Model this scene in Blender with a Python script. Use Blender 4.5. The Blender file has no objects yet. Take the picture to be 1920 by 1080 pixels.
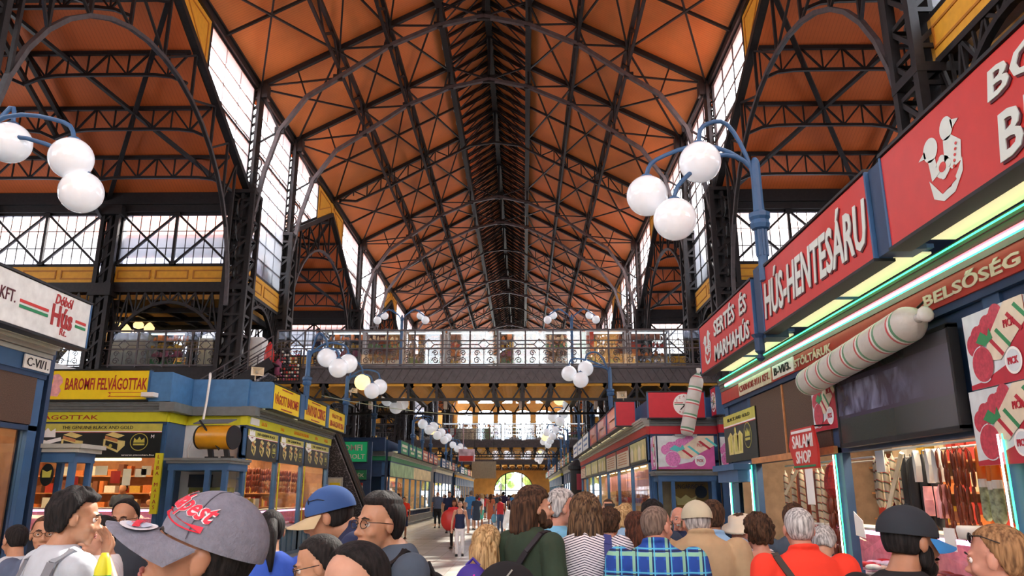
import bpy, math, random
from mathutils import Vector, Matrix
random.seed(7)
sc = bpy.context.scene
C = sc.collection
# ------------------------------------------------ camera, sky, sun, exposure
FPX = 1450.0                       # focal length in pixels of the 1920 px wide frame
PITCH = math.radians(14.907); YAW = math.radians(0.84); CAMZ = 1.75
cd = bpy.data.cameras.new('camera'); cam = bpy.data.objects.new('camera', cd); C.objects.link(cam)
cd.sensor_width = 36.0; cd.lens = FPX / 1920 * 36.0; cd.clip_start = .05; cd.clip_end = 600
cam.location = (0, 0, CAMZ); cam.rotation_euler = (math.pi / 2 + PITCH, 0, YAW)
sc.camera = cam
w = bpy.data.worlds.new('world'); sc.world = w; w.use_nodes = True
nt = w.node_tree; bg = nt.nodes['Background']
tc = nt.nodes.new('ShaderNodeTexCoord'); nz = nt.nodes.new('ShaderNodeTexNoise'); nz.inputs['Scale'].default_value = 2.5; nz.inputs['Detail'].default_value = 5
cr = nt.nodes.new('ShaderNodeValToRGB'); cr.color_ramp.elements[0].color = (.62, .74, .95, 1); cr.color_ramp.elements[1].color = (1, 1, 1, 1)
cr.color_ramp.elements[0].position = .35; cr.color_ramp.elements[1].position = .6
nt.links.new(tc.outputs['Generated'], nz.inputs['Vector']); nt.links.new(nz.outputs['Fac'], cr.inputs['Fac']); nt.links.new(cr.outputs['Color'], bg.inputs['Color'])
bg.inputs['Strength'].default_value = 9.0
sl = bpy.data.lights.new('sun', 'SUN'); sl.energy = 22; sl.angle = math.radians(1.2); sl.color = (1, .93, .82)
so = bpy.data.objects.new('sun', sl); C.objects.link(so)
so.rotation_euler = Vector((-9.5, -14, -15)).to_track_quat('-Z', 'Y').to_euler()
sc.view_settings.view_transform = 'Standard'; sc.view_settings.look = 'None'
sc.view_settings.gamma = 1.0; sc.view_settings.use_curve_mapping = False
sc.view_settings.exposure = 0.18
sc.cycles.max_bounces = 10; sc.cycles.diffuse_bounces = 6; sc.cycles.glossy_bounces = 3
sc.cycles.transmission_bounces = 6; sc.cycles.transparent_max_bounces = 16
sc.cycles.caustics_reflective = False; sc.cycles.caustics_refractive = False
sc.cycles.sample_clamp_indirect = 6.0
# ------------------------------------------------ projection used to read places off the photograph
_c, _s = math.cos(PITCH), math.sin(PITCH); _cy, _sy = math.cos(YAW), math.sin(YAW)
_R = Vector((_cy, _sy, 0)); _F = Vector((-_sy * _c, _cy * _c, _s)); _U = Vector((_sy * _s, -_cy * _s, _c))
def at(px, py, X=None, Y=None, Z=None):
    d = _F + _R * ((px - 960) / FPX) + _U * ((540 - py) / FPX)
    if X is not None: t = X / d.x
    elif Y is not None: t = Y / d.y
    else: t = (Z - CAMZ) / d.z
    return Vector((d.x * t, d.y * t, CAMZ + d.z * t))
KIDS = {}
# ------------------------------------------------ mesh accumulator
class MB:
    def __init__(s): s.v = []; s.f = []
    def add(s, vs, fs):
        n = len(s.v); s.v += [tuple(v) for v in vs]; s.f += [tuple(i + n for i in f) for f in fs]; return s
    def box(s, x0, x1, y0, y1, z0, z1):
        return s.add([(x0,y0,z0),(x1,y0,z0),(x1,y1,z0),(x0,y1,z0),(x0,y0,z1),(x1,y0,z1),(x1,y1,z1),(x0,y1,z1)],
                     [(0,3,2,1),(4,5,6,7),(0,1,5,4),(1,2,6,5),(2,3,7,6),(3,0,4,7)])
    def bar(s, a, b, w, h=None, up=(0,0,1)):
        h = h or w; a = Vector(a); b = Vector(b); d = (b - a)
        if d.length < 1e-6: return s
        d.normalize(); u = Vector(up)
        if abs(d.dot(u)) > .98: u = Vector((0,1,0))
        x = d.cross(u).normalized(); y = x.cross(d)
        vs = [p + x*(i*w/2) + y*(j*h/2) for p in (a, b) for i, j in ((-1,-1),(1,-1),(1,1),(-1,1))]
        return s.add(vs, [(0,3,2,1),(4,5,6,7),(0,1,5,4),(1,2,6,5),(2,3,7,6),(3,0,4,7)])
    def path(s, pts, w, h=None, up=(0,0,1)):
        for a, b in zip(pts, pts[1:]): s.bar(a, b, w, h, up)
        return s
    def tube(s, pts, r, n=8, cap=True):
        pts = [Vector(p) for p in pts]; m = len(pts); rs = r if isinstance(r, (list, tuple)) else [r] * m
        vs = []; px = None
        for i, p in enumerate(pts):
            d = (pts[min(i+1, m-1)] - pts[max(i-1, 0)]).normalized()
            if px is None:
                px = d.cross(Vector((0,0,1)) if abs(d.z) < .9 else Vector((1,0,0))).normalized()
            else:
                px = (px - d * px.dot(d)).normalized()
            py = d.cross(px)
            for k in range(n):
                a = 2*math.pi*k/n; vs.append(p + (px*math.cos(a) + py*math.sin(a)) * rs[i])
        fs = [(i*n+k, i*n+(k+1) % n, (i+1)*n+(k+1) % n, (i+1)*n+k) for i in range(m-1) for k in range(n)]
        if cap: fs += [tuple(reversed(range(n))), tuple(range((m-1)*n, m*n))]
        return s.add(vs, fs)
    def ell(s, c, r, n=16, m=10, rot=None):
        c = Vector(c); r = (r, r, r) if isinstance(r, (int, float)) else r; vs = []; fs = []
        for i in range(m+1):
            t = math.pi*i/m
            for k in range(n):
                a = 2*math.pi*k/n
                p = Vector((r[0]*math.sin(t)*math.cos(a), r[1]*math.sin(t)*math.sin(a), r[2]*math.cos(t)))
                vs.append(c + (rot @ p if rot else p))
        fs = [(i*n+k, (i+1)*n+k, (i+1)*n+(k+1) % n, i*n+(k+1) % n) for i in range(m) for k in range(n)]
        return s.add(vs, fs)
    def loft(s, rings, n=20):
        """rings: (cx, cy, z, rx, ry)"""
        vs = [(cx + rx*math.cos(2*math.pi*k/n), cy + ry*math.sin(2*math.pi*k/n), z) for cx, cy, z, rx, ry in rings for k in range(n)]
        m = len(rings)
        fs = [(i*n+k, i*n+(k+1) % n, (i+1)*n+(k+1) % n, (i+1)*n+k) for i in range(m-1) for k in range(n)]
        fs += [tuple(reversed(range(n))), tuple(range((m-1)*n, m*n))]
        return s.add(vs, fs)
    def lathe(s, prof, c=(0,0,0), n=20):
        return s.loft([(c[0], c[1], c[2]+z, r, r) for r, z in prof], n)
    def prism(s, poly, axis, a, b):
        """poly of 2-D points extruded along axis 'x','y' or 'z' from a to b"""
        def P(u, v, t): return {'x': (t,u,v), 'y': (u,t,v), 'z': (u,v,t)}[axis]
        n = len(poly); vs = [P(u,v,a) for u,v in poly] + [P(u,v,b) for u,v in poly]
        return s.add(vs, [tuple(range(n)), tuple(reversed(range(n, 2*n)))] + [(i, i+n, (i+1) % n+n, (i+1) % n) for i in range(n)])
    def quad(s, a, b, c, d): return s.add([a,b,c,d], [(0,1,2,3)])
    def slab(s, a, b, c, d, t):
        """quad thickened along its normal by t"""
        a, b, c, d = map(Vector, (a,b,c,d)); n = (b-a).cross(d-a).normalized()*t
        return s.add([a,b,c,d,a+n,b+n,c+n,d+n], [(3,2,1,0),(4,5,6,7),(0,1,5,4),(1,2,6,5),(2,3,7,6),(3,0,4,7)])
    def mesh(s, off=None):
        me = bpy.data.meshes.new('m')
        if off is not None: s.v = [(x-off.x, y-off.y, z-off.z) for x,y,z in s.v]
        me.from_pydata(s.v, [], s.f); me.update(); return me
    def build(s, name, m, parent=None, local=False, smooth=False, fix=False):
        off = None if (parent is None or local) else origin(parent)
        me = s.mesh(off)
        if fix:
            import bmesh
            bm = bmesh.new(); bm.from_mesh(me); bmesh.ops.recalc_face_normals(bm, faces=bm.faces); bm.to_mesh(me); bm.free()
        if smooth: me.shade_smooth()
        me.materials.append(m)
        return link(name, me, parent)
def link(name, me, parent=None):
    me.name = name
    o = bpy.data.objects.new(name, me); C.objects.link(o)
    if parent: o.parent = parent; KIDS.setdefault(parent.name, []).append(o)
    return o
def origin(o):
    p = Vector(o.location)
    while o.parent: o = o.parent; p = p + o.location
    return p
def tag(o, label, cat, group=None, kind=None):
    o['label'] = label; o['category'] = cat
    if group: o['group'] = group
    if kind: o['kind'] = kind
    return o
def thing(name, label, cat, loc=(0,0,0), rz=0, group=None):
    o = bpy.data.objects.new(name, None); C.objects.link(o); o.location = loc; o.rotation_euler = (0,0,rz); o.empty_display_size = .1
    return tag(o, label, cat, group)
def struct(o): o['kind'] = 'structure'; return o
def copy_tree(o, parent=None):
    c = o.copy(); C.objects.link(c); c.parent = parent
    if parent: KIDS.setdefault(parent.name, []).append(c)
    for ch in list(KIDS.get(o.name, [])): copy_tree(ch, c)
    return c
def clone(o, loc, rz=None, label=None, group=None, name=None):
    c = copy_tree(o); c.location = loc
    if rz is not None: c.rotation_euler = (0, 0, rz)
    if label: c['label'] = label
    if group: c['group'] = group
    if name: c.name = name
    return c
# ------------------------------------------------ materials
def mat(name, col, rough=.6, metal=0.0, var=.12, vs=6.0, bump=0.0, bs=40.0, emit=None, es=0.0, coat=0.0, spec=.5, sub=0.0):
    m = bpy.data.materials.new(name); m.use_nodes = True; t = m.node_tree; b = t.nodes['Principled BSDF']
    b.inputs['Roughness'].default_value = rough; b.inputs['Metallic'].default_value = metal
    b.inputs['Specular IOR Level'].default_value = spec; b.inputs['Coat Weight'].default_value = coat
    if sub: b.inputs['Subsurface Weight'].default_value = sub; b.inputs['Subsurface Radius'].default_value = (.02,.008,.004)
    col = tuple(col)[:3]
    co = t.nodes.new('ShaderNodeTexCoord')
    n = t.nodes.new('ShaderNodeTexNoise'); n.inputs['Scale'].default_value = vs; n.inputs['Detail'].default_value = 4
    r = t.nodes.new('ShaderNodeValToRGB'); e = r.color_ramp.elements
    e[0].position = .3; e[1].position = .7
    e[0].color = tuple(c*(1-var) for c in col)+(1,); e[1].color = tuple(min(1, c*(1+var)) for c in col)+(1,)
    t.links.new(co.outputs['Object'], n.inputs['Vector']); t.links.new(n.outputs['Fac'], r.inputs['Fac']); t.links.new(r.outputs['Color'], b.inputs['Base Color'])
    if bump:
        n2 = t.nodes.new('ShaderNodeTexNoise'); n2.inputs['Scale'].default_value = bs; n2.inputs['Detail'].default_value = 3
        bp = t.nodes.new('ShaderNodeBump'); bp.inputs['Strength'].default_value = bump; bp.inputs['Distance'].default_value = .01
        t.links.new(co.outputs['Object'], n2.inputs['Vector']); t.links.new(n2.outputs['Fac'], bp.inputs['Height']); t.links.new(bp.outputs['Normal'], b.inputs['Normal'])
    if emit: b.inputs['Emission Color'].default_value = tuple(emit)+(1,); b.inputs['Emission Strength'].default_value = es
    return m
def N(m, kind, **kw):
    n = m.node_tree.nodes.new(kind)
    for k, v in kw.items():
        if k in n.inputs: n.inputs[k].default_value = v
        else: setattr(n, k, v)
    return n
def L(m, a, b): m.node_tree.links.new(a, b)
def srgb(r, g, b): return tuple((c/255/12.92 if c/255 <= .04045 else ((c/255+.055)/1.055)**2.4) for c in (r,g,b))
def M8(name, r, g, b, **kw): return mat(name, srgb(r,g,b), **kw)
def math_(m, op, a, b=None, c=None):
    n = N(m, 'ShaderNodeMath', operation=op)
    for i, v in enumerate((a,b,c)):
        if v is None: continue
        if hasattr(v, 'is_linked'): L(m, v, n.inputs[i])
        else: n.inputs[i].default_value = v
    return n.outputs[0]
def mixc(m, fac, a, b):
    n = N(m, 'ShaderNodeMix', data_type='RGBA'); L(m, fac, n.inputs['Factor'])
    for i, v in ((6, a), (7, b)):
        if hasattr(v, 'is_linked'): L(m, v, n.inputs[i])
        else: n.inputs[i].default_value = tuple(v)[:3] + (1,)
    return n.outputs[2]
def pattern(name, fn, rough=.8, bump=0, **kw):
    """material whose base colour is fn(m, x, y, z) of object coordinates"""
    m = mat(name, (.5,.5,.5), rough=rough, bump=bump, **kw); b = m.node_tree.nodes['Principled BSDF']
    co = N(m, 'ShaderNodeTexCoord'); sp = N(m, 'ShaderNodeSeparateXYZ'); L(m, co.outputs['Object'], sp.inputs[0])
    L(m, fn(m, sp.outputs[0], sp.outputs[1], sp.outputs[2], co.outputs['Object']), b.inputs['Base Color']); return m
def boards(name, col, axis, pitch=.13, dark=.45, rough=.55):
    def fn(m, x, y, z, co):
        a = (x, y, z)[axis]
        fr = math_(m, 'FRACT', math_(m, 'MULTIPLY', a, 1/pitch)); g = math_(m, 'LESS_THAN', fr, .12)
        n = N(m, 'ShaderNodeTexNoise', Scale=.35, Detail=5.0); L(m, co, n.inputs['Vector'])
        n2 = N(m, 'ShaderNodeTexNoise', Scale=3.0, Detail=3.0); L(m, co, n2.inputs['Vector'])
        rr = N(m, 'ShaderNodeMapRange'); L(m, n.outputs['Fac'], rr.inputs[0]); rr.inputs[1].default_value = .3; rr.inputs[2].default_value = .7
        c1 = mixc(m, rr.outputs[0], tuple(c*.78 for c in col), tuple(min(1, c*1.15) for c in col))
        c2 = mixc(m, math_(m, 'MULTIPLY', n2.outputs['Fac'], .3), c1, tuple(c*.6 for c in col))
        return mixc(m, math_(m, 'MULTIPLY', g, dark), c2, tuple(c*.35 for c in col))
    return pattern(name, fn, rough=rough)
def glass_mat(name, tint=(1,1,1), gloss=.08, trans=0.0):
    m = bpy.data.materials.new(name); m.use_nodes = True; t = m.node_tree
    for n in list(t.nodes): t.nodes.remove(n)
    o = t.nodes.new('ShaderNodeOutputMaterial'); tr = t.nodes.new('ShaderNodeBsdfTransparent'); tr.inputs[0].default_value = tuple(tint)+(1,)
    g = t.nodes.new('ShaderNodeBsdfGlossy'); g.inputs['Roughness'].default_value = .03
    lw = t.nodes.new('ShaderNodeLayerWeight'); lw.inputs[0].default_value = .5
    fr = t.nodes.new('ShaderNodeMath'); fr.operation = 'POWER'; fr.inputs[1].default_value = 5.0; t.links.new(lw.outputs['Facing'], fr.inputs[0])
    mx = t.nodes.new('ShaderNodeMixShader'); ad = t.nodes.new('ShaderNodeMath'); ad.operation = 'MULTIPLY_ADD'; ad.inputs[1].default_value = .6; ad.inputs[2].default_value = gloss*.6
    t.links.new(fr.outputs[0], ad.inputs[0]); t.links.new(ad.outputs[0], mx.inputs[0]); t.links.new(tr.outputs[0], mx.inputs[1]); t.links.new(g.outputs[0], mx.inputs[2])
    last = mx
    if trans:
        tl = t.nodes.new('ShaderNodeBsdfTranslucent'); tl.inputs[0].default_value = tuple(tint)+(1,); m2 = t.nodes.new('ShaderNodeMixShader'); m2.inputs[0].default_value = trans
        t.links.new(mx.outputs[0], m2.inputs[1]); t.links.new(tl.outputs[0], m2.inputs[2]); last = m2
    t.links.new(last.outputs[0], o.inputs[0]); return m
def glow(name, col, s): return mat(name, col, emit=col, es=s, var=0)
IRON = M8('dark_iron', 34, 31, 31, rough=.5, metal=.3, var=.3, vs=9)
IRON2 = M8('grey_iron', 84, 79, 80, rough=.5, metal=.3, var=.25, vs=5)
CREAM = M8('cream', 226, 218, 190, rough=.6)
OCHRE = M8('ochre_panel', 220, 160, 44, rough=.6, var=.08)
OCHRED = M8('ochre_line', 176, 112, 30, rough=.6)
OCHREW = M8('ochre_wall', 190, 138, 66, rough=.8, var=.15, vs=1.5)
ROOFN = boards('nave_boards', srgb(222, 134, 70), 1)
ROOFT = boards('aisle_boards', srgb(200, 98, 42), 0)
ROOFT2 = boards('aisle_boards_cross', srgb(200, 98, 42), 2)
LAV = M8('lead_roof', 170, 172, 200, rough=.5, var=.1)
BLUE = M8('stall_blue', 56, 96, 138, rough=.45, var=.1, vs=4)
BLUED = M8('stall_navy', 36, 62, 96, rough=.5, var=.12)
GREYM = M8('grey_moulding', 112, 118, 118, rough=.55, var=.12)
GREYL = M8('light_moulding', 176, 176, 166, rough=.55, var=.08)
BLACK = M8('black_paint', 22, 22, 26, rough=.5)
WHITE = M8('white_paint', 236, 236, 232, rough=.5, var=.04)
RED = M8('sign_red', 200, 50, 46, rough=.4, var=.05)
REDB = M8('band_red', 176, 52, 40, rough=.5, var=.08)
CRIM = M8('crimson', 206, 26, 48, rough=.45, var=.05)
YEL = M8('sign_yellow', 246, 214, 28, rough=.45, var=.04)
YELG = M8('band_yellow', 216, 214, 40, rough=.5, var=.05)
GREEN = M8('sign_green', 30, 132, 84, rough=.5)
DKRED = M8('letter_red', 168, 40, 40, rough=.5)
GLASS = glass_mat('clear_glass', (.97,.99,.98), .06)
PANE = glass_mat('hall_pane', (.97,.98,1), .05, .25)
SHOWG = glass_mat('case_glass', (.93,.96,.96), .10)
CANV = glow('lit_canopy', (1, .9, .55), .42)
TUBE = glow('tube_light', (1, .78, .45), 9)
WARM = glow('warm_lamp', (1, .72, .34), 6)
COOL = glow('led_white', (1, 1, 1), 3.5)
LEDG = glow('led_green', (.05, 1, .35), 3)
LEDR = glow('led_red', (1, .12, .16), 3)
PINKL = glow('pink_tube', (1, .45, .75), 5)
# ------------------------------------------------ lettering (font curves turned into meshes)
_dg = None
def text_mesh(s, h, width=None, bold=.0, ext=.004, shear=0.0, align='CENTER'):
    cu = bpy.data.curves.new('t', 'FONT'); cu.body = s; cu.size = 1; cu.extrude = ext/h; cu.offset = bold; cu.align_x = align; cu.align_y = 'CENTER'; cu.shear = shear; cu.resolution_u = 2; cu.space_line = .8
    o = bpy.data.objects.new('t', cu); me = bpy.data.meshes.new_from_object(o); bpy.data.objects.remove(o); bpy.data.curves.remove(cu)
    xs = [v.co.x for v in me.vertices] or [0, 1]; ys = [v.co.y for v in me.vertices] or [0, 1]
    W = max(xs)-min(xs) or 1; Hh = max(ys)-min(ys) or 1; cx = (max(xs)+min(xs))/2; cy = (max(ys)+min(ys))/2
    ky = h/Hh; kx = (width/W) if width else ky
    for v in me.vertices: v.co = ((v.co.x-cx)*kx, (v.co.y-cy)*ky, v.co.z*h)
    return me
def frame_matrix(p, xdir, normal):
    x = Vector(xdir).normalized(); z = Vector(normal).normalized(); y = z.cross(x).normalized()
    return Matrix(((x.x,y.x,z.x,p[0]),(x.y,y.y,z.y,p[1]),(x.z,y.z,z.z,p[2]),(0,0,0,1)))
def letter(s, h, p, xdir, normal, m, parent, width=None, name='lettering', **kw):
    """lettering centred at p on a face with the given reading direction and outward normal"""
    me = text_mesh(s, h, width, **kw); me.transform(frame_matrix(Vector(p)-origin(parent) + Vector(normal).normalized()*.006, xdir, normal)); me.materials.append(m)
    return link(name, me, parent)
def flat(poly, p, xdir, normal, m, parent, name, t=.004, lift=.004):
    """flat printed shape: polygon (u, v) on a face"""
    M = frame_matrix(Vector(p)-origin(parent)+Vector(normal).normalized()*lift, xdir, normal)
    b = MB(); polys = poly if isinstance(poly[0][0], (list, tuple)) else [poly]
    for pl in polys: b.add([M @ Vector((u,v,z)) for z in (0, t) for u, v in pl], [tuple(range(len(pl), 2*len(pl)))] + [(i, (i+1) % len(pl), (i+1) % len(pl)+len(pl), i+len(pl)) for i in range(len(pl))])
    return b.build(name, m, parent, local=True)
def disc(cx, cy, rx, ry=None, n=24, a0=0, a1=360):
    ry = ry or rx; return [(cx+rx*math.cos(math.radians(a0+(a1-a0)*k/(n if a1-a0 >= 360 else n-1))), cy+ry*math.sin(math.radians(a0+(a1-a0)*k/(n if a1-a0 >= 360 else n-1)))) for k in range(n)]
# ================================================ THE HALL
NX = -1.7; HW = 9.8; EAVE = 18.9; SL = .535; PER = 21.5; TW = 5.4
PAIRS = [-13 + PER*k for k in range(7)]          # paired frames at Y and Y + TW
def roofz(d): return EAVE + (HW - abs(d)) * SL
def lace(mb, A, B, n, w):
    """zigzag between two polylines A and B sampled n times"""
    def samp(P, t):
        f = t*(len(P)-1); i = min(int(f), len(P)-2); return Vector(P[i]).lerp(Vector(P[i+1]), f-i)
    for i in range(n):
        a, b = (A, B) if i % 2 == 0 else (B, A)
        mb.bar(samp(a, i/n), samp(b, (i+1)/n), w)
        mb.bar(samp(A, i/n), samp(B, i/n), w*.8)
    return mb
_wn = [0]
def window_obj(x=None, y=None, z=None, u0=0, u1=1, z0=0, z1=1, cols=3, rows=3, fw=.12, mw=.035, poly=None, xbrace=0, rails=(), glass=None):
    """glazed window in the plane X=x (u is Y) or Y=y (u is X)"""
    _wn[0] += 1
    m = MB(); P = (lambda u, v, o=0: (x+o, u, v)) if x is not None else (lambda u, v, o=0: (u, y+o, v))
    up = (1,0,0) if x is not None else (0,1,0)
    def zlim(u):            # top / bottom clip by a sloped lower edge
        return poly(u) if poly else z0
    def B(a, b, w, h=None): m.bar(P(*a), P(*b), w, h or w, up=up)
    B((u0, zlim(u0)), (u0, z1), fw); B((u1, zlim(u1)), (u1, z1), fw); B((u0, z1), (u1, z1), fw); B((u0, zlim(u0)), (u1, zlim(u1)), fw)
    for i in range(1, cols):
        u = u0+(u1-u0)*i/cols; B((u, zlim(u)), (u, z1), mw)
    for j in range(1, rows):
        zz = z0+(z1-z0)*j/rows
        if poly:
            us = [u0+(u1-u0)*k/40 for k in range(41) if poly(u0+(u1-u0)*k/40) <= zz]
            if len(us) > 1: B((us[0], zz), (us[-1], zz), mw)
        else: B((u0, zz), (u1, zz), mw)
    for r in rails:
        if poly:
            us = [u0+(u1-u0)*k/40 for k in range(41) if poly(u0+(u1-u0)*k/40) <= r]
            if len(us) > 1: B((us[0], r), (us[-1], r), .1)
        else: B((u0, r), (u1, r), .1)
    if xbrace:
        n = xbrace
        for i in range(n):
            a = u0+(u1-u0)*i/n; b = u0+(u1-u0)*(i+1)/n; o = -.12
            m.bar(P(a, z0, o), P(b, z1, o), .09, up=up); m.bar(P(b, z0, o), P(a, z1, o), .09, up=up)
            if i: m.bar(P(a, z0, o), P(a, z1, o), .11, up=up)
            for q in (a, b): m.bar(P(q-.12, z0+.05, o), P(q+.12, z0+.05, o), .14, up=up); m.bar(P(q-.12, z1-.05, o), P(q+.12, z1-.05, o), .14, up=up)
    f = struct(m.build('window_%d' % _wn[0], IRON))
    g = MB()
    q = [P(u0, zlim(u0), .03), P(u1, zlim(u1), .03), P(u1, z1, .03), P(u0, z1, .03)]
    g.add(q, [(0,1,2,3)]); g.build('pane', glass or PANE, f)
    return f
def rename_window(o):
    _wn[0] += 1; o.name = 'window_%d' % _wn[0]; return o
# ---- floor
def floor_fn(m, x, y, z, co):
    def tile(a, s):
        f = math_(m, 'FRACT', math_(m, 'MULTIPLY', a, 1/s)); return math_(m, 'LESS_THAN', f, .03)
    g = math_(m, 'MAXIMUM', tile(x, .6), tile(y, .6))
    n = N(m, 'ShaderNodeTexNoise', Scale=.5, Detail=4.0); L(m, co, n.inputs['Vector'])
    wh = N(m, 'ShaderNodeTexWhiteNoise', noise_dimensions='2D'); cb = N(m, 'ShaderNodeCombineXYZ')
    L(m, math_(m, 'FLOOR', math_(m, 'MULTIPLY', x, 1/.6)), cb.inputs[0]); L(m, math_(m, 'FLOOR', math_(m, 'MULTIPLY', y, 1/.6)), cb.inputs[1]); L(m, cb.outputs[0], wh.inputs['Vector'])
    base = mixc(m, wh.outputs['Value'], srgb(186,184,176), srgb(204,202,194))
    base = mixc(m, math_(m, 'MULTIPLY', n.outputs['Fac'], .35), base, srgb(160,154,146))
    def band(a, c0, hw): return math_(m, 'LESS_THAN', math_(m, 'ABSOLUTE', math_(m, 'SUBTRACT', a, c0)), hw)
    b = math_(m, 'MAXIMUM', band(x, -5.4, .3), band(x, 2.4, .3))
    yy = math_(m, 'FRACT', math_(m, 'MULTIPLY', y, 1/10.75)); b2 = math_(m, 'LESS_THAN', yy, .05)
    base = mixc(m, math_(m, 'MULTIPLY', math_(m, 'MAXIMUM', b, b2), .55), base, srgb(120,92,84))
    return mixc(m, math_(m, 'MULTIPLY', g, .5), base, srgb(120,112,104))
FLOOR = pattern('stone_tiles', floor_fn, rough=.27, spec=.45)
b = MB(); b.box(-32, 27, -16, 123, -.2, 0); struct(b.build('floor', FLOOR))
# ---- nave roof shell
y0, y1 = PAIRS[0]-.4, PAIRS[-1]+TW
for s, nm in ((-1, 'left'), (1, 'right')):
    b = MB(); a = NX+s*(HW+.5); c = NX+s*2.0
    q = [(a, y0, roofz(HW+.5)), (a, y1, roofz(HW+.5)), (c, y1, roofz(2.0)), (c, y0, roofz(2.0))]
    b.slab(*(q if s > 0 else [q[1], q[0], q[3], q[2]]), .2)
    struct(b.build('ceiling_%s' % nm, ROOFN, fix=True))
    b = MB(); x = NX+s*2.0; zt = roofz(2.0)
    b.box(x-.05, x+.05, y0, y1, zt-.1, zt+.3); b.box(x-.05, x+.05, y0, y1, zt+.48, zt+.75)
    y = y0
    while y < y1: b.box(x-.06, x+.06, y, min(y+.86, y1), zt+.3, zt+.48); y += 1.075
    struct(b.build('trim_lantern_%s' % nm, IRON))
    b = MB(); q = [(NX+s*2.25, y0, zt+.7), (NX+s*2.25, y1, zt+.7), (NX, y1, zt+.7+2.25*.6), (NX, y0, zt+.7+2.25*.6)]
    b.slab(*(q if s > 0 else [q[1], q[0], q[3], q[2]]), .15)
    struct(b.build('ceiling_lantern_%s' % nm, ROOFN, fix=True))
b = MB()
y = y0
while y < y1: b.box(NX-2.2, NX-2.02, y+.3, y+.52, roofz(2.0)-.32, roofz(2.0)-.12); y += 1.6
struct(b.build('trim_white_lugs', WHITE))
LZ = roofz(2.0)+.7+2.25*.6
b = MB()
b.box(NX-.16, NX+.16, y0, y1, LZ-.45, LZ-.02)
y = y0
while y < y1:
    for s in (-1, 1):
        b.bar((NX+s*2.05, y, roofz(2.0)+.62), (NX, y, LZ-.12), .1, .16)
        b.bar((NX+s*2.0, y, roofz(2.0)-.05), (NX, y+1.07, LZ-.3), .06)
        b.bar((NX+s*2.0, y+1.07, roofz(2.0)-.05), (NX, y, LZ-.3), .05)
    y += 1.075
struct(b.build('beam_lantern_rafters', IRON))
# ---- longitudinal purlins
for d, nm in ((6.3, 'lower'), (4.15, 'upper'), (2.0, 'lantern')):
    for s, sd in ((-1, 'left'), (1, 'right')):
        t = MB(); zt = roofz(d)-.12; x = NX+s*d; zb = zt-.95
        t.bar((x, y0, zt), (x, y1, zt), .16, .2)
        if d > 2.5:
            t.bar((x, y0, zb), (x, y1, zb), .12, .12)
            n = int((y1-y0)/1.35)
            for i in range(n):
                ya = y0+(y1-y0)*i/n; yb = y0+(y1-y0)*(i+1)/n
                t.bar((x, ya, zt if i % 2 else zb), (x, yb, zb if i % 2 else zt), .07, .12)
        else: t.box(x-.14, x+.14, y0, y1, zt-.35, zt)
        struct(t.build('beam_purlin_%s_%s' % (nm, sd), IRON))
# ---- eave beams, gable edges
for s, sd in ((-1, 'left'), (1, 'right')):
    t = MB(); x = NX+s*HW; t.box(x-.18, x+.18, y0, y1, EAVE-.32, EAVE+.02); t.box(x-.26, x+.26, y0, y1, EAVE-.06, EAVE+.02)
    struct(t.build('beam_eave_%s' % sd, IRON))
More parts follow.
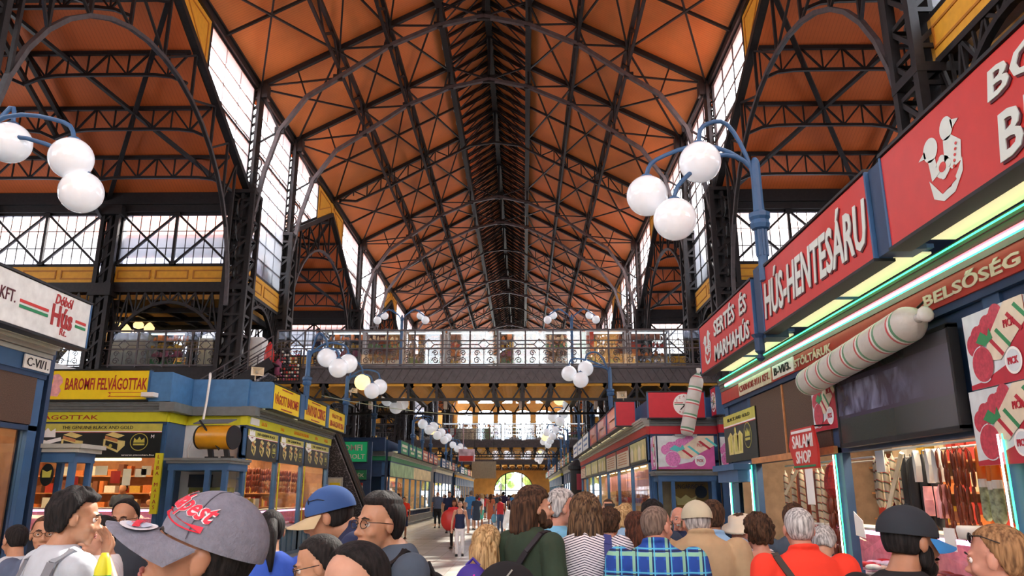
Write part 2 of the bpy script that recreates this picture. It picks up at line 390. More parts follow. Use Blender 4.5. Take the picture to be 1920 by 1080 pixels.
# ---- main trusses
ARCH = [(9.6, 11.4), (9.45, 13.0), (9.15, 14.85), (8.65, 16.7), (7.6, 18.3), (6.35, 19.15), (4.15, 20.75), (2.0, 21.75), (0, 22.2)]
def arch_truss():
    r = thing('roof_truss', 'x', 'roof truss')
    a = MB(); top = [(s*d, 0, roofz(d)-.14 if abs(d) > 1.9 else LZ-.5) for s, d in ((-1,9.8),(-1,6.3),(-1,4.15),(-1,2.05),(1,0),(1,2.05),(1,4.15),(1,6.3),(1,9.8))]
    top = [(-9.7,0,roofz(9.7)-.14), (-2.05,0,roofz(2.05)-.14)], [(2.05,0,roofz(2.05)-.14), (9.7,0,roofz(9.7)-.14)]
    for p in top: a = MB(); a.path(p, .18, .22); a.build('top_chord', IRON, r)
    a = MB(); pts = [(-d, 0, z) for d, z in ARCH] + [(d, 0, z) for d, z in reversed(ARCH[:-1])]
    a.path(pts, .16, .2, up=(0,1,0)); a.build('arched_chord', IRON2, r)
    a = MB()
    for s in (-1, 1):
        zt = lambda d: roofz(d)-.14
        for d, za in ((6.3, 19.2), (4.15, 20.75), (2.02, 21.75)): a.bar((s*d, 0, za), (s*d, 0, zt(d)), .1)
        a.bar((s*9.7, 0, zt(9.7)), (s*6.3, 0, 19.2), .07); a.bar((s*6.3, 0, zt(6.3)), (s*4.15, 0, 20.75), .07); a.bar((s*4.15, 0, zt(4.15)), (s*2, 0, 21.75), .07)
        a.bar((s*9.7, 0, zt(9.7)), (s*8.65, 0, 16.7), .09); a.bar((s*2, 0, zt(2)), (0, 0, 22.2), .08); a.bar((s*8.65, 0, 16.7), (s*9.6, 0, 16.1), .07); a.bar((s*7.6, 0, 18.3), (s*8.1, 0, zt(8.1)), .07)
        a.bar((s*2.02, 0, zt(2)), (0, 0, LZ-.4), .1)
    a.bar((0, 0, 22.2), (0, 0, LZ-.2), .14)
    for q in ((0, 22.2, .3), (-2, 21.75, .2), (2, 21.75, .2), (-4.15, 20.75, .2), (4.15, 20.75, .2), (-6.3, 19.2, .2), (6.3, 19.2, .2), (-8.65, 16.7, .2), (8.65, 16.7, .2)):
        a.box(q[0]-q[2], q[0]+q[2], -.07, .07, q[1]-q[2]*.6, q[1]+q[2]*.8)
    for q in (-9.7, 9.7): a.box(q-.45, q+.45, -.2, .2, roofz(9.7)-.75, roofz(9.7)-.1)
    a.build('web', IRON, r)
    # cast scrollwork between arch foot and column
    for s in (-1, 1):
        a = MB()
        for z, rad in ((11.9,.13), (12.35,.17), (12.9,.2), (13.45,.22), (14.0,.25), (14.6,.28), (15.2,.3)):
            cx = s*(9.62-(z-11.4)*.03+.0)
            cx = s*(9.9-rad)
            pts = [(cx+rad*math.cos(t*.5), 0, z+rad*math.sin(t*.5)) for t in range(14)]
            a.tube(pts, .035, 5)
            a.tube([(cx+rad*.45*math.cos(t*.6), 0, z+rad*.45*math.sin(t*.6)) for t in range(11)], .03, 5)
        a.build('scrollwork', IRON2, r)
    return r
def lattice_truss():
    r = thing('lattice_truss', 'x', 'roof truss'); a = MB(); b = MB()
    for s in (-1, 1):
        A = [(s*9.7, 0, roofz(9.7)-.14), (s*2.0, 0, roofz(2.0)-.14)]
        B = [(s*9.3, 0, roofz(9.3)-.35), (s*8.3, 0, roofz(8.3)-.95), (s*6.3, 0, roofz(6.3)-1.05), (s*4.15, 0, roofz(4.15)-1.0), (s*1.5, 0, roofz(1.5)-1.0), (0, 0, 22.55)]
        a.path(A, .18, .22); a.path(B, .12, .14, up=(0,1,0))
        for i in range(9):
            t = i/9; d0 = 9.3-7.3*t; d1 = 9.3-7.3*(t+1/9)
            zb = lambda d: roofz(d)-1.0 if d < 8.4 else roofz(d)-.5
            b.bar((s*d0, 0, roofz(d0)-.2), (s*d0, 0, zb(d0)), .06); b.bar((s*d0, 0, roofz(d0)-.2) if i % 2 else (s*d0, 0, zb(d0)), (s*d1, 0, zb(d1)) if i % 2 else (s*d1, 0, roofz(d1)-.2), .06)
        b.bar((s*2.02, 0, roofz(2)-.14), (0, 0, LZ-.4), .08); b.bar((s*2, 0, roofz(2)-1), (0, 0, LZ-.4), .06)
    b.bar((0,0,22.55), (0,0,LZ-.2), .12)
    a.build('chords', IRON, r); b.build('web', IRON, r); return r
WHERE = {-13: 'behind the viewer', 8.5: 'nearest the viewer', 30: 'by the near footbridge', 51.5: 'between the two footbridges', 73: 'by the far footbridge', 94.5: 'beyond the far footbridge', 116: 'at the end wall'}
T0 = arch_truss(); T1 = lattice_truss(); used = [0, 0]
for p in PAIRS[1:]:
    for dy, wh in ((0, 'front'), (TW, 'back')):
        lab = 'arched iron roof truss, %s one of the pair %s' % (wh, WHERE[p])
        if not used[0]: used[0] = 1; T0.location = (NX, p+dy, 0); T0['label'] = lab; T0['group'] = 'arched trusses of the nave roof'
        else: clone(T0, (NX, p+dy, 0), label=lab)
for i, p in enumerate(PAIRS[1:-1]):
    y = p+TW+(PER-TW)/2; nxt = PAIRS[2+i]
    lab = 'lattice roof truss midway beyond the arched pair %s' % WHERE[p]
    if not used[1]: used[1] = 1; T1.location = (NX, y, 0); T1['label'] = lab; T1['group'] = 'lattice trusses of the nave roof'
    else: clone(T1, (NX, y, 0), label=lab)
# ---- wind bracing rods under the roof slopes, one set per truss bay
ys = []
for p in PAIRS[1:]: ys += [p, p+TW] + ([p+TW+(PER-TW)/2] if p != PAIRS[-1] else [])
for i, (a, c) in enumerate(zip(ys, ys[1:])):
    for s, sd in ((-1, 'left'), (1, 'right')):
        m = MB()
        for d0, d1 in ((9.6, 6.3), (6.3, 4.15), (4.15, 2.05)):
            m.bar((NX+s*d0, a, roofz(d0)-.3), (NX+s*d1, c, roofz(d1)-.3), .075); m.bar((NX+s*d1, a, roofz(d1)-.3), (NX+s*d0, c, roofz(d0)-.3), .075)
        if c-a > 6: m.bar((NX+s*9.6, (a+c)/2, roofz(9.6)-.25), (NX+s*2.05, (a+c)/2, roofz(2.05)-.25), .1)
        struct(m.build('beam_wind_brace', IRON))
# ---- columns
def column_main():
    r = thing('iron_column', 'x', 'column'); m = MB(); k = MB()
    w = .42
    for sx in (-1, 1):
        for sy in (-1, 1): m.box(sx*w-.09, sx*w+.09, sy*w-.09, sy*w+.09, 0, 13.8)
    m.box(-.06, .06, -w, w, 0, 13.8); m.box(-.3, .3, -.05, .05, 0, 13.8)
    m.box(-.6, .6, -.6, .6, 0, .5); m.box(-.52, .52, -.52, .52, 9.6, 9.8); m.box(-.52, .52, -.52, .52, 13.7, 13.85)
    for sx in (-1, 1):
        m.box(sx*.22-.06, sx*.22+.06, -.28, .28, 13.8, EAVE-.1)
    m.build('shaft', IRON, r)
    z = .6
    while z < 13.2:
        for f in (-1, 1):
            k.bar((-w, f*w, z), (w, f*w, z+.8), .1, .05, up=(0,1,0)); k.bar((w, f*w, z+.8), (-w, f*w, z+.8), .1, .05, up=(0,1,0))
            k.bar((f*w, -w, z), (f*w, w, z+.8), .05, .1); k.bar((f*w, -w, z+.8), (f*w, w, z+.8), .06, .1)
        z += .8
    while z < EAVE-.5:
        for f in (-1, 1): k.bar((-.22, f*.26, z), (.22, f*.26, z+.4), .08, .03, up=(0,1,0))
        z += .4
    k.build('lacing', IRON, r)
    return r
def column_aisle():
    r = thing('aisle_column', 'x', 'column'); m = MB(); k = MB(); w = .3
    for sx in (-1, 1):
        for sy in (-1, 1): m.box(sx*w-.08, sx*w+.08, sy*w-.08, sy*w+.08, 0, 13.2)
    m.box(-.05, .05, -w, w, 0, 13.2); m.box(-w, w, -.04, .04, 0, 13.2); m.box(-.45, .45, -.45, .45, 0, .4); m.box(-.5, .5, -.5, .5, 12.8, 13.2); m.box(-.45, .45, -.45, .45, 9.4, 9.9)
    m.build('shaft', IRON, r); z = .5
    while z < 12.6:
        for f in (-1, 1): k.bar((-w, f*w, z), (w, f*w, z+.6), .08, .04, up=(0,1,0)); k.bar((f*w, -w, z), (f*w, w, z+.6), .04, .08)
        z += .6
    k.build('lacing', IRON, r); return r
c0 = column_main(); c1 = column_aisle(); u = [0, 0]
for p in PAIRS[1:]:
    for dy, wh in ((0, 'front'), (TW, 'back')):
        for s, sd in ((-1, 'left'), (1, 'right')):
            lab = 'tall laced %s nave column, %s of the pair %s' % (sd, wh, WHERE[p]); loc = (NX+s*HW, p+dy, 0)
            if not u[0]: u[0] = 1; c0.location = loc; c0['label'] = lab; c0['group'] = 'main iron columns of the nave'
            else: clone(c0, loc, label=lab)
            for d, dn in ((15.2, 'first'), (20.6, 'second')):
                lab = 'dark %s-row aisle column on the %s, %s of the pair %s' % (dn, sd, wh, WHERE[p]); loc = (NX+s*d, p+dy, 0)
                if not u[1]: u[1] = 1; c1.location = loc; c1['label'] = lab; c1['group'] = 'iron columns in the side aisles'
                else: clone(c1, loc, label=lab)
# ---- walls, windows, cross roofs: one module per pair and side, copies share meshes
GZ0 = 13.8; GP = 17.75; HALF = (PER-TW)/2
def gable(u):   # u measured from pair start, cross bay from TW to PER
    return GP - abs(u-(TW+HALF)) * (GP-GZ0)/HALF
def yellow_panel(m, l, x=None, y=None, u0=0, u1=1, z0=0, z1=1, n=1):
    P = (lambda u, v, o=0: (x+o, u, v)) if x is not None else (lambda u, v, o=0: (u, y+o, v))
    def bx(mb, a, c, e, f, o0, o1):
        if x is not None: mb.box(x+o0, x+o1, a, c, e, f)
        else: mb.box(a, c, y+o0, y+o1, e, f)
    bx(m, u0, u1, z0, z1, -.06, .06)
    for i in range(n):
        a = u0+(u1-u0)*(i+.06)/n; c = u0+(u1-u0)*(i+.94)/n; e = z0+(z1-z0)*.22; f = z1-(z1-z0)*.22
        for o0, o1 in ((-.085, -.055), (.055, .085)):
            for q in ((a, c, e, e+.05), (a, c, f-.05, f), (a, a+.05, e, f), (c-.05, c, e, f)): bx(l, *q, o0, o1)
MODULE = []
def reg(o): MODULE.append(o); return o
for s, sd in ((-1, 'left'), (1, 'right')):
    x = NX+s*HW; nw = []
    # twin bay clerestory
    reg(window_obj(x=x, u0=.35, u1=TW-.35, z0=10.85, z1=18.55, cols=4, rows=10, rails=(13.2, 16.0), mw=.045))
    m = MB(); l = MB(); yellow_panel(m, l, x=x, u0=.3, u1=TW-.3, z0=9.9, z1=10.8, n=2)
    o = struct(m.build('wall_panel_%s' % sd, OCHRE)); l.build('moulding', OCHRED, o); reg(o)
    m = MB()   # curved lattice bracket under the panel
    A = [(x, .4, 9.85), (x, TW-.4, 9.85)]; B = [(x, .45+(TW-.9)*i/12, 7.6+2.0*math.sin(math.pi*i/12)**.6) for i in range(13)]
    m.path(A, .14, .14); m.path(B, .12, .14, up=(1,0,0)); lace(m, A, B, 12, .07)
    o = struct(m.build('beam_bracket_%s' % sd, IRON)); reg(o)
    # clerestory over the cross bay
    g0, g1 = TW+.3, TW+5.0
    reg(window_obj(x=x, u0=g0, u1=g1, z0=GZ0, z1=18.55, cols=3, rows=6, poly=lambda u: gable(u)+.35, mw=.045, rails=(16.0,)))
    reg(window_obj(x=x, u0=PER-5.0, u1=PER-.3, z0=GZ0, z1=18.55, cols=3, rows=6, poly=lambda u: gable(u)+.35, mw=.045, rails=(16.0,)))
    m = MB(); l = MB(); cy = TW+HALF
    for a, c in ((g1+.12, cy-.15), (cy+.15, PER-5.12)):
        m.prism([(a, gable(a)+.3), (c, gable(c)+.3), (c, 18.6), (a, 18.6)], 'x', x-.06, x+.06)
        for o0, o1 in ((-.09, -.06), (.06, .09)):
            for q in (((a+.25, gable(a)+.9), (c-.25, gable(c)+.55)), ((a+.25, 18.35), (c-.25, 18.35)), ((a+.25, gable(a)+.9), (a+.25, 18.35)), ((c-.25, gable(c)+.5), (c-.25, 18.35))):
                l.bar((x+(o0+o1)/2, *q[0]), (x+(o0+o1)/2, *q[1]), .03, .05)
    m.box(x-.1, x+.1, cy-.15, cy+.15, gable(cy), 18.6)
    o = struct(m.build('wall_gable_%s' % sd, OCHRE)); l.build('moulding', OCHRED, o); reg(o)
    m = MB()   # gable edge beam and pointed lattice arch below it
    E0 = [(x, TW, GZ0), (x, cy, GP), (x, PER, GZ0)]; m.path([(a, b_, c_+.15) for a, b_, c_ in E0], .24, .34, up=(1,0,0))
    n = 20
    outer = [(x, cy-7.5*math.cos(math.pi*i/n), 8.8+7.3*math.sin(math.pi*i/n)) for i in range(n+1)]
    inner = [(x, cy-6.95*math.cos(math.pi*i/n), 8.8+6.5*math.sin(math.pi*i/n)) for i in range(n+1)]
    m.path([(x, a_[1], a_[2]-.02) for a_ in inner], .1, .1, up=(1,0,0))
    mm = MB(); mm.path(inner, .12, .14, up=(1,0,0))
    for i in range(2, n-1, 2):
        q = inner[i]; g_ = gable(q[1])
        if g_-q[2] > .4: m.bar(q, (x, q[1], g_), .09)
        q2 = inner[i+2] if i < n//2 else inner[i-2]
        if i != n//2: m.bar((x, q[1], g_), q2, .07)
    for sg in (-1, 1):
        for z, rad in ((9.6,.22), (10.3,.26), (11.1,.3), (12.0,.36), (13.0,.42)):
            m.tube([(x, cy+sg*(8.0-rad)+rad*math.cos(t*.5)*.9, z+rad*math.sin(t*.5)) for t in range(14)], .04, 5)
    o = tag(m.build('aisle_arch', IRON), 'x', 'iron arch'); mm.build('inner_rim', IRON2, o); reg(o)
    # cross bay ceiling
    xa, xb = (x+s*.1, NX+s*27); lo, hi = min(xa, xb), max(xa, xb)
    for half, (ya, yb, za, zb) in enumerate(((TW-.2, cy, GZ0-.1, GP), (cy, PER+.2, GP, GZ0-.1))):
        m = MB(); m.slab((lo, ya, za), (hi, ya, za), (hi, yb, zb), (lo, yb, zb), .15)
        o = struct(m.build('ceiling_aisle_%s' % sd, ROOFT, fix=True)); reg(o)
    m = MB()
    for f in (.24, .5, .76):
        for sg in (-1, 1):
            yy = cy+sg*HALF*f; zt = gable(yy)-.12; d_ = .85
            def zb(t): return zt-d_ - .35*(abs(((t*3) % 1)-.5)*2)**6
            top = [(lo, yy, zt), (hi, yy, zt)]; bot = [(lo+(hi-lo)*i/30, yy, zb(i/30)) for i in range(31)]
            m.path(top, .14, .12, up=(0,1,0)); m.path(bot, .1, .1, up=(0,1,0)); lace(m, top, bot, 24, .06)
    m.bar((lo, cy, GP-.15), (hi, cy, GP-.15), .25, .3)
    reg(struct(m.build('beam_purlins', IRON)))
    m = MB()
    for sg in (-1, 1):
        for k in range(3):
            x0_, x1_ = lo+(hi-lo)*k/3, lo+(hi-lo)*(k+1)/3
            for a, c in ((x0_, x1_), (x1_, x0_)):
                m.bar((a, cy, GP-.35), (c, cy+sg*HALF, GZ0-.3), .16, .12)
            if k: m.bar((x0_, cy, GP-1.1), (x0_, cy+sg*HALF, GZ0-1.2), .14, .16); m.bar((x0_, cy, GP-.3), (x0_, cy+sg*HALF, GZ0-.3), .16, .2)
    reg(struct(m.build('beam_bracing', IRON)))
    # window walls across the aisle, on both faces of the twin bay
    ds = [9.8, 15.2, 20.6, 27]
    for yy, fw_ in ((0, 'front'), (TW, 'back')):
        for a, c in zip(ds, ds[1:]):
            u0, u1 = sorted((NX+s*(a+.42), NX+s*(c-.35)))
            reg(window_obj(y=yy, u0=u0, u1=u1, z0=10.75, z1=12.95, cols=12, rows=3, mw=.03, xbrace=2))
        m = MB(); l = MB(); k = MB(); u0, u1 = sorted((NX+s*9.8, NX+s*27))
        for a, c in zip(ds, ds[1:]):
            v0, v1 = sorted((NX+s*(a+.42), NX+s*(c-.35)))
            yellow_panel(m, l, y=yy, u0=v0, u1=v1, z0=10.0, z1=10.68, n=3)
        o = struct(m.build('wall_band_%s' % sd, OCHRE)); l.build('moulding', OCHRED, o); reg(o)
        k.box(u0, u1, yy-.2, yy+.2, 13.0, GZ0+.05); k.box(u0, u1, yy-.28, yy+.28, 13.3, 13.45); k.box(u0, u1, yy-.15, yy+.15, 9.6, 10.0)
        reg(struct(k.build('beam_aisle_%s' % sd, IRON)))
        k = MB()
        for a, c in zip(ds, ds[1:]):
            v0, v1 = NX+s*(a+.35), NX+s*(c-.3)
            A = [(v0, yy, 9.6), (v1, yy, 9.6)]; B = [(v0+(v1-v0)*i/14, yy, 6.9+2.3*math.sin(math.pi*i/14)**.55) for i in range(15)]
            k.path(B, .12, .12, up=(0,1,0)); lace(k, A, B, 14, .06)
        reg(struct(k.build('beam_spandrel_%s' % sd, IRON)))
    m = MB(); u0, u1 = sorted((NX+s*10.1, NX+s*27)); m.box(u0, u1, .15, TW-.15, 9.35, 9.55)
    o = struct(m.build('ceiling_gallery_%s' % sd, OCHREW)); reg(o)
    m = MB()
    for k in range(12): xx = u0+(u1-u0)*k/11; m.bar((xx, .1, 9.2), (xx, TW-.1, 9.2), .12, .25)
    for k in range(3): m.bar((u0, 1+k*1.7, 9.1), (u1, 1+k*1.7, 9.1), .1, .2)
    reg(struct(m.build('beam_joists_%s' % sd, IRON)))
    m = MB(); m.prism([(.1, 10.1), (TW-.1, 10.1), (TW-.1, 10.5), (TW/2, 11.9), (.1, 10.5)], 'x', u0+.3, u1)
    reg(struct(m.build('roof_low_%s' % sd, LAV, fix=True)))
    # gallery deck across the aisle
    m = MB(); m.box(u0-.1, u1, .1, TW-.1, 6.25, 6.55); m.box(u0, u1, -.05, .12, 5.9, 6.6); m.box(u0, u1, TW-.12, TW+.05, 5.9, 6.6)
    reg(struct(m.build('floor_gallery_%s' % sd, IRON)))
    # outer wall
    m = MB(); xo = NX+s*27; t0, t1 = sorted((xo, xo+s*.5))
    zs = [(0, 7.4), (12.4, 17.9)]
    m.box(t0, t1, 0, PER, 0, 7.4); m.prism([(0, 12.4), (PER, 12.4), (PER, 13.9), (cy, 17.9), (TW, 13.9), (0, 13.9)], 'x', t0, t1)
    for q in (0, TW-.6, TW+4.6, TW+9.9, PER-.6): m.box(t0, t1, q, q+1.2 if q else 1.0, 7.4, 12.4)
    reg(struct(m.build('wall_outer_%s' % sd, OCHREW, fix=True)))
    reg(window_obj(x=xo+s*.2, u0=1, u1=PER-.6, z0=7.4, z1=12.4, cols=30, rows=6, mw=.05))
# place the module at pair index 1, copy to the others
for o in MODULE: o.location = (0, PAIRS[1], 0)
half_n = len(MODULE)//2
def mod_label(o, i, p):
    sd = 'left' if i < half_n else 'right'; nm = o.name.split('.')[0]
    if nm == 'aisle_arch': o['label'] = 'big latticed iron arch on the %s wall, bay starting %s' % (sd, WHERE[p]); o['group'] = 'latticed arches along the nave'
for i, o in enumerate(MODULE): mod_label(o, i, PAIRS[1])
for p in PAIRS[2:-1]:
    for i, o in enumerate(MODULE):
        c = clone(o, (0, p, 0)); mod_label(c, i, p)
        if o.name.startswith('window_'): rename_window(c)
# module behind the viewer only closes the hall (roof and walls, not seen)
for i, o in enumerate(MODULE):
    nm = o.name.split('.')[0]
    if nm.startswith(('ceiling_aisle', 'wall_gable', 'wall_panel', 'wall_outer', 'roof_low', 'wall_band')): clone(o, (0, PAIRS[0], 0))
# ---- end walls
EY = PAIRS[-1]+TW
dcx = NX+.2
low = [(NX-8.6, NX-6.2), (NX-5.4, NX-2.9), (NX-2.3, NX+.0), (NX+.5, NX+2.8), (NX+3.6, NX+6.1), (NX+6.9, NX+9.0)]
ops = [(a, c, 9.0, 14.4, .45) for a, c in low] + [(a, c, 15.4, 19.6 if abs((a+c)/2-NX) < 5.5 else 18.3, .35) for a, c in low]
m = MB(); n = 24; r = 3.0
pts = [(dcx-r*math.cos(math.pi*i/n), 2.3+2.75*math.sin(math.pi*i/n)) for i in range(n+1)]
m.box(-29.5, dcx-r, EY, EY+.6, 0, 8); m.box(dcx+r, 26, EY, EY+.6, 0, 8)
for (u0, v0), (u1, v1) in zip(pts, pts[1:]): m.prism([(u0, v0), (u1, v1), (u1, 8), (u0, 8)], 'y', EY, EY+.6)
struct(m.build('wall_end_lower', OCHREW, fix=True))
m = MB(); xs = sorted(set([-29.5, NX-9.8, 26, NX+9.8] + [v for a in low for v in a]))
for a, c in zip(xs, xs[1:]):
    mid = (a+c)/2; op = [q for q in ops if q[0] <= mid <= q[1]]; z = 8
    for q in op:
        m.box(a, c, EY, EY+.6, z, q[2]); z = q[3]
        rr = (q[1]-q[0])/2; cx = (q[0]+q[1])/2; base = q[3]-rr*q[4]; k = 10
        ps = [(cx-rr*math.cos(math.pi*i/k), base+rr*q[4]*math.sin(math.pi*i/k)) for i in range(k+1)]
        for (u0, v0), (u1, v1) in zip(ps, ps[1:]): m.prism([(u0, v0), (u1, v1), (u1, q[3]+.01), (u0, q[3]+.01)], 'y', EY, EY+.6)
    if abs(mid-NX) < 9.8:
        tz = lambda xx: 25.0 if abs(xx-NX) < 2.1 else roofz(xx-NX)+.15
        m.prism([(a, z), (c, z), (c, tz(c)), (a, tz(a))], 'y', EY, EY+.6)
    else: m.box(a, c, EY, EY+.6, z, 17.9)
struct(m.build('wall_end_upper', OCHREW, fix=True))
for q in ops: window_obj(y=EY+.2, u0=q[0], u1=q[1], z0=q[2], z1=q[3], cols=4, rows=6, mw=.07)
# entrance: fanlight, posts, transom
m = MB()
m.path([(dcx-r*math.cos(math.pi*i/n)*.98, EY+.3, 2.3+2.7*math.sin(math.pi*i/n)) for i in range(n+1)], .16, .16, up=(0,1,0))
for q in (-1.25, 1.25): m.box(dcx+q-.1, dcx+q+.1, EY+.2, EY+.4, 0, 4.75)
m.box(dcx-3, dcx+3, EY+.2, EY+.4, 2.2, 2.34); m.box(dcx-1.25, dcx+1.25, EY+.2, EY+.4, 3.9, 4.0)
for i in range(-9, 10):
    xx = dcx+i*.3; zt = 2.3+2.7*math.sqrt(max(0, 1-((xx-dcx)/3)**2))
    if abs(xx-dcx) > 1.3: m.box(xx-.015, xx+.015, EY+.27, EY+.33, .2, zt)
o = struct(m.build('door_1', IRON))
# rear wall behind the viewer
m = MB(); m.box(-29.5, 26, PAIRS[0]-1.0, PAIRS[0]-.4, 0, 6); m.box(-29.5, NX-9.8, PAIRS[0]-1.0, PAIRS[0]-.4, 6, 17.9); m.box(NX+9.8, 26, PAIRS[0]-1, PAIRS[0]-.4, 6, 17.9)
m.box(NX-9.8, NX+9.8, PAIRS[0]-1, PAIRS[0]-.4, 17, 25.0)
for q in (-9.8, -6.3, -1.2, 3.9, 7.8): m.box(NX+q, NX+q+2.0, PAIRS[0]-1, PAIRS[0]-.4, 6, 17)
struct(m.build('wall_rear', OCHREW))
# street trees and daylight ground seen through the entrance
m = MB(); m.box(-40, 40, EY+1, EY+60, -.3, -.02); struct(m.build('ground_outside', M8('paving_outside', 170, 168, 160)))
GRN = mat('street_foliage', srgb(120, 150, 80), rough=.8, var=.5, vs=2)
for i, (x, y, h) in enumerate(((-7.5, 138, 9), (-4.2, 146, 11), (2.6, 140, 10), (6.5, 137, 9))):
    t = thing('street_tree', 'green street tree outside the entrance arch, %s from the left' % ['first','second','third','fourth'][i], 'tree', (x, y, 0)); rr = random.Random(i); k = MB()
    for q in range(26): a = rr.uniform(0, 6.28); e = rr.uniform(0, 2.2); k.ell((x+e*math.cos(a), y+e*math.sin(a), h*.4+rr.uniform(-1.6, 3.2)), rr.uniform(.6, 1.1), 8, 6)
    k.build('crown', GRN, t); k = MB(); k.tube([(x, y, 0), (x+.1, y, h*.5)], [.22, .12], 8); k.build('trunk', IRON2, t)

# ================================================ FOOTBRIDGES, GALLERY RAILS, STAIRS, LAMPS
GZ = 6.55
def rail_part(mb, x0, x1, y, z0=GZ, ztop=8.0, step=1.08, fine=True):
    n = max(1, round((x1-x0)/step)); st = (x1-x0)/n
    for z, wd in ((z0+.08, .05), (z0+.72, .05), (ztop-.42, .03), (ztop, .06)): mb.bar((x0, y, z), (x1, y, z), wd)
    for i in range(n+1):
        mb.bar((x0+i*st, y, z0), (x0+i*st, y, ztop), .06)
    for i in range(n):
        a = x0+i*st; c = a+st; m_ = (a+c)/2
        # honeycomb frame in the upper half
        zt, zb, zm = ztop-.45, z0+.76, (ztop+z0+.3)/2
        for p, q in (((a, zm), (a+st*.3, zm)), ((c, zm), (c-st*.3, zm)), ((a+st*.3, zm), (m_, zm+.22)), ((m_, zm+.22), (c-st*.3, zm)), ((a+st*.3, zm), (m_, zm-.22)), ((m_, zm-.22), (c-st*.3, zm)), ((m_, zm+.22), (m_, zt)), ((m_, zm-.22), (m_, zb))):
            mb.bar((p[0], y, p[1]), (q[0], y, q[1]), .025)
        # cast scrolls in the lower half
        if fine:
            for k, sg in ((.25, 1), (.75, -1)):
                for cz, r0 in ((z0+.24, .14), (z0+.54, .12)):
                    cx = a+st*k
                    mb.path([(cx+sg*r0*(1-t/14)*math.cos(t*.8), y, cz+r0*(1-t/14)*math.sin(t*.8)) for t in range(12)], .028)
                mb.bar((a+st*k, y, z0+.36), (a+st*k, y, z0+.44), .02)
            mb.bar((m_, y, z0+.08), (m_, y, z0+.72), .025)
        else:
            for k in (.25, .5, .75): mb.bar((a+st*k, y, z0+.08), (a+st*k, y, z0+.72), .03)
def make_bridge():
    r = thing('footbridge', 'x', 'footbridge', (0, 0, 0)); x0, x1 = NX-HW+.4, NX+HW-.4
    m = MB(); m.box(x0, x1, .1, TW-.1, 6.35, GZ); m.build('deck', IRON2, r)
    for y, nm in ((0, 'front'), (TW, 'back')):
        m = MB(); m.box(x0, x1, y-.1, y+.1, 5.9, 5.98); m.box(x0, x1, y-.12, y+.12, 6.48, 6.58); m.box(x0, x1, y-.02, y+.02, 5.95, 6.5)
        n = 56
        for i in range(n):
            a = x0+(x1-x0)*i/n; c = x0+(x1-x0)*(i+1)/n; o = -.05 if y == 0 else .05
            m.bar((a, y+o, 5.97), (c, y+o, 6.5), .035); m.bar((c, y+o, 5.97), (a, y+o, 6.5), .035)
        m.build('girder', IRON2, r)
        m = MB(); nb = 17
        m.bar((x0, y, 5.28), (x1, y, 5.28), .12, .1)
        for i in range(nb):
            a = x0+(x1-x0)*i/nb; c = x0+(x1-x0)*(i+1)/nb; mid = (a+c)/2
            m.bar((a, y, 5.28), (a, y, 5.9), .1); m.bar((a, y, 5.85), (a+(c-a)*.32, y, 5.32), .06); m.bar((c, y, 5.85), (c-(c-a)*.32, y, 5.32), .06)
        m.build('lattice', IRON, r)
    m = MB(); nb = 17; k = MB()
    for i in range(nb+1):
        a = x0+(x1-x0)*i/nb; k.box(a-.05, a+.05, .1, TW-.1, 5.55, 6.0); k.box(a-.1, a+.1, .1, TW-.1, 5.55, 5.62)
    k.build('cross_beams', IRON, r)
    for i in range(nb):
        a = x0+(x1-x0)*(i+.08)/nb; c = x0+(x1-x0)*(i+.92)/nb; n = 8
        pts = [(a+(c-a)*t/n, 5.66+.24*math.sin(math.pi*t/n)) for t in range(n+1)]
        for (u0, v0), (u1, v1) in zip(pts, pts[1:]): m.prism([(u0, v0), (u1, v1), (u1, v1+.04), (u0, v0+.04)], 'y', .12, TW-.12)
        m.box(a+.1, c-.1, .0, .1, 5.8, 5.9)
    m.build('vaulted_soffit', OCHRE, r, fix=True)
    m = MB()
    for i in range(6):
        a = x0+1.5+(x1-x0-3)*i/5; m.box(a-.06, a+.06, 2.5, 2.9, 5.2, 5.5); 
    m.build('floodlights', WHITE, r)
    return r
def make_rail(x0, x1, fine=True, name='gallery_railing'):
    r = thing(name, 'x', 'railing'); m = MB(); rail_part(m, x0, x1, 0, fine=fine); m.build('ironwork', IRON2, r)
    g = MB(); g.box(x0, x1, .03, .04, GZ+.1, 7.98)
    if fine: g.build('glass_screen', SHOWG, r)
    return r
B0 = make_bridge(); B0.location = (0, 30, 0); B0['label'] = 'near iron footbridge crossing high above the aisle, with ochre vaulted underside'
B1 = clone(B0, (0, 73, 0), label='far iron footbridge crossing above the aisle, with a red lettered panel on it')
clone(B0, (0, 116, 0), label='iron gallery along the end wall above the entrance arch')
R0 = make_rail(NX-HW+1.8, NX+HW-.4); R0.location = (0, 29.9, 0); R0['label'] = 'glazed scrollwork railing along the front of the near footbridge'; R0['group'] = 'scrollwork railings'
clone(R0, (0, 35.5, 0), label='scrollwork railing along the back of the near footbridge')
clone(R0, (0, 72.9, 0), label='glazed scrollwork railing along the front of the far footbridge')
clone(R0, (0, 115.9, 0), label='railing of the gallery against the end wall')
for s, sd, (x0, x1) in ((-1, 'left', (NX-26.5, NX-HW-.5)), (1, 'right', (NX+HW+.5, NX+26.5))):
    q = make_rail(x0, x1); q.location = (0, 29.9, 0); q['label'] = 'scrollwork gallery railing in the %s aisle level with the near footbridge' % sd
    q2 = clone(q, (0, 72.9, 0), label='scrollwork gallery railing in the %s aisle level with the far footbridge' % sd)
    clone(q, (0, 51.4, 0), label='scrollwork gallery railing in the %s aisle between the two footbridges' % sd)
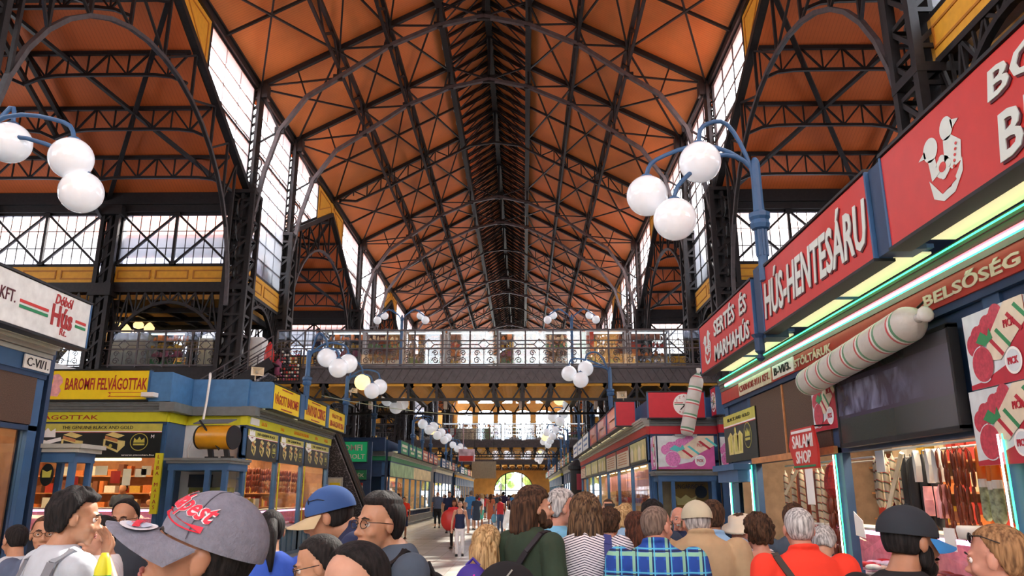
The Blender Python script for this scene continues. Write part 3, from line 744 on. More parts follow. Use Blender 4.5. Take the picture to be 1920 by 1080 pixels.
# stair: lower flight rising towards the viewer under the near bridge, with a mottled grey underside
def flight(name, label, a, b, w, n, side):
    """a, b: foot and head (centre line), side: unit vector across"""
    a, b, sd = Vector(a), Vector(b), Vector(side).normalized()
    r = thing(name, label, 'staircase', a); d = b-a; m = MB(); hor = Vector((d.x, d.y, 0)).normalized()
    for i in range(n):
        p = a + Vector((d.x*i/n, d.y*i/n, d.z*(i+1)/n)); run = Vector((d.x, d.y, 0)).length/n
        m.bar(p-sd*w/2+hor*run*.5, p+sd*w/2+hor*run*.5, run*1.1, .05)
    m.build('treads', IRON, r)
    m = MB(); dn = Vector((0,0,-.32))
    b2 = a.lerp(b, .97); q = [a-sd*w/2+dn, a+sd*w/2+dn, b2+sd*w/2+dn, b2-sd*w/2+dn]; m.slab(*q, .08); m.build('patterned_underside', SOFF, r, fix=True)
    for k in (-1, 1):
        m = MB(); m.bar(a+sd*w/2*k, b+sd*w/2*k, .07, .42); m.build('stringer', IRON, r)
        m = MB(); up = Vector((0,0,1.0))
        if k > 0 and b.x > a.x-2 and b.y < a.y-2: m.bar(a+sd*w/2, b+sd*w/2, .09, .03); m.build('edge_strip', M8('brown_strip', 120, 90, 70), r); continue
        for z in (1.0, .75, .5, .25): m.bar(a+sd*w/2*k+up*z, b+sd*w/2*k+up*z, .045 if z == 1.0 else .025)
        for i in range(0, n+1, 3):
            p = a+d*(i/n)+sd*w/2*k; m.bar(p, p+up, .035)
        m.build('handrail', IRON2, r)
    return r
def soff_fn(m, x, y, z, co):
    v = N(m, 'ShaderNodeTexNoise', Scale=14.0, Detail=4.0); L(m, co, v.inputs['Vector'])
    return mixc(m, math_(m, 'GREATER_THAN', v.outputs['Fac'], .56), srgb(84, 82, 86), srgb(160, 156, 160))
SOFF = pattern('mottled_underside', soff_fn, rough=.5)
flight('staircase', 'steel staircase with mottled grey underside beside the green shop, under the near footbridge', (-6.85, 35.1, .02), (-7.62, 29.35, 4.28), 1.0, 21, (1, -.13, 0))
flight('staircase', 'upper stair flight with slanting handrails above the blue fascia at left', (-12.9, 29.0, 4.3), (-9.4, 29.0, 6.5), 1.0, 12, (0, 1, 0))
b = MB(); b.box(-14.2, -7.1, 28.58, 29.45, 4.2, 4.3)
for x in (-14.0, -7.4): b.box(x-.06, x+.06, 28.8, 28.92, 0, 4.2)
tag(b.build('stair_landing', IRON), 'dark landing joining the two stair flights behind the yellow poultry signs', 'landing')
# ---- lamps
GLOBE = mat('opal_globe', srgb(226, 228, 232), rough=.12, var=.03, coat=.6, emit=(.9,.95,1), es=.22)  # these globes are unlit; a faint glow is added to the opal white
GLOBEW = mat('lit_globe', srgb(255, 226, 160), rough=.2, var=0, emit=(1,.72,.3), es=1.3)
def make_lamp(mir=1, lit=(), tips=None):
    """lamp post standing at z=0 of its own; arms reach towards -X (mir=1) or +X (mir=-1)"""
    r = thing('globe_lamp', 'x', 'lamp'); m = MB()
    m.lathe([(.07, -.3), (.07, 0), (.075, .05), (.075, .42), (.12, .44), (.14, .5), (.12, .56), (.15, .6), (.15, .66), (.08, .7), (.075, .8), (.07, 1.4), (.055, 1.46), (.03, 1.5)], n=10)
    for k in range(8):
        a = k*math.pi/4; m.bar((.075*math.cos(a), .075*math.sin(a), .05), (.075*math.cos(a), .075*math.sin(a), .42), .025)
    m.build('post', BLUE, r, local=True, smooth=False)
    tips = tips or [(-.80, -.12, 1.69), (-1.52, .1, 1.28), (-1.22, -.25, .8)]
    for i, (tx, ty, tz) in enumerate(tips):
        m = MB(); pts = []; hz = (2.0, 1.72, 1.5)[i]
        P = [Vector((0, 0, .55)), Vector((-.06, 0, 1.35)), Vector((tx*.45, ty*.4, hz)), Vector((tx*.9, ty, tz+.25)), Vector((tx, ty, tz))]
        for j in range(len(P)-1):
            p0 = P[max(j-1, 0)]; p1 = P[j]; p2 = P[j+1]; p3 = P[min(j+2, len(P)-1)]
            for t in (0, .25, .5, .75):
                pts.append(.5*((2*p1)+(p2-p0)*t+(2*p0-5*p1+4*p2-p3)*t*t+(3*p1-p0-3*p2+p3)*t**3))
        pts.append(P[-1]); pts = [Vector((q.x*mir, q.y, q.z)) for q in pts]
        m.tube(pts, .032, 8); m.ell((tx*mir, ty, tz-.02), (.09, .09, .05), 10, 5)
        m.build('arm', BLUE, r, local=True, smooth=True)
        m = MB(); m.ell((tx*mir, ty, tz-.3), .29, 28, 18)
        m.build('globe', GLOBEW if i in lit else GLOBE, r, local=True, smooth=True)
    return r
LP = {(1, ()): None, (-1, ()): None, (1, (1,)): None, (-1, (0,)): None}
def lamp(x, y, z, mir, lit, label):
    k = (mir, lit, y > 15)
    if y > 15: z = 4.8 if mir == 1 else 4.47
    if LP.get(k) is None:
        LP[k] = make_lamp(mir, lit, None if y < 15 else [(-.9, -.1, 1.72), (-1.5, .1, 1.57), (-1.1, -.25, 1.28)] if mir == 1 else [(-.58, -.1, 1.55), (-1.18, .1, 1.4), (-.98, -.25, 1.21)]); LP[k].location = (x, y, z); LP[k]['label'] = label; LP[k]['group'] = 'blue posts with three white globes'; return LP[k]
    return clone(LP[k], (x, y, z), label=label)
lamp(3.28, 10.15, 4.84, 1, (), 'blue three-globe lamp on the right, standing between the red sign boxes, largest globes of all')
q = make_lamp(-1, (), [(-1.85, 0, 1.66), (-2.0, .1, 1.2), (-.8, .2, 2.0)]); q.location = (-8.1, 9.8, 4.88); q['label'] = ('blue three-globe lamp at the upper left above the white meat-shop sign'); q['group'] = 'blue posts with three white globes'
lamp(3.2, 28.5, 4.6, 1, (), 'three-globe lamp over the second block on the right, nearest lamp before the near footbridge')
lamp(3.2, 36.5, 4.6, 1, (1,), 'three-globe lamp with one globe lit yellow, behind the near footbridge on the right')
lamp(3.2, 45.3, 4.6, 1, (), 'three-globe lamp on the right, third along the orange and white signs')
lamp(-6.5, 23.1, 4.6, -1, (), 'three-globe lamp over the yellow poultry signs, left in front of the near footbridge')
lamp(-6.5, 28.4, 4.6, -1, (0,), 'three-globe lamp with one globe lit yellow, at the end of the yellow poultry signs')
lamp(-6.5, 33.9, 4.8, -1, (), 'three-globe lamp on the left beside the staircase')
for i, (y, lt) in enumerate(((57, ()), (62, (1,)), (67.5, ()), (76, ()), (81, (1,)), (86, ()), (97, ()), (103, ()))):
    lamp(3.2, y, 4.6, 1, lt, 'three-globe lamp on the right beyond the near footbridge, %s counting away' % ['fourth','fifth','sixth','seventh','eighth','ninth','tenth','eleventh'][i])
for i, (y, lt) in enumerate(((46, ()), (50.5, (0,)), (55, ()), (66, ()), (71, (0,)), (77, ()), (83, ()))):
    lamp(-6.5, y, 4.6, -1, lt, 'three-globe lamp on the left beyond the staircase, %s counting away' % ['first','second','third','fourth','fifth','sixth','seventh'][i])
def bridge_lamp(x, label):
    r = thing('bridge_lamp', label, 'lamp', (x, 29.95, 8.0), group='twin-arm lamps on the bridge railing'); m = MB(); m.lathe([(.06, -1.4), (.06, .4), (.09, .42), (.05, .5), (.03, .62)], n=8); m.build('post', BLUE, r, local=True)
    for sg in (-1, 1):
        for dx, dz, dy in ((.72, .62, .1), (.95, .38, -.15)):
            m = MB(); m.tube([(0, 0, .35), (sg*.12, 0, .6), (sg*dx*.55, dy*.5, .85), (sg*dx*.9, dy, dz+.22), (sg*dx, dy, dz+.15)], .022, 6); m.build('arm', BLUE, r, local=True)
            m = MB(); m.ell((sg*dx, dy, dz), .16, 18, 12); m.build('globe', GLOBE, r, local=True, smooth=True)
bridge_lamp(at(1072, 620, Y=29.95).x, 'four-globe lamp on the right part of the near footbridge railing')
bridge_lamp(at(753, 620, Y=29.95).x, 'four-globe lamp on the left part of the near footbridge railing')
# warm pendant lamps in the left gallery
for i, (px, py, sc_) in enumerate(((217, 607, 1), (236, 617, .9), (260, 608, 1), (280, 614, .9))):
    p = at(px, py, Y=33.0); r = thing('pendant_lamp', 'glowing yellow pendant lamp in the left gallery, %s from the left' % ['first','second','third','fourth'][i], 'lamp', p, group='glowing pendants in the left gallery')
    m = MB(); m.lathe([(.03, .22), (.1, .16), (.22, .0), (.2, -.14), (.06, -.2)], n=16); m.build('shade', GLOBEW, r, local=True, smooth=True)
    m = MB(); m.bar((0, 0, .2), (0, 0, 9.36-p.z), .02); m.build('cord', IRON, r, local=True)
# ---- display cases and goods on the bridges
rnd = random.Random(3)
def colour(): return rnd.choice([(190,60,50),(220,190,150),(80,110,160),(60,130,80),(230,230,220),(120,70,50),(200,160,60),(40,40,50),(160,80,110),(210,120,60)])
GOODM = [M8('goods_%d' % i, *c, rough=.5) for i, c in enumerate([(190,60,50),(220,190,150),(80,110,160),(60,130,80),(230,230,220),(120,70,50),(200,160,60),(40,40,50),(160,80,110),(210,120,60)])]
CASEM = M8('case_frame', 178, 186, 190, rough=.4, metal=.3)
LITP = glow('lit_case_panel', (.9, .95, 1), 2.2)
def make_case(w=1.5, h=1.75, d=.7, seed=0):
    rr = random.Random(seed); r = thing('display_case', 'x', 'display case'); m = MB()
    for sx in (-w/2, w/2):
        for sy in (0, d): m.box(sx-.03, sx+.03, sy-.03, sy+.03, 0, h)
    for z in (.35, h-.05): m.box(-w/2, w/2, 0, d, z-.03, z+.03)
    m.box(-w/2, w/2, .02, d, 0, .33); m.build('frame', CASEM, r, local=True)
    m = MB()
    for k in range(1, 4): m.box(-w/2+.03, w/2-.03, .1, d-.05, .35+k*(h-.4)/4-.01, .35+k*(h-.4)/4+.01)
    m.build('shelves', SHOWG, r, local=True)
    m = MB(); m.box(-w/2+.1, w/2-.1, .1, .2, h-.12, h-.09); m.build('light_strip', LITP, r, local=True)
    for k in range(4):
        z = .38+k*(h-.4)/4; mb = MB(); x = -w/2+.1
        while x < w/2-.15:
            ww = rr.uniform(.06, .2); hh = rr.uniform(.1, .28); 
            if rr.random() < .5: mb.box(x, x+ww, .2, .45, z, z+hh)
            else: mb.lathe([(ww*.5, 0), (ww*.55, hh*.5), (ww*.25, hh*.8), (ww*.2, hh)], (x+ww/2, .35, z), 8)
            x += ww+rr.uniform(.02, .1)
        o = mb.build('goods', GOODM[rr.randrange(10)], r, local=True)
    return r
cases = [make_case(1.6, 1.75, .7, s) for s in range(4)]
xs = [-7.4, -5.75, -4.05, -2.3, -.2, 1.6, 3.4, 5.2]
pl = ['against its left end', 'second from its left end', 'third from its left end', 'left of its middle', 'right of its middle', 'behind the hanging flag', 'third from its right end', 'at its right end']
for i, x in enumerate(xs):
    lab = 'glass souvenir display case on the near footbridge, %s' % pl[i]
    if i < 4: o = cases[i]; o.location = (x, 31.4, GZ); o['label'] = lab; o['group'] = 'glass cases on the footbridges'
    else: clone(cases[i % 4], (x, 31.4, GZ), label=lab)
for i, x in enumerate((-9.0, -6.9, -5.0, -3.0, -1.0, 1.0, 3.0, 5.0)):
    clone(cases[(i+1) % 4], (x, 74.6, GZ), label='small display case on the far footbridge, %s from its left end' % ['first','second','third','fourth','fifth','sixth','seventh','eighth'][i])
def panel(name, label, cat, p0, p1, m, th=.05, group=None):
    b = MB(); b.box(min(p0[0],p1[0]), max(p0[0],p1[0]), p0[1], p0[1]+th, min(p0[2],p1[2]), max(p0[2],p1[2])); return tag(b.build(name, m), label, cat, group)
# flag on the bridge rail
p0 = at(1090, 622, Y=30.3); p1 = at(1114, 664, Y=30.3); r = thing('hanging_flag', 'green, white and red flag hanging behind the near footbridge railing', 'flag', (p0.x, 30.3, p1.z)); ww = (p1.x-p0.x)/3
for i, mm in enumerate((GREEN, WHITE, M8('flag_red', 205, 42, 56))):
    b = MB(); b.box(p0.x+ww*i, p0.x+ww*(i+1), 30.3, 30.32, p1.z, p0.z); b.build('stripe', mm, r)
b = MB(); b.box(p0.x+ww*1.1, p0.x+ww*1.9, 30.28, 30.3, (p0.z*.45+p1.z*.55), p0.z-.15); b.build('emblem', DKRED, r)
# white cabinets in the left gallery and the far bridge panels
for i, (x0_, x1_, yt, m_) in enumerate(((204, 274, 624, GREYL), (400, 445, 630, GREYL), (452, 487, 632, WHITE), (375, 400, 634, CREAM))):
    a = at(x0_, yt, Y=31.6); c = at(x1_, 700, Y=31.6); b = MB(); b.box(a.x, c.x, 31.6, 32.3, GZ, a.z)
    r = thing('storage_cabinet', 'pale storage cabinet behind the left gallery railing, %s from the left' % ['first','second','third','fourth'][(0,2,3,1)[i]], 'cabinet', (a.x, 31.6, GZ)); b.build('body', m_, r)
    b = MB(); b.box(a.x+.03, (a.x+c.x)/2-.01, 31.57, 31.6, GZ+.05, a.z-.05); b.box((a.x+c.x)/2+.01, c.x-.03, 31.57, 31.6, GZ+.05, a.z-.05); b.build('doors', m_, r)
c = clone(cases[0], (at(310, 650, Y=31.4).x, 31.4, GZ), label='glass case in the left gallery between two pale cabinets')
# souvenir stand by the stair head: a rack of many small pouches
def rack(name, label, x0, x1, z0, z1, y, seed, cols=(0,1,4,5,7,8), n=(10, 9)):
    rr = random.Random(seed); r = thing(name, label, 'souvenir rack', ((x0+x1)/2, y, z0)); m = MB()
    for x in (x0, x1): m.bar((x, y+.05, z0), (x, y+.05, z1), .05)
    for j in range(n[1]+1): m.bar((x0, y+.05, z0+(z1-z0)*j/n[1]), (x1, y+.05, z0+(z1-z0)*j/n[1]), .02)
    m.build('frame', IRON, r); protos = {}
    for i in range(n[0]):
        for j in range(n[1]):
            k = rr.choice(cols); cx = x0+(x1-x0)*(i+.5)/n[0]; cz = z0+(z1-z0)*(j+.45)/n[1]; s_ = (x1-x0)/n[0]*.42
            if k not in protos: b = MB(); b.ell((0, 0, 0), (s_, .05, s_), 8, 5); protos[k] = b.build('pouch', GOODM[k], r, local=True); c = protos[k]
            else: c = protos[k].copy(); C.objects.link(c); KIDS[r.name].append(c)
            c.location = Vector((cx, y-.02, cz))-origin(r); c.scale.z = rr.uniform(.7, 1.3)
a = at(513, 656, Y=29.6); c = at(560, 715, Y=29.6); rack('souvenir_rack', 'rack crowded with small pouches and souvenirs at the head of the stairs', a.x, c.x, GZ-.6, a.z, 29.6, 1)
a = at(578, 660, Y=29.6); c = at(606, 700, Y=29.6); rack('souvenir_rack', 'second souvenir rack, right of the woman on the stair landing', a.x, c.x, GZ, a.z, 30.5, 2, n=(7, 7))
p = at(505, 665, Y=29.3); b = MB(); b.lathe([(.02, -.55), (.16, -.5), (.2, 0), (.12, .35), (.02, .5)], p, 12); tag(b.build('red_costume', RED, smooth=True), 'red and white costume hanging at the stair head', 'costume')
b = MB(); q = at(521, 690, Y=29.55); b.lathe([(.02, -.3), (.13, -.25), (.14, .2), (.03, .35)], q, 12); tag(b.build('mauve_bag', GOODM[8], smooth=True), 'mauve cylinder bag beside the red costume', 'bag')
# far bridge: banner panels and red lettering
for px0, px1, m_, lab in ((852, 884, LITP, 'pale lit panel on the far footbridge, left'), (903, 920, GREEN, 'dark green banner on the far footbridge'), (884, 901, CREAM, 'cream panel of small pictures on the far footbridge')):
    a = at(px0, 803, Y=73.6); c = at(px1, 838, Y=73.6); panel('bridge_banner', lab, 'banner', (a.x, 73.6, a.z), (c.x, 73.6, GZ), m_ if m_ is not LITP else GREYL)
a = at(830, 803, Y=73.5); c = at(852, 838, Y=73.5); o = panel('lettered_panel', 'white panel with red letters BU on the far footbridge', 'sign', (a.x, 73.5, a.z), (c.x, 73.5, GZ), WHITE)
letter('BU', .85, ((a.x+c.x)/2, 73.5, (a.z+GZ)/2+.15), (1,0,0), (0,-1,0), RED, o, bold=.03)
# hanging board over the aisle
a = at(885, 865, Y=66); c = at(930, 897, Y=66); r = thing('hanging_board', 'blank brown rectangular board hung over the aisle before the entrance', 'board', ((a.x+c.x)/2, 66, c.z))
b = MB(); b.box(a.x, c.x, 66, 66.1, c.z, a.z); b.build('panel', M8('board_brown', 150, 136, 112), r)
b = MB(); b.bar((a.x+.2, 66.05, a.z), (a.x+.2, 66.05, 7), .03); b.bar((c.x-.2, 66.05, a.z), (c.x-.2, 66.05, 7), .03); b.build('hanger', IRON, r)
# slack wire with tiny lights across the aisle
P0 = at(603, 742, Y=27); P1 = at(898, 780, Y=27); b = MB(); b.tube([P0.lerp(P1, t/16)-Vector((0,0,.12*math.sin(math.pi*t/16))) for t in range(17)], .012, 5)
tag(b.build('light_string', M8('wire_cable', 170, 180, 150)), 'thin wire sagging across the aisle below the near footbridge', 'wire')
# ================================================ MARKET STALLS
class Run:
    """a straight facade: p0 -> direction d, outward normal n (both horizontal)"""
    def __init__(s, p0, d, n): s.p = Vector((p0[0], p0[1], 0)); s.d = Vector((d[0], d[1], 0)); s.n = Vector((n[0], n[1], 0))
    def P(s, u, v, z): q = s.p+s.d*u+s.n*v; return Vector((q.x, q.y, z))
    def box(s, m, u0, u1, v0, v1, z0, z1):
        a = s.P(u0, v0, z0); b = s.P(u1, v1, z1)
        return m.box(min(a.x,b.x), max(a.x,b.x), min(a.y,b.y), max(a.y,b.y), z0, z1)
    def read(s):   # reading direction for someone facing the wall
        return Vector((-s.n.x, -s.n.y, 0)).cross(Vector((0,0,1)))
MEAT = mat('meat_red', srgb(196, 70, 72), rough=.35, var=.3, vs=14)
MEATP = mat('meat_pink', srgb(238, 170, 170), rough=.4, var=.2, vs=10)
MEATB = mat('smoked_brown', srgb(96, 38, 24), rough=.4, var=.3, vs=12)
HAM = mat('ham_tan', srgb(196, 134, 84), rough=.5, var=.2, vs=8)
SHELFC = M8('shop_wall_cream', 226, 196, 150, rough=.7)
SHOPW = M8('shop_wall_warm', 170, 120, 84, rough=.7, var=.2)
STEELC = M8('steel_counter', 190, 196, 200, rough=.3, metal=.6)
TILEW = M8('shop_white', 232, 228, 220, rough=.4)
NETM = mat('mesh_screen', srgb(84, 62, 48), rough=.7, var=.35, vs=60)
PAPER = M8('paper', 244, 244, 240, rough=.8, var=.02)
def salami_fn(m, x, y, z, co):
    f = math_(m, 'FRACT', math_(m, 'ADD', math_(m, 'MULTIPLY', z, 9.0), math_(m, 'MULTIPLY', x, 5.0)))
    r = math_(m, 'LESS_THAN', f, .12); g = math_(m, 'GREATER_THAN', f, .88)
    return mixc(m, g, mixc(m, r, srgb(186, 176, 156), srgb(150, 60, 54)), srgb(60, 100, 76))
SALAMI = pattern('salami_wrap', salami_fn, rough=.45)
def hang_fn(m, x, y, z, co):
    n = N(m, 'ShaderNodeTexNoise', Scale=30.0, Detail=3.0); L(m, co, n.inputs['Vector']); return mixc(m, n.outputs['Fac'], srgb(70, 26, 18), srgb(150, 70, 44))
SAUS = pattern('dry_sausage', hang_fn, rough=.35)
def run_shell(r, R, posts, z_sill=.74, z_win=2.62, base=BLUED, band=YELG, post_m=BLUE, fascia=None, poster=True, pw=.14, mould=GREYM, u_ext=(0, 0), glass=True, cd=.5):
    u0, u1 = posts[0]-pw/2, posts[-1]+pw/2; m = MB()
    R.box(m, u0, u1, -.12, 0, 0, z_sill)
    R.box(m, u0, u1, -.1, .06, 0, .1)
    for a, b in zip(posts, posts[1:]):
        n = max(1, round((b-a)/.55))
        for i in range(n+1): q = a+(b-a)*i/n; R.box(m, q-.03, q+.03, -.02, .035, .1, z_sill-.03)
    m.build('plinth', base, r)
    m = MB(); R.box(m, u0, u1, -.25, .14, z_sill, z_sill+.06); m.build('sill', mould, r)
    for q in posts:
        m = MB(); R.box(m, q-pw/2, q+pw/2, -.07, .03, z_sill+.06, 3.4); R.box(m, q-pw/2-.02, q+pw/2+.02, -.09, .05, z_sill+.06, z_sill+.14); m.build('post', post_m, r)
    m = MB(); R.box(m, u0, u1, -.1, .03, z_win, z_win+.07); R.box(m, u0, u1, -.1, .06, 3.36, 3.43); m.build('transom', BLUED, r)
    m = MB(); R.box(m, u0, u1, -.1, 0.0, z_win+.07, 3.36); m.build('upper_panel', BLUED, r)
    if glass:
        m = MB()
        for a, b in zip(posts, posts[1:]): R.box(m, a+pw/2, b-pw/2, -.04, -.03, z_sill+.06, z_win)
        m.build('shop_window', SHOWG, r)
    m = MB(); R.box(m, u0-u_ext[0], u1+u_ext[1], -.1, .08, 3.43, 3.66); m.build('name_band', band, r)
    m = MB()
    for k, (v, z) in enumerate(((.14, 3.66), (.2, 3.73), (.3, 3.79), (.36, 3.84))): R.box(m, u0-u_ext[0], u1+u_ext[1], -.1, .08+(v-.08)*cd, z, z+.06)
    m.build('cornice', mould, r)
    if fascia:
        m = MB(); R.box(m, u0, u1, -.05, .3, 3.9, 4.58); R.box(m, u0, u1, -.08, .33, 4.56, 4.6); m.build('fascia', fascia, r)
def run_interior(r, R, u0, u1, depth=2.6, wall=SHELFC, z_top=3.4, power=60, col=(1,.72,.42), tubes=True, seed=0, ends=True, indiv=None):
    m = MB(); R.box(m, u0, u1, -depth-.05, -depth, 0, z_top)
    if ends: R.box(m, u0-.02, u0+.02, -depth, -.12, 0, z_top); R.box(m, u1-.02, u1+.02, -depth, -.12, 0, z_top)
    m.build('inner_wall', wall, r)
    m = MB(); R.box(m, u0, u1, -depth, -.05, 3.4, 3.44); m.build('inner_ceiling', SHELFC, r)
    rr = random.Random(seed); m = MB()
    for z in (1.3, 1.75, 2.2): R.box(m, u0+.1, u1-.1, -depth+.02, -depth+.35, z, z+.03)
    m.build('back_shelf', HAM, r)
    bufs = {}
    for z in (1.33, 1.78, 2.23):
        u = u0+.2
        while u < u1-.3:
            w_ = rr.uniform(.1, .3); h_ = rr.uniform(.12, .34)
            if indiv and indiv[0] < u < indiv[1]:
                shelf_pack(R.P(u+w_/2, -depth+.19, z), (w_ if abs(R.d.x) > .5 else .22, .22 if abs(R.d.x) > .5 else w_, h_), rr.choice([0,1,5,6,4,9,5,9]), indiv[2]); u += w_+rr.uniform(.02, .12); continue
            b = bufs.setdefault(rr.choice([0,1,5,6,4,9,5,9]), MB()); R.box(b, u, u+w_, -depth+.08, -depth+.3, z, z+h_); u += w_+rr.uniform(.02, .12)
    for k, b in bufs.items(): b.build('shelf_goods', GOODM[k], r)
    if tubes:
        n = max(1, int((u1-u0)/2)); 
        for i in range(n):
            c = u0+(u1-u0)*(i+.5)/n; m = MB(); m.tube([R.P(c-.6, -.9, 2.75), R.P(c+.6, -.9, 2.75)], .025, 8); m.build('tube_light', TUBE, r)
        la = bpy.data.lights.new('shop_light', 'AREA'); la.shape = 'RECTANGLE'; la.size = (u1-u0)*.85; la.size_y = .5; la.energy = power*(u1-u0); la.color = col
        lo = bpy.data.objects.new('shop_light', la); C.objects.link(lo); lo.location = R.P((u0+u1)/2, -1.0, 3.3)-origin(r); lo.parent = r
        if abs(R.d.y) > .5: lo.rotation_euler = (0, 0, math.pi/2)
SPK = {}
def shelf_pack(p, size, k, where):
    key = (k, where)
    if key not in SPK:
        b = MB(); b.box(-.5, .5, -.5, .5, 0, 1); o = SPK[key] = tag(b.build('shelf_pack', GOODM[k]), '%s packet standing on the back shelves %s' % (('red','beige','blue','green','white','brown','ochre','black','mauve','orange')[k], where), 'packet', '%s packets %s' % (('red','beige','blue','green','white','brown','ochre','black','mauve','orange')[k], where)); o.location = p; o.scale = size
    else: o = clone(SPK[key], p); o.scale = size
def meat_case(r, R, u0, u1, pink=True, z0=.8):
    """chilled counter with meat inside, standing just behind the shop window"""
    lab_m = MB(); R.box(lab_m, u0, u1, -1.0, -.15, z0-.1, z0+.02); lab_m.build('counter_base', STEELC, r)
    m = MB(); 
    a = [(-.15, z0+.02), (-.2, z0+.28), (-.55, z0+.5)]
    for (v0, z0_), (v1, z1_) in zip(a, a[1:]): m.quad(R.P(u0, v0, z0_), R.P(u1, v0, z0_), R.P(u1, v1, z1_), R.P(u0, v1, z1_))
    m.build('curved_glass', SHOWG, r)
    m = MB(); R.box(m, u0, u1, -.95, -.5, z0+.5, z0+.53); m.build('counter_top', TILEW, r)
    m = MB(); R.box(m, u0, u1, -.97, -.95, z0, z0+.5); m.build('pink_glow_panel', MEATP, r)  # added back panel; its pink colour stands in for the counter's pink light
    m = MB(); m.tube([R.P(u0+.1, -.6, z0+.46), R.P(u1-.1, -.6, z0+.46)], .028, 6); m.build('pink_tube', PINKL, r)
def things_in_tray(name, label, group, R, u0, u1, v0, v1, z, n, mats, seed, size=(.08, .14)):
    rr = random.Random(seed); protos = []
    for k, mm in enumerate(mats):
        t = MB(); s_ = rr.uniform(*size)
        t.ell((0, 0, s_*.32), (s_, s_*rr.uniform(.55, .8), s_*.34), 10, 6); t.ell((s_*.5, s_*.2, s_*.3), (s_*.5, s_*.5, s_*.3), 8, 5)
        o = t.build(name, mm, smooth=True); tag(o, label, name.split('_')[-1], group); protos.append(o)
    for i in range(n):
        p = R.P(rr.uniform(u0, u1), rr.uniform(v0, v1), z); o = protos[i % len(protos)]
        if i < len(protos): o.location = p; o.rotation_euler = (0, 0, rr.uniform(0, 6))
        else: clone(o, p, rz=rr.uniform(0, 6))
def hang(name, label, cat, group, R, us, v, ztop, mk, seed=0, dz=.05):
    rr = random.Random(seed); first = None
    for u in us:
        p = R.P(u+rr.uniform(-.015, .015), v+rr.uniform(-.06, .06), ztop-rr.uniform(0, dz))
        if first is None: first = mk(); first.location = p; tag(first, label, cat, group)
        else: clone(first, p, rz=rr.uniform(-.5, .5))
def mk_salami(l=.55, r_=.035, m_=None, name='hanging_salami'):
    def f():
        t = MB(); t.lathe([(.006, 0), (.008, -.04), (r_*.6, -.06), (r_, -.12), (r_*1.05, -l*.5), (r_, -l+.05), (r_*.5, -l), (.006, -l-.02)], n=12); return t.build(name, m_ or SALAMI, smooth=True)
    return f
def mk_links(name='sausage_string', m_=None, n=5, l=.15, r_=.018):
    def f():
        t = MB()
        for sx in (-.03, .03):
            for k in range(n): t.ell((sx+.01*math.sin(k*2), .0, -.05-l*(k+.5)), (r_, r_, l*.55), 8, 8)
        t.tube([(-.03, 0, -.06), (0, 0, 0), (.03, 0, -.06)], .005, 5); return t.build(name, m_ or SAUS, smooth=True)
    return f
def mk_pack(m_, name='hanging_pack', w_=.09, h_=.22):
    def f():
        t = MB(); t.add([(-w_, 0, 0), (w_, 0, 0), (w_, -.012, -.03), (w_*.9, -.03, -h_*.5), (w_, -.012, -h_), (-w_, -.012, -h_), (-w_*.9, -.03, -h_*.5), (-w_, -.012, -.03), (-w_, .02, -.03), (w_, .02, -.03), (w_*.9, .035, -h_*.5), (-w_*.9, .035, -h_*.5), (w_, .02, -h_), (-w_, .02, -h_)],
            [(0,1,2,7), (7,2,3,6), (6,3,4,5), (0,8,9,1), (8,11,10,9), (11,13,12,10), (5,4,12,13), (2,9,10,3), (3,10,12,4), (1,9,2), (7,6,11,8), (6,5,13,11), (0,7,8)]); return t.build(name, m_)
    return f
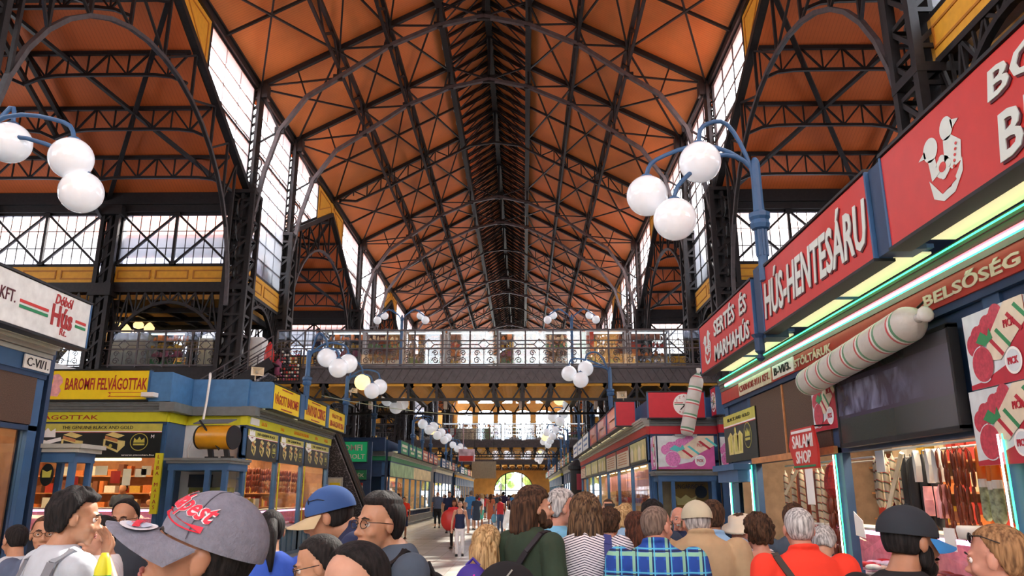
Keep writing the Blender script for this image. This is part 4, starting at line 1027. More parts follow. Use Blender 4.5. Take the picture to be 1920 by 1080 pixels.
# ---------------------------------------------------------------- posters
PBLK = M8('poster_black', 24, 30, 30, rough=.35); PGOLD = M8('poster_gold', 196, 190, 84, rough=.4); PGOLD2 = M8('poster_gold_pale', 222, 206, 130, rough=.4)
PPINK = M8('poster_meat', 190, 66, 84, rough=.4, var=.25, vs=30); PPALE = M8('poster_pale', 216, 226, 230, rough=.4); PRED = M8('poster_red', 184, 44, 62, rough=.4); PMAG = M8('poster_magenta', 196, 92, 160, rough=.4); PMAG2 = M8('poster_violet', 214, 128, 190, rough=.4, var=.25, vs=30)
PGRN = M8('poster_green', 56, 140, 90, rough=.4); PCRM = M8('poster_cream', 226, 214, 190, rough=.4); CYANP = M8('poster_cyan', 90, 200, 200, rough=.4)
def poster(label, p, xd, n, w_, h_, kind, seed=0, th=.02, name='poster'):
    p = Vector(p); r = thing(name, label, 'poster', p); X = Vector(xd).normalized(); Nn = Vector(n).normalized(); Z = Nn.cross(X)
    b = MB(); c = [p-X*w_/2-Z*h_/2, p+X*w_/2-Z*h_/2, p+X*w_/2+Z*h_/2, p-X*w_/2+Z*h_/2]; b.slab(*[q-Nn*th for q in c], th)
    F = lambda poly, m_, nm='print', lift=.002: flat([(u*w_, v*h_) for u, v in poly] if not isinstance(poly[0][0], (list, tuple)) else [[(u*w_, v*h_) for u, v in pl] for pl in poly], p, X, Nn, m_, r, nm, t=.001, lift=lift)
    T = lambda s, h, u, v, m_, wd=None, **k: letter(s, h*h_, p+X*u*w_+Z*v*h_, X, Nn, m_, r, width=wd*w_ if wd else None, **k)
    rect = lambda a, b_, c_, d: [(a, c_), (b_, c_), (b_, d), (a, d)]
    def D(cx, cy, rr, k=1.0, **q): return [(cx+(u)*1.0, cy+v) for u, v in disc(0, 0, rr*h_/w_, rr*k, **q)]
    if kind in ('gold_wide', 'gold_tall', 'gold_corr'):
        b.build('board', PBLK, r, fix=True); F(rect(-.5, .5, .28, .5), PGOLD); F(rect(-.5, .5, .25, .28), WHITE); F(rect(-.5, .5, .235, .25), RED)
        if kind == 'gold_wide':
            T('THE GENUINE BLACK AND GOLD', .1, .2, .385, PBLK, .33)
            jars = [(.09, -.05), (.285, -.05)]; logo = (.4, -.04)
            F([(-.07, .1), (-.065, .36), (-.045, .27), (-.03, .38), (-.015, .27), (.005, .36), (.01, .1)], PAPER, lift=.006); F([(-.1, .0), (-.03, -.12), (.04, .0), (.035, .1), (-.03, .0), (-.095, .1)], PAPER, lift=.006); T('www.mosian.hu', .05, .4, -.42, PAPER, .15)
            T('M', .1, .46, .12, PAPER)
        elif kind == 'gold_tall':
            T('BLACK AND GOLD', .07, 0, .39, PBLK, .7); jars = []; logo = (.25, -.02)
            for cx in (-.28, -.12, .02): F([(cx-.08, -.35), (cx+.06, -.35), (cx+.09, .02), (cx, .12), (cx-.1, .02)], PGOLD2); F([(cx-.03, -.3), (cx+.02, -.3), (cx+.03, .05), (cx-.02, .05)], PGOLD, lift=.004)
            F(D(-.12, .14, .07), PGOLD, lift=.004)
        else:
            T('THE GENUINE BLACK', .09, .08, .39, PBLK, .6); jars = [(-.3, -.08), (-.04, -.08), (.18, -.08)]; logo = (.38, -.1)
            F([(-.46, .3), (-.44, .52), (-.4, .42), (-.37, .54), (-.34, .42), (-.3, .52), (-.28, .3)], PAPER, lift=.004); F([(-.48, .2), (-.37, .08), (-.26, .2), (-.27, .3), (-.37, .2), (-.47, .3)], PAPER, lift=.004)
        jw = .05 if kind == 'gold_wide' else .07
        for jx, jy in jars:
            F([(jx-jw, jy-.12), (jx+jw*.4, jy-.3), (jx+jw, jy-.1), (jx+jw, jy+.04), (jx-jw, jy+.1)], PGOLD2); F([(jx-jw*.8, jy-.08), (jx+jw*.35, jy-.23), (jx+jw*.35, jy-.04), (jx-jw*.8, jy+.06)], PBLK, lift=.004)
            F([(jx-jw*.9, jy+.22), (jx+jw*.3, jy+.12), (jx+jw*.9, jy+.2), (jx-jw*.2, jy+.3)], PGOLD2, lift=.003); F([(jx-jw*.9, jy+.19), (jx+jw*.3, jy+.09), (jx+jw*.3, jy+.0), (jx-jw*.9, jy+.1)], HAM, lift=.004)
            F(D(jx-jw*.3, jy-.1, .05), PGOLD, lift=.006)
        lx, ly = logo; F(D(lx, ly, .27, .95), PGOLD, lift=.003); F(D(lx, ly, .25, .95), PBLK, lift=.0045)
        k = .17*h_/w_; F([(lx-k, ly-.02), (lx-k*.9, ly+.12), (lx-k*.4, ly+.05), (lx, ly+.15), (lx+k*.4, ly+.05), (lx+k*.9, ly+.12), (lx+k, ly-.02)], PGOLD, lift=.006); F(rect(lx-k, lx+k, ly-.1, ly-.05), PGOLD, lift=.006)
    elif kind in ('pick', 'pick_v'):
        mg = kind == 'pick_v'; b.build('board', PPALE, r, fix=True); A = PMAG if mg else PRED; Bm = PMAG2 if mg else PPINK
        F([(-.5, -.5), (.5, -.5), (.5, .5), (.32, .5), (.3, .1), (.1, -.28), (-.3, -.42), (-.5, -.44)], A)
        for k in range(6): F(D(-.36+.085*k, .08+.05*k+(.04 if k % 2 else 0), .15), Bm, lift=.003+k*.0006)
        F([(-.2, -.16), (.05, -.2), (.5, .2), (.5, .5), (.22, .5), (-.1, .12)], PCRM, lift=.007)
        for k, mm in enumerate((PRED, PGRN, PRED, PGRN)):
            t = .02+.12*k if k < 2 else .1+.12*k; F([(-.12+t, .07+t*.75), (-.08+t, .1+t*.75), (.1+t, -.14+t*.75), (.07+t, -.18+t*.75)], mm if not mg else (CYANP if mm is PGRN else mm), lift=.009)
        F(D(-.24, -.2, .23), Bm, lift=.010); F(D(-.24, -.2, .245, a0=90, a1=300), PPALE, lift=.0085)
        F([(-.3, .1), (-.2, .22), (-.1, .14), (-.06, .24), (-.02, .1), (-.16, .02)], PGRN if not mg else CYANP, lift=.0105)
        F(D(.24, -.25, .17), PAPER, lift=.011); F(D(.24, -.25, .14), PPALE, lift=.012); T('PICK', .09, .24, -.25, PRED, .2*h_/w_, bold=.02)
        # lettering sits above the disc
        for ch in KIDS[r.name][-1:]: ch.location = ch.location + Nn*.009
        T('PICK', .1, .26, .22, PRED, .22*h_/w_); KIDS[r.name][-1].location = Nn*.006
    elif kind == 'list':
        b.build('board', PCRM, r, fix=True); F(rect(-.5, .5, .3, .5), REDB)
        for k in range(5): F(rect(-.36, .36, .16-.13*k, .21-.13*k), HAM)
    elif kind == 'jars':
        b.build('board', M8('poster_olive', 190, 186, 130), r, fix=True); rr = random.Random(seed)
        for k in range(4): cx = -.36+.24*k; F([(cx-.07, -.36), (cx+.07, -.36), (cx+.09, .1), (cx, .34), (cx-.09, .1)], PGOLD2 if k % 2 else PCRM)
        F(rect(-.5, .5, -.5, -.4), PBLK)
    return r
# ---------------------------------------------------------------- sign boxes
def sign_box(label, p0, p1, z0, z1, n, face, frame=BLUE, canopy=.5, name='sign_box', cat='shop sign', border=None, zt=None, tilt=0.0):
    """box sign from p0 to p1 (xy), outward normal n; a lit canopy panel reaches back under it"""
    p0, p1, n = Vector((*p0, 0)), Vector((*p1, 0)), Vector((*n, 0)).normalized(); mid = (p0+p1)/2; X = (-n).cross(Vector((0,0,1))); Lg = (p1-p0).length
    r = thing(name, label, cat, (mid.x, mid.y, z0)); d = (p1-p0).normalized()
    def bx(m, a, b, v0, v1, za, zb):
        q = mid+d*a+n*v0; w_ = mid+d*b+n*v1; m.box(min(q.x, w_.x), max(q.x, w_.x), min(q.y, w_.y), max(q.y, w_.y), za, zb)
    h = Lg/2; m = MB(); bx(m, -h, h, -.16, -.03, z0, z1); bx(m, -h, -h+.03, -.03, .01, z0, z1); bx(m, h-.03, h, -.03, .01, z0, z1); m.build('casing', frame, r)
    m = MB(); bx(m, -h, h, -.18, .02, z1, z1+.03); bx(m, -h, h, -.18, .02, z0-.03, z0); m.build('edge_trim', BLACK, r)
    m = MB(); bx(m, -h+.03, h-.03, -.03, 0, z0+.01, z1-.01); m.build('face', face, r)
    if canopy:
        m = MB(); bx(m, -h+.06, h-.06, -canopy, -.18, z0+.06, z0+.08); m.build('lit_canopy', CANV, r)
        m = MB(); bx(m, -h, h, -canopy, -.16, z0+.1, z0+.14); bx(m, -.01, .01, -canopy, -.16, z0+.03, z0+.06); m.build('hood', frame, r)
    r['_x'] = 0; del r['_x']
    return r, mid, X, n
def sign_text(S, s, h, m_, u=0, v=0, width=None, z0=0, z1=0, shadow=None, **kw):
    r, mid, X, n = S; p = Vector((mid.x, mid.y, (z0+z1)/2+v))+X*u
    if shadow: letter(s, h, p+X*.015+Vector((0,0,-.02)), X, n, shadow, r, width=width, name='lettering_shadow', **kw); p = p+n*.008
    return letter(s, h, p, X, n, m_, r, width=width, **kw)
def bird(S, u, v, h, m_, z0, z1, pink=False):
    """loose engraving-like pair of farmyard heads in an oval basket"""
    r, mid, X, n = S; p = Vector((mid.x, mid.y, (z0+z1)/2+v))+X*u; k = h/2
    A = lambda poly, mm=m_, lf=.004: flat([(a*k*1.25, b*k) for a, b in poly], p, X, n, mm, r, 'emblem', t=.002, lift=lf)
    if pink:
        A([(-.5,-.9), (.3,-1), (.5,-.5), (.35,-.1), (.55,.2), (.5,.6), (.2,.95), (-.1,.9), (-.4,.55), (-.1,.5), (-.15,.1), (-.5,-.3), (-.9,-.6)]); A([(-.3,-.7), (.1,-.8), (.3,-.45), (.05,-.1), (-.25,-.35)], MEATP, .008); A(disc(.15, .55, .14), MEATP, .008); return
    A(disc(-.32, .42, .26, .3)); A([(-.52,.5), (-.78,.36), (-.5,.3)]); A([(-.45,.2), (-.2,.15), (-.15,-.3), (-.4,-.35)])
    A(disc(.3, .62, .22, .28)); A([(.45,.75), (.72,.62), (.48,.5)]); A([(.15,.4), (.42,.4), (.7,.1), (.62,-.35), (.3,-.4), (.1,-.1)])
    A([(a, b) for a, b in disc(.02, -.2, .26)]); A(disc(.02, -.2, .12), RED, .008)
    for q in range(4): A(disc(.02+.2*math.cos(q*1.57), -.2+.2*math.sin(q*1.57), .1), m_, .006)
    A([(-.5,-.3), (-.42,-.8), (-.1,-1), (.3,-.95), (.62,-.6), (.66,-.3), (.5,-.5), (.2,-.78), (-.15,-.78), (-.35,-.5)])
    A([(-.2,-.62), (.35,-.55), (.4,-.7), (-.1,-.82)], RED, .008)
    for q in range(5): A(disc(.55-.04*q, .1-.12*q, .035), RED, .009)
LET = M8('letter_pale', 214, 226, 220, rough=.4, var=.03); LETS = M8('letter_shadow', 84, 28, 40, rough=.5); LETO = M8('letter_orange', 250, 160, 40, rough=.4)
# ================================================ RIGHT, NEAR BLOCK (salami shop)
RW = 3.95
r = thing('salami_shop', 'near stall block on the right with red name band, salami windows and green-red light strips', 'market stall', (RW+2, 8, 0))
R = Run((RW, 15.2), (0, -1), (-1, 0))     # u grows towards the viewer
posts = [0.1, 1.65, 5.3, 8.85, 12.2, 15.6, 19.2]
run_shell(r, R, posts, band=REDB, mould=M8('grey_brown_moulding', 96, 92, 84), glass=False, z_win=2.24, pw=.24, cd=.2, post_m=M8('post_navy', 48, 80, 116, rough=.5))
m = MB(); R.box(m, 0, 19.3, -4.6, -.1, 3.9, 4.6); R.box(m, 0, .1, -4.6, -.1, 0, 3.9); R.box(m, 19.2, 19.3, -4.6, -.1, 0, 3.9); m.build('block_body', BLUED, r)
run_interior(r, R, .3, 19.1, depth=2.8, wall=M8('shop_wall_brown', 146, 122, 100, rough=.7, var=.2), power=28, col=(1, .84, .64), seed=5, indiv=(1.7, 9.0, 'inside the salami shop'))
# meshes over the second bay, frosted strips
m = MB(); R.box(m, 1.78, 5.2, .03, .05, 2.32, 3.34); m.build('wire_mesh_screen', NETM, r)
m = MB(); R.box(m, 3.48, 3.52, .05, .07, 2.32, 3.34); R.box(m, 1.7, 5.3, 0, .08, 2.24, 2.33); m.build('mesh_frame', HAM, r)
# led strips: horizontal along the cornice and upright beside the windows
def led(name, label, R, u0, u1, v, z0, z1, m_, rad=.016):
    b = MB(); b.tube([R.P(u0, v, z0), R.P(u1, v, z1)], rad, 6); return tag(b.build(name, m_), label, 'light strip')
led('led_strip', 'long white light strip along the cornice of the salami shop', R, .6, 14.5, .155, 3.72, 3.72, COOL, .012)
led('led_strip', 'long red light strip just above the white one on the salami shop cornice', R, .6, 14.5, .155, 3.745, 3.745, LEDR, .007)
led('led_strip', 'long green light strip just under the white one on the salami shop cornice', R, .6, 14.5, .155, 3.695, 3.695, LEDG, .007)
led('led_strip', 'green light strip under the canopies of the red signs', R, .3, 14.5, .17, 3.86, 3.86, LEDG, .008)
for k, (u, lb) in enumerate(((5.28, 'upright light strip on the post left of the dark sausage screen window'), (8.75, 'upright light strip at the right edge under the lower salami poster'), (1.62, 'upright light strip right of the far kiosk frame of the salami shop'), (.2, 'upright light strip left of the far kiosk frame of the salami shop'))):
    led('led_strip', lb, R, u, u, .09, .85, 2.22, COOL, .009); led('led_edge', lb.replace('upright', 'thin green upright'), R, u+.05, u+.05, .08, .85, 2.22, LEDG, .008)
led('led_strip', 'short horizontal light strip over the kiosk frame at the far end of the salami shop', R, .2, 1.62, .09, 2.24, 2.24, COOL)
# cream name plate and block label on the band
x_ = RW-.082
def band_letter(s, h, y, z, m_, w_, parent=r, **k): return letter(s, h, (x_, y, z), (0,-1,0), (-1,0,0), m_, parent, width=w_, **k)
m = MB(); R.box(m, 1.3, 3.15, .08, .095, 3.43, 3.66); m.build('name_plate', PCRM, r); m = MB(); R.box(m, 3.25, 4.2, .08, .1, 3.45, 3.65); m.build('number_plate', PAPER, r)
letter('CSARNOK-9111 KFT.', .11, (RW-.096, 15.2-2.22, 3.545), (0,-1,0), (-1,0,0), DKRED, r, width=1.72)
letter('B-VI/3.', .12, (RW-.101, 15.2-3.72, 3.55), (0,-1,0), (-1,0,0), BLACK, r, width=.75, bold=.02)
band_letter('FÜSTÖLTÁRUK', .14, 10.45, 3.545, PCRM, 1.65, bold=.03); band_letter('BELSŐSÉG', .15, 6.55, 3.55, PCRM, 1.5, bold=.03)
# sign boxes
SX = 3.27; H0, H1 = 3.86, 4.72
S = sign_box('red sign box lettered SERTÉS ÉS MARHAHÚS, smallest of the three near right', (SX, 14.15), (SX, 10.72), H0, H1, (-1, 0), RED, canopy=.55)
sign_text(S, 'SERTÉS  ÉS', .33, LET, u=.42, v=.21, width=2.0, z0=H0, z1=H1, shadow=LETS, bold=.02, shear=.12); sign_text(S, 'MARHAHÚS', .33, LET, u=.42, v=-.2, width=2.1, z0=H0, z1=H1, shadow=LETS, bold=.02, shear=.12); bird(S, -1.15, -.02, .62, LET, H0, H1)
S = sign_box('red sign box lettered HÚS-HENTESÁRU in the middle of the near right row', (SX, 10.3), (SX, 6.9), H0, H1, (-1, 0), RED, canopy=.55)
sign_text(S, 'HÚS-HENTESÁRU', .6, LET, u=0.02, v=.02, width=3.22, z0=H0, z1=H1, shadow=LETS, bold=.02, shear=.2)
S = sign_box('large red sign box with animal-heads emblem and lettering BORJÚ BIRKA at the right edge', (SX, 6.6), (SX, 3.2), H0, H1, (-1, 0), RED, canopy=.55)
sign_text(S, 'BORJÚ', .33, LET, u=.66, v=.2, width=1.4, z0=H0, z1=H1, shadow=LETS, bold=.02, shear=.15); sign_text(S, 'BIRKA', .33, LET, u=.66, v=-.2, width=1.35, z0=H0, z1=H1, shadow=LETS, bold=.02, shear=.15); bird(S, -.72, -.02, .66, LET, H0, H1)
m = MB(); m.box(3.29, 3.6, 10.34, 10.68, 3.8, 4.84); m.build('pillar_casing', BLUED, r); m = MB(); m.lathe([(.02, -.12), (.06, -.08), (.03, -.02), (.07, .02), (.07, .2), (.11, .25)], (3.25, 10.52, 3.62), 10); m.build('bracket_finial', BLUED, r)
m = MB(); m.box(3.29, 3.6, 6.62, 6.88, 3.86, 4.72); m.build('pillar_casing', BLUED, r)
# posters and screen on the facade
x1_ = RW-.075
poster('tall black and gold poster with glass jars at the far end of the salami shop', (x1_, 14.15, 2.75), (0,-1,0), (-1,0,0), 2.1, .86, 'gold_tall')
poster('small salami poster above the SALAMI SHOP board', (x1_, 10.08, 2.87), (0,-1,0), (-1,0,0), .82, .66, 'pick')
poster('upper salami poster at the right edge of the picture', (x1_, 6.3, 2.93), (0,-1,0), (-1,0,0), .86, .64, 'pick')
poster('lower salami poster at the right edge of the picture', (x1_, 6.36, 2.29), (0,-1,0), (-1,0,0), .88, .62, 'pick')
def screen_fn(m, x, y, z, co):
    mp = N(m, 'ShaderNodeMapping'); mp.inputs['Scale'].default_value = (1, 2.2, 1.3); L(m, co, mp.inputs[0])
    n = N(m, 'ShaderNodeTexNoise', Scale=2.2, Detail=3.0, Distortion=.6); L(m, mp.outputs[0], n.inputs['Vector'])
    rr = N(m, 'ShaderNodeMapRange'); L(m, n.outputs['Fac'], rr.inputs[0]); rr.inputs[1].default_value = .42; rr.inputs[2].default_value = .72
    mid = math_(m, 'MULTIPLY', math_(m, 'GREATER_THAN', z, .3), math_(m, 'LESS_THAN', z, .66)); fd = N(m, 'ShaderNodeMapRange'); L(m, y, fd.inputs[0]); fd.inputs[1].default_value = -.8; fd.inputs[2].default_value = .3; st = math_(m, 'MULTIPLY', rr.outputs[0], math_(m, 'MULTIPLY', mid, fd.outputs[0]))
    base = mixc(m, math_(m, 'GREATER_THAN', z, .26), srgb(54, 60, 60), srgb(62, 56, 76)); base = mixc(m, math_(m, 'GREATER_THAN', z, .72), base, srgb(26, 26, 30))
    g = N(m, 'ShaderNodeMapRange'); L(m, y, g.inputs[0]); g.inputs[1].default_value = -.1; g.inputs[2].default_value = -1.2; base = mixc(m, math_(m, 'MULTIPLY', g.outputs[0], .55), base, srgb(112, 114, 124))
    return mixc(m, st, base, srgb(128, 132, 164))
t = thing('picture_screen', 'wide dark picture panel with faint hanging sausages beneath the giant salami', 'picture', (RW-.08, 8.2, 2.35))
m = MB(); m.box(RW-.13, RW-.055, 6.9, 9.5, 2.33, 3.2); m.build('panel', pattern('dark_picture', screen_fn, rough=.25), t)
m = MB(); m.box(RW-.14, RW-.05, 6.86, 6.9, 2.3, 3.23); m.box(RW-.14, RW-.05, 9.5, 9.54, 2.3, 3.23); m.box(RW-.14, RW-.05, 6.86, 9.54, 2.28, 2.33); m.box(RW-.14, RW-.05, 6.86, 9.54, 3.2, 3.24); m.build('frame', BLACK, t)
t = thing('arrow_board', 'red arrow-shaped board lettered SALAMI SHOP hanging under the small poster', 'sign', (RW-.3, 10.25, 2.1)); n_ = Vector((-1, 0, 0)); X = Vector((0, -1, 0)); p = Vector((RW-.3, 10.25, 2.32))
flat([(-.42, .26), (.38, .26), (.48, .0), (.46, -.26), (-.36, -.26), (-.55, .05)], p, X, n_, RED, t, 'board', t=.03); flat([(-.4, .2), (.36, .2), (.36, .235), (-.4, .235)], p+n_*.035, X, n_, WHITE, t, 'stripe', t=.002); flat([(-.4, -.24), (.4, -.24), (.4, -.215), (-.4, -.215)], p+n_*.035, X, n_, GREEN, t, 'stripe', t=.002)
letter('SALAMI', .17, p+n_*.035+Vector((0, 0, .09)), X, n_, WHITE, t, width=.74, bold=.015); letter('SHOP', .16, p+n_*.035+Vector((0, 0, -.11)), X, n_, WHITE, t, width=.55, bold=.015)
m = MB(); m.bar((RW-.3, 10.6, 2.58), (RW-.02, 10.6, 2.6), .02); m.bar((RW-.3, 9.95, 2.58), (RW-.02, 9.95, 2.6), .02); m.build('bracket', IRON, t)
m = MB(); m.box(RW-.33, RW-.325, 10.02, 10.28, 1.62, 2.06); tag(m.build('paper_notice', PAPER), 'white paper hanging below the SALAMI SHOP board', 'notice')
m = MB(); m.slab((RW-.2, 9.2, 1.3), (RW-.2, 8.95, 1.28), (RW-.2, 8.98, 1.46), (RW-.2, 9.2, 1.56), .005); tag(m.build('paper_cone', PAPER), 'white paper corner standing above the dark baseball cap', 'paper')
# the giant display salami, lying under the band
def big_fn(m, x, y, z, co):
    f = math_(m, 'FRACT', math_(m, 'MULTIPLY', z, 2.6)); a = math_(m, 'LESS_THAN', math_(m, 'ABSOLUTE', math_(m, 'SUBTRACT', f, .3)), .045); g = math_(m, 'LESS_THAN', math_(m, 'ABSOLUTE', math_(m, 'SUBTRACT', f, .5)), .06); w_ = math_(m, 'LESS_THAN', math_(m, 'ABSOLUTE', math_(m, 'SUBTRACT', f, .4)), .045)
    n = N(m, 'ShaderNodeTexNoise', Scale=3.0, Detail=4.0); L(m, co, n.inputs['Vector'])
    base = mixc(m, n.outputs['Fac'], srgb(168, 166, 158), srgb(222, 220, 212)); return mixc(m, g, mixc(m, w_, mixc(m, a, base, srgb(196, 80, 84)), srgb(226, 226, 220)), srgb(92, 148, 112))
BIGS = pattern('giant_salami_wrap', big_fn, rough=.3, bump=.4)
def giant(label, a, b, rad, end=True):
    a, b = Vector(a), Vector(b); d = b-a; l = d.length; t = thing('giant_salami', label, 'display salami', a); t.rotation_euler = d.to_track_quat('Z', 'Y').to_euler()
    m = MB(); m.lathe([(rad*.2, 0), (rad*.75, .03), (rad, .14)]+[(rad*(1+.012*(k % 2)), .14+(l-.34)*k/14) for k in range(1, 15)]+[(rad*.85, l-.12), (rad*.35, l)], n=28); m.build('body', BIGS, t, local=True, smooth=True)
    m = MB(); m.lathe([(rad*.3, l-.02), (rad*.22, l+.04), (rad*.45, l+.14), (rad*.3, l+.16)], n=10); m.build('gathered_end', M8('film', 210, 210, 206, rough=.2), t, local=True, smooth=True)
    p = Vector((0, 0, l*.42)); 
    return t
g = giant('giant wrapped salami with red and green rings mounted above the dark picture panel', (RW-.3, 10.05, 3.12), (RW-.34, 6.95, 3.3), .17)
flat(disc(0, 0, .11), (RW-.3-.17, 8.65, 3.2), (0,-1,0), (-1,0,.2), PAPER, g, 'brand_disc') if False else None
m = MB(); m.bar((RW-.3, 9.6, 3.2), (RW-.02, 9.6, 3.5), .02); m.bar((RW-.3, 7.3, 3.35), (RW-.02, 7.3, 3.6), .02); tag(m.build('salami_hooks', IRON), 'two wires holding the giant salami to the red band', 'wire')
# goods in the right windows
W1 = Run((RW, 15.2), (0, -1), (-1, 0))
m = MB(); m.tube([R.P(1.8, -.45, 2.2), R.P(5.2, -.45, 2.2)], .015, 6); m.tube([R.P(5.45, -.45, 2.26), R.P(8.7, -.45, 2.26)], .015, 6); m.tube([R.P(5.45, -.95, 2.26), R.P(8.7, -.95, 2.26)], .015, 6); m.tube([R.P(1.8, -.95, 2.2), R.P(5.2, -.95, 2.2)], .015, 6); m.tube([R.P(8.9, -.5, 2.26), R.P(12, -.5, 2.26)], .015, 6)
tag(m.build('hanging_rails', STEELC), 'steel rails the sausages hang from inside the salami shop', 'rail')
hang('hanging_salami', 'slim striped white salami hanging behind the wire mesh bay of the salami shop', 'salami', 'salami hanging in the bay under the wire mesh', R, [1.75+.24*i for i in range(7)], -.5, 2.18, mk_salami(1.0, .04), 1)
hang('dark_sausage', 'dark dried sausage hanging among the salami under the wire mesh', 'sausage', 'dark sausages hanging in the bay under the wire mesh', R, [1.88+.24*i for i in range(9)], -.6, 2.18, mk_salami(1.15, .04, SAUS, 'dark_sausage'), 2)
hang('sausage_string', 'string of thick brown sausages hanging beside the upright light strip', 'sausage string', 'brown sausage strings beside the light strip', R, [3.92, 4.05, 4.18], -.35, 1.75, mk_links(n=5, l=.2, r_=.035), 3)
b = MB(); b.lathe([(.03, .48), (.1, .42), (.16, .25), (.17, .1), (.1, -.02)], (RW+.42, 15.2-4.0, 1.72), 14); tag(b.build('paprika_bunch', mat('paprika_red', srgb(150, 30, 26), var=.4, vs=30, bump=.5)), 'deep red bundle hanging above the brown sausage strings', 'paprika bundle')
hang('hanging_salami', 'pale patterned salami hanging on the left in the window under the picture panel', 'salami', 'pale salami in the window under the picture panel', R, [5.0+.11*i for i in range(8)], -.5, 2.24, mk_salami(.62, .035), 4)
hang('dark_sausage', 'thick black salami hanging in the middle of the window under the picture panel', 'salami', 'black salami under the picture panel', R, [5.85+.12*i for i in range(5)], -.55, 2.24, mk_salami(.85, .06, BLACK, 'dark_sausage'), 5)
hang('hanging_pack', 'small clear pack with red label hanging in the window under the picture panel', 'pack', 'clear packs under the picture panel', R, [6.4+.085*i for i in range(6)], -.42, 2.24, mk_pack(WHITE, w_=.035, h_=.34), 6)
hang('hanging_pack', 'lower clear pack with meat slices in the window under the picture panel', 'pack', 'lower clear packs under the picture panel', R, [6.35+.1*i for i in range(6)], -.45, 1.85, mk_pack(MEATP, w_=.045, h_=.3), 7)
hang('sausage_string', 'long thin brown sausages hanging in a bundle in the window under the picture panel', 'sausage string', 'thin brown sausages under the picture panel', R, [6.88+.05*i for i in range(8)], -.45, 2.24, mk_links(n=5, l=.17, r_=.016), 8)
ORG = M8('orange_wrap', 236, 120, 24, rough=.35)
def orange_pack():
    t = thing('orange_pack', 'x', 'pack'); b = MB(); b.lathe([(.01, 0), (.04, -.05), (.045, -.34)], n=10); b.build('orange_sleeve', ORG, t, local=True, smooth=True); b = MB(); b.lathe([(.046, -.34), (.046, -.42)], n=10); b.build('tricolour_band', WHITE, t, local=True); b = MB(); b.lathe([(.045, -.42), (.045, -.7), (.02, -.74)], n=10); b.build('landscape_wrap', mat('landscape_print', srgb(150, 160, 130), var=.5, vs=22), t, local=True, smooth=True); return t
hang('orange_pack', 'long salami in orange printed wrapping hanging at the right of the salami window', 'salami', 'orange wrapped salami in the right window', R, [7.3+.1*i for i in range(12)], -.55, 2.24, orange_pack, 9)
hang('orange_pack', 'long salami in orange wrapping hanging beyond the light strip at the right edge', 'salami', 'orange wrapped salami beyond the light strip', R, [9.1+.12*i for i in range(14)], -.5, 2.24, orange_pack, 10)
meat_case(r, R, 1.8, 5.2); meat_case(r, R, 5.45, 8.7); meat_case(r, R, 8.95, 12.1)
things_in_tray('packed_cheese', 'white and red packed piece in the counter under the wire mesh bay', 'white and red packs in the counter under the mesh bay', R, 2.0, 5.1, -.9, -.25, .84, 30, [WHITE, WHITE, RED, PCRM], 11)
things_in_tray('dried_meat', 'brown dried meat piece heaped in the counter under the picture panel', 'dried meat in the counter under the picture panel', R, 5.6, 8.6, -.9, -.3, .84, 40, [MEATB, SAUS, HAM], 12)
b = MB(); b.tube([R.P(5.55, -.35, 1.45), R.P(6.15, -.35, 2.2)], .03, 4); tag(b.build('wooden_stick', CREAM), 'pale wooden stick leaning behind the window under the picture panel', 'stick')
b = MB(); b.tube([R.P(2.0, -.35, 1.75), R.P(2.9, -.35, 2.25)], .03, 4); tag(b.build('wooden_stick', CREAM), 'pale wooden stick leaning under the wire mesh', 'stick')
for i, (u, z, w_, h_) in enumerate(((5.6, 2.0, .22, .25), (6.95, 1.2, .2, .22))):
    b = MB(); R.box(b, u, u+w_, -.3, -.29, z, z+h_); tag(b.build('paper_notice', PAPER), 'white paper notice %s' % ('pinned at the upper left of the window under the picture panel', 'low in the window under the picture panel')[i], 'notice')
hm = MB(); q = R.P(8.35, -.35, 0); hm.lathe([(.05, 1.0), (.2, 1.06), (.24, 1.22), (.2, 1.4), (.12, 1.5), (.03, 1.54)], (q.x, q.y, 0), 16); tag(hm.build('smoked_ham', HAM, smooth=True), 'big tan smoked ham on the counter behind the sunglasses woman', 'ham')
hm = MB(); q = R.P(7.3, -.4, 0); hm.lathe([(.1, 1.32), (.14, 1.34), (.15, 1.42), (.14, 1.45)], (q.x, q.y, 0), 16); tag(hm.build('white_tub', WHITE, smooth=True), 'white round tub on the counter behind the dark baseball cap', 'tub')
# kiosk at its far end
m = MB(); R.box(m, .2, 1.6, .0, .3, 1.95, 2.2); R.box(m, .15, 1.65, 0, .38, 2.15, 2.25); m.build('kiosk_cornice', BLUE, r)
# ================================================ RIGHT, SECOND BLOCK
R2X = 3.65
t = thing('market_stall', 'second stall block on the right with red fascia and round SZABÓ KFT emblem', 'market stall', (6, 36, 0)); r2 = t
F2 = Run((R2X, 22.9), (1, 0), (0, -1)); G2 = Run((R2X, 50), (0, -1), (-1, 0))
posts = [i*3.84+.1 for i in range(8)]
run_shell(t, G2, posts, band=REDB, mould=GREYL, pw=.15); run_interior(t, G2, .2, 27, depth=2.4, power=34, col=(1, .85, .68), seed=8)
run_shell(t, F2, [.1, 1.9], band=CRIM, mould=GREYM, glass=True, fascia=None); 
F3 = Run((5.55, 22.4), (1, 0), (0, -1)); run_shell(t, F3, [.1, 2.6, 5.0], band=CRIM, mould=GREYM, pw=.2); run_interior(t, F3, .2, 5, depth=1.6, power=30, col=(1, .8, .6), seed=9)
m = MB(); m.box(R2X+.1, 10, 23, 50, 3.9, 4.5); m.box(8.5, 8.6, 24.2, 50, 0, 3.9); m.box(5.5, 8.5, 24.1, 24.2, 0, 3.9); m.box(R2X, 10, 50, 50.1, 0, 4.5); m.build('block_body', BLUED, t)
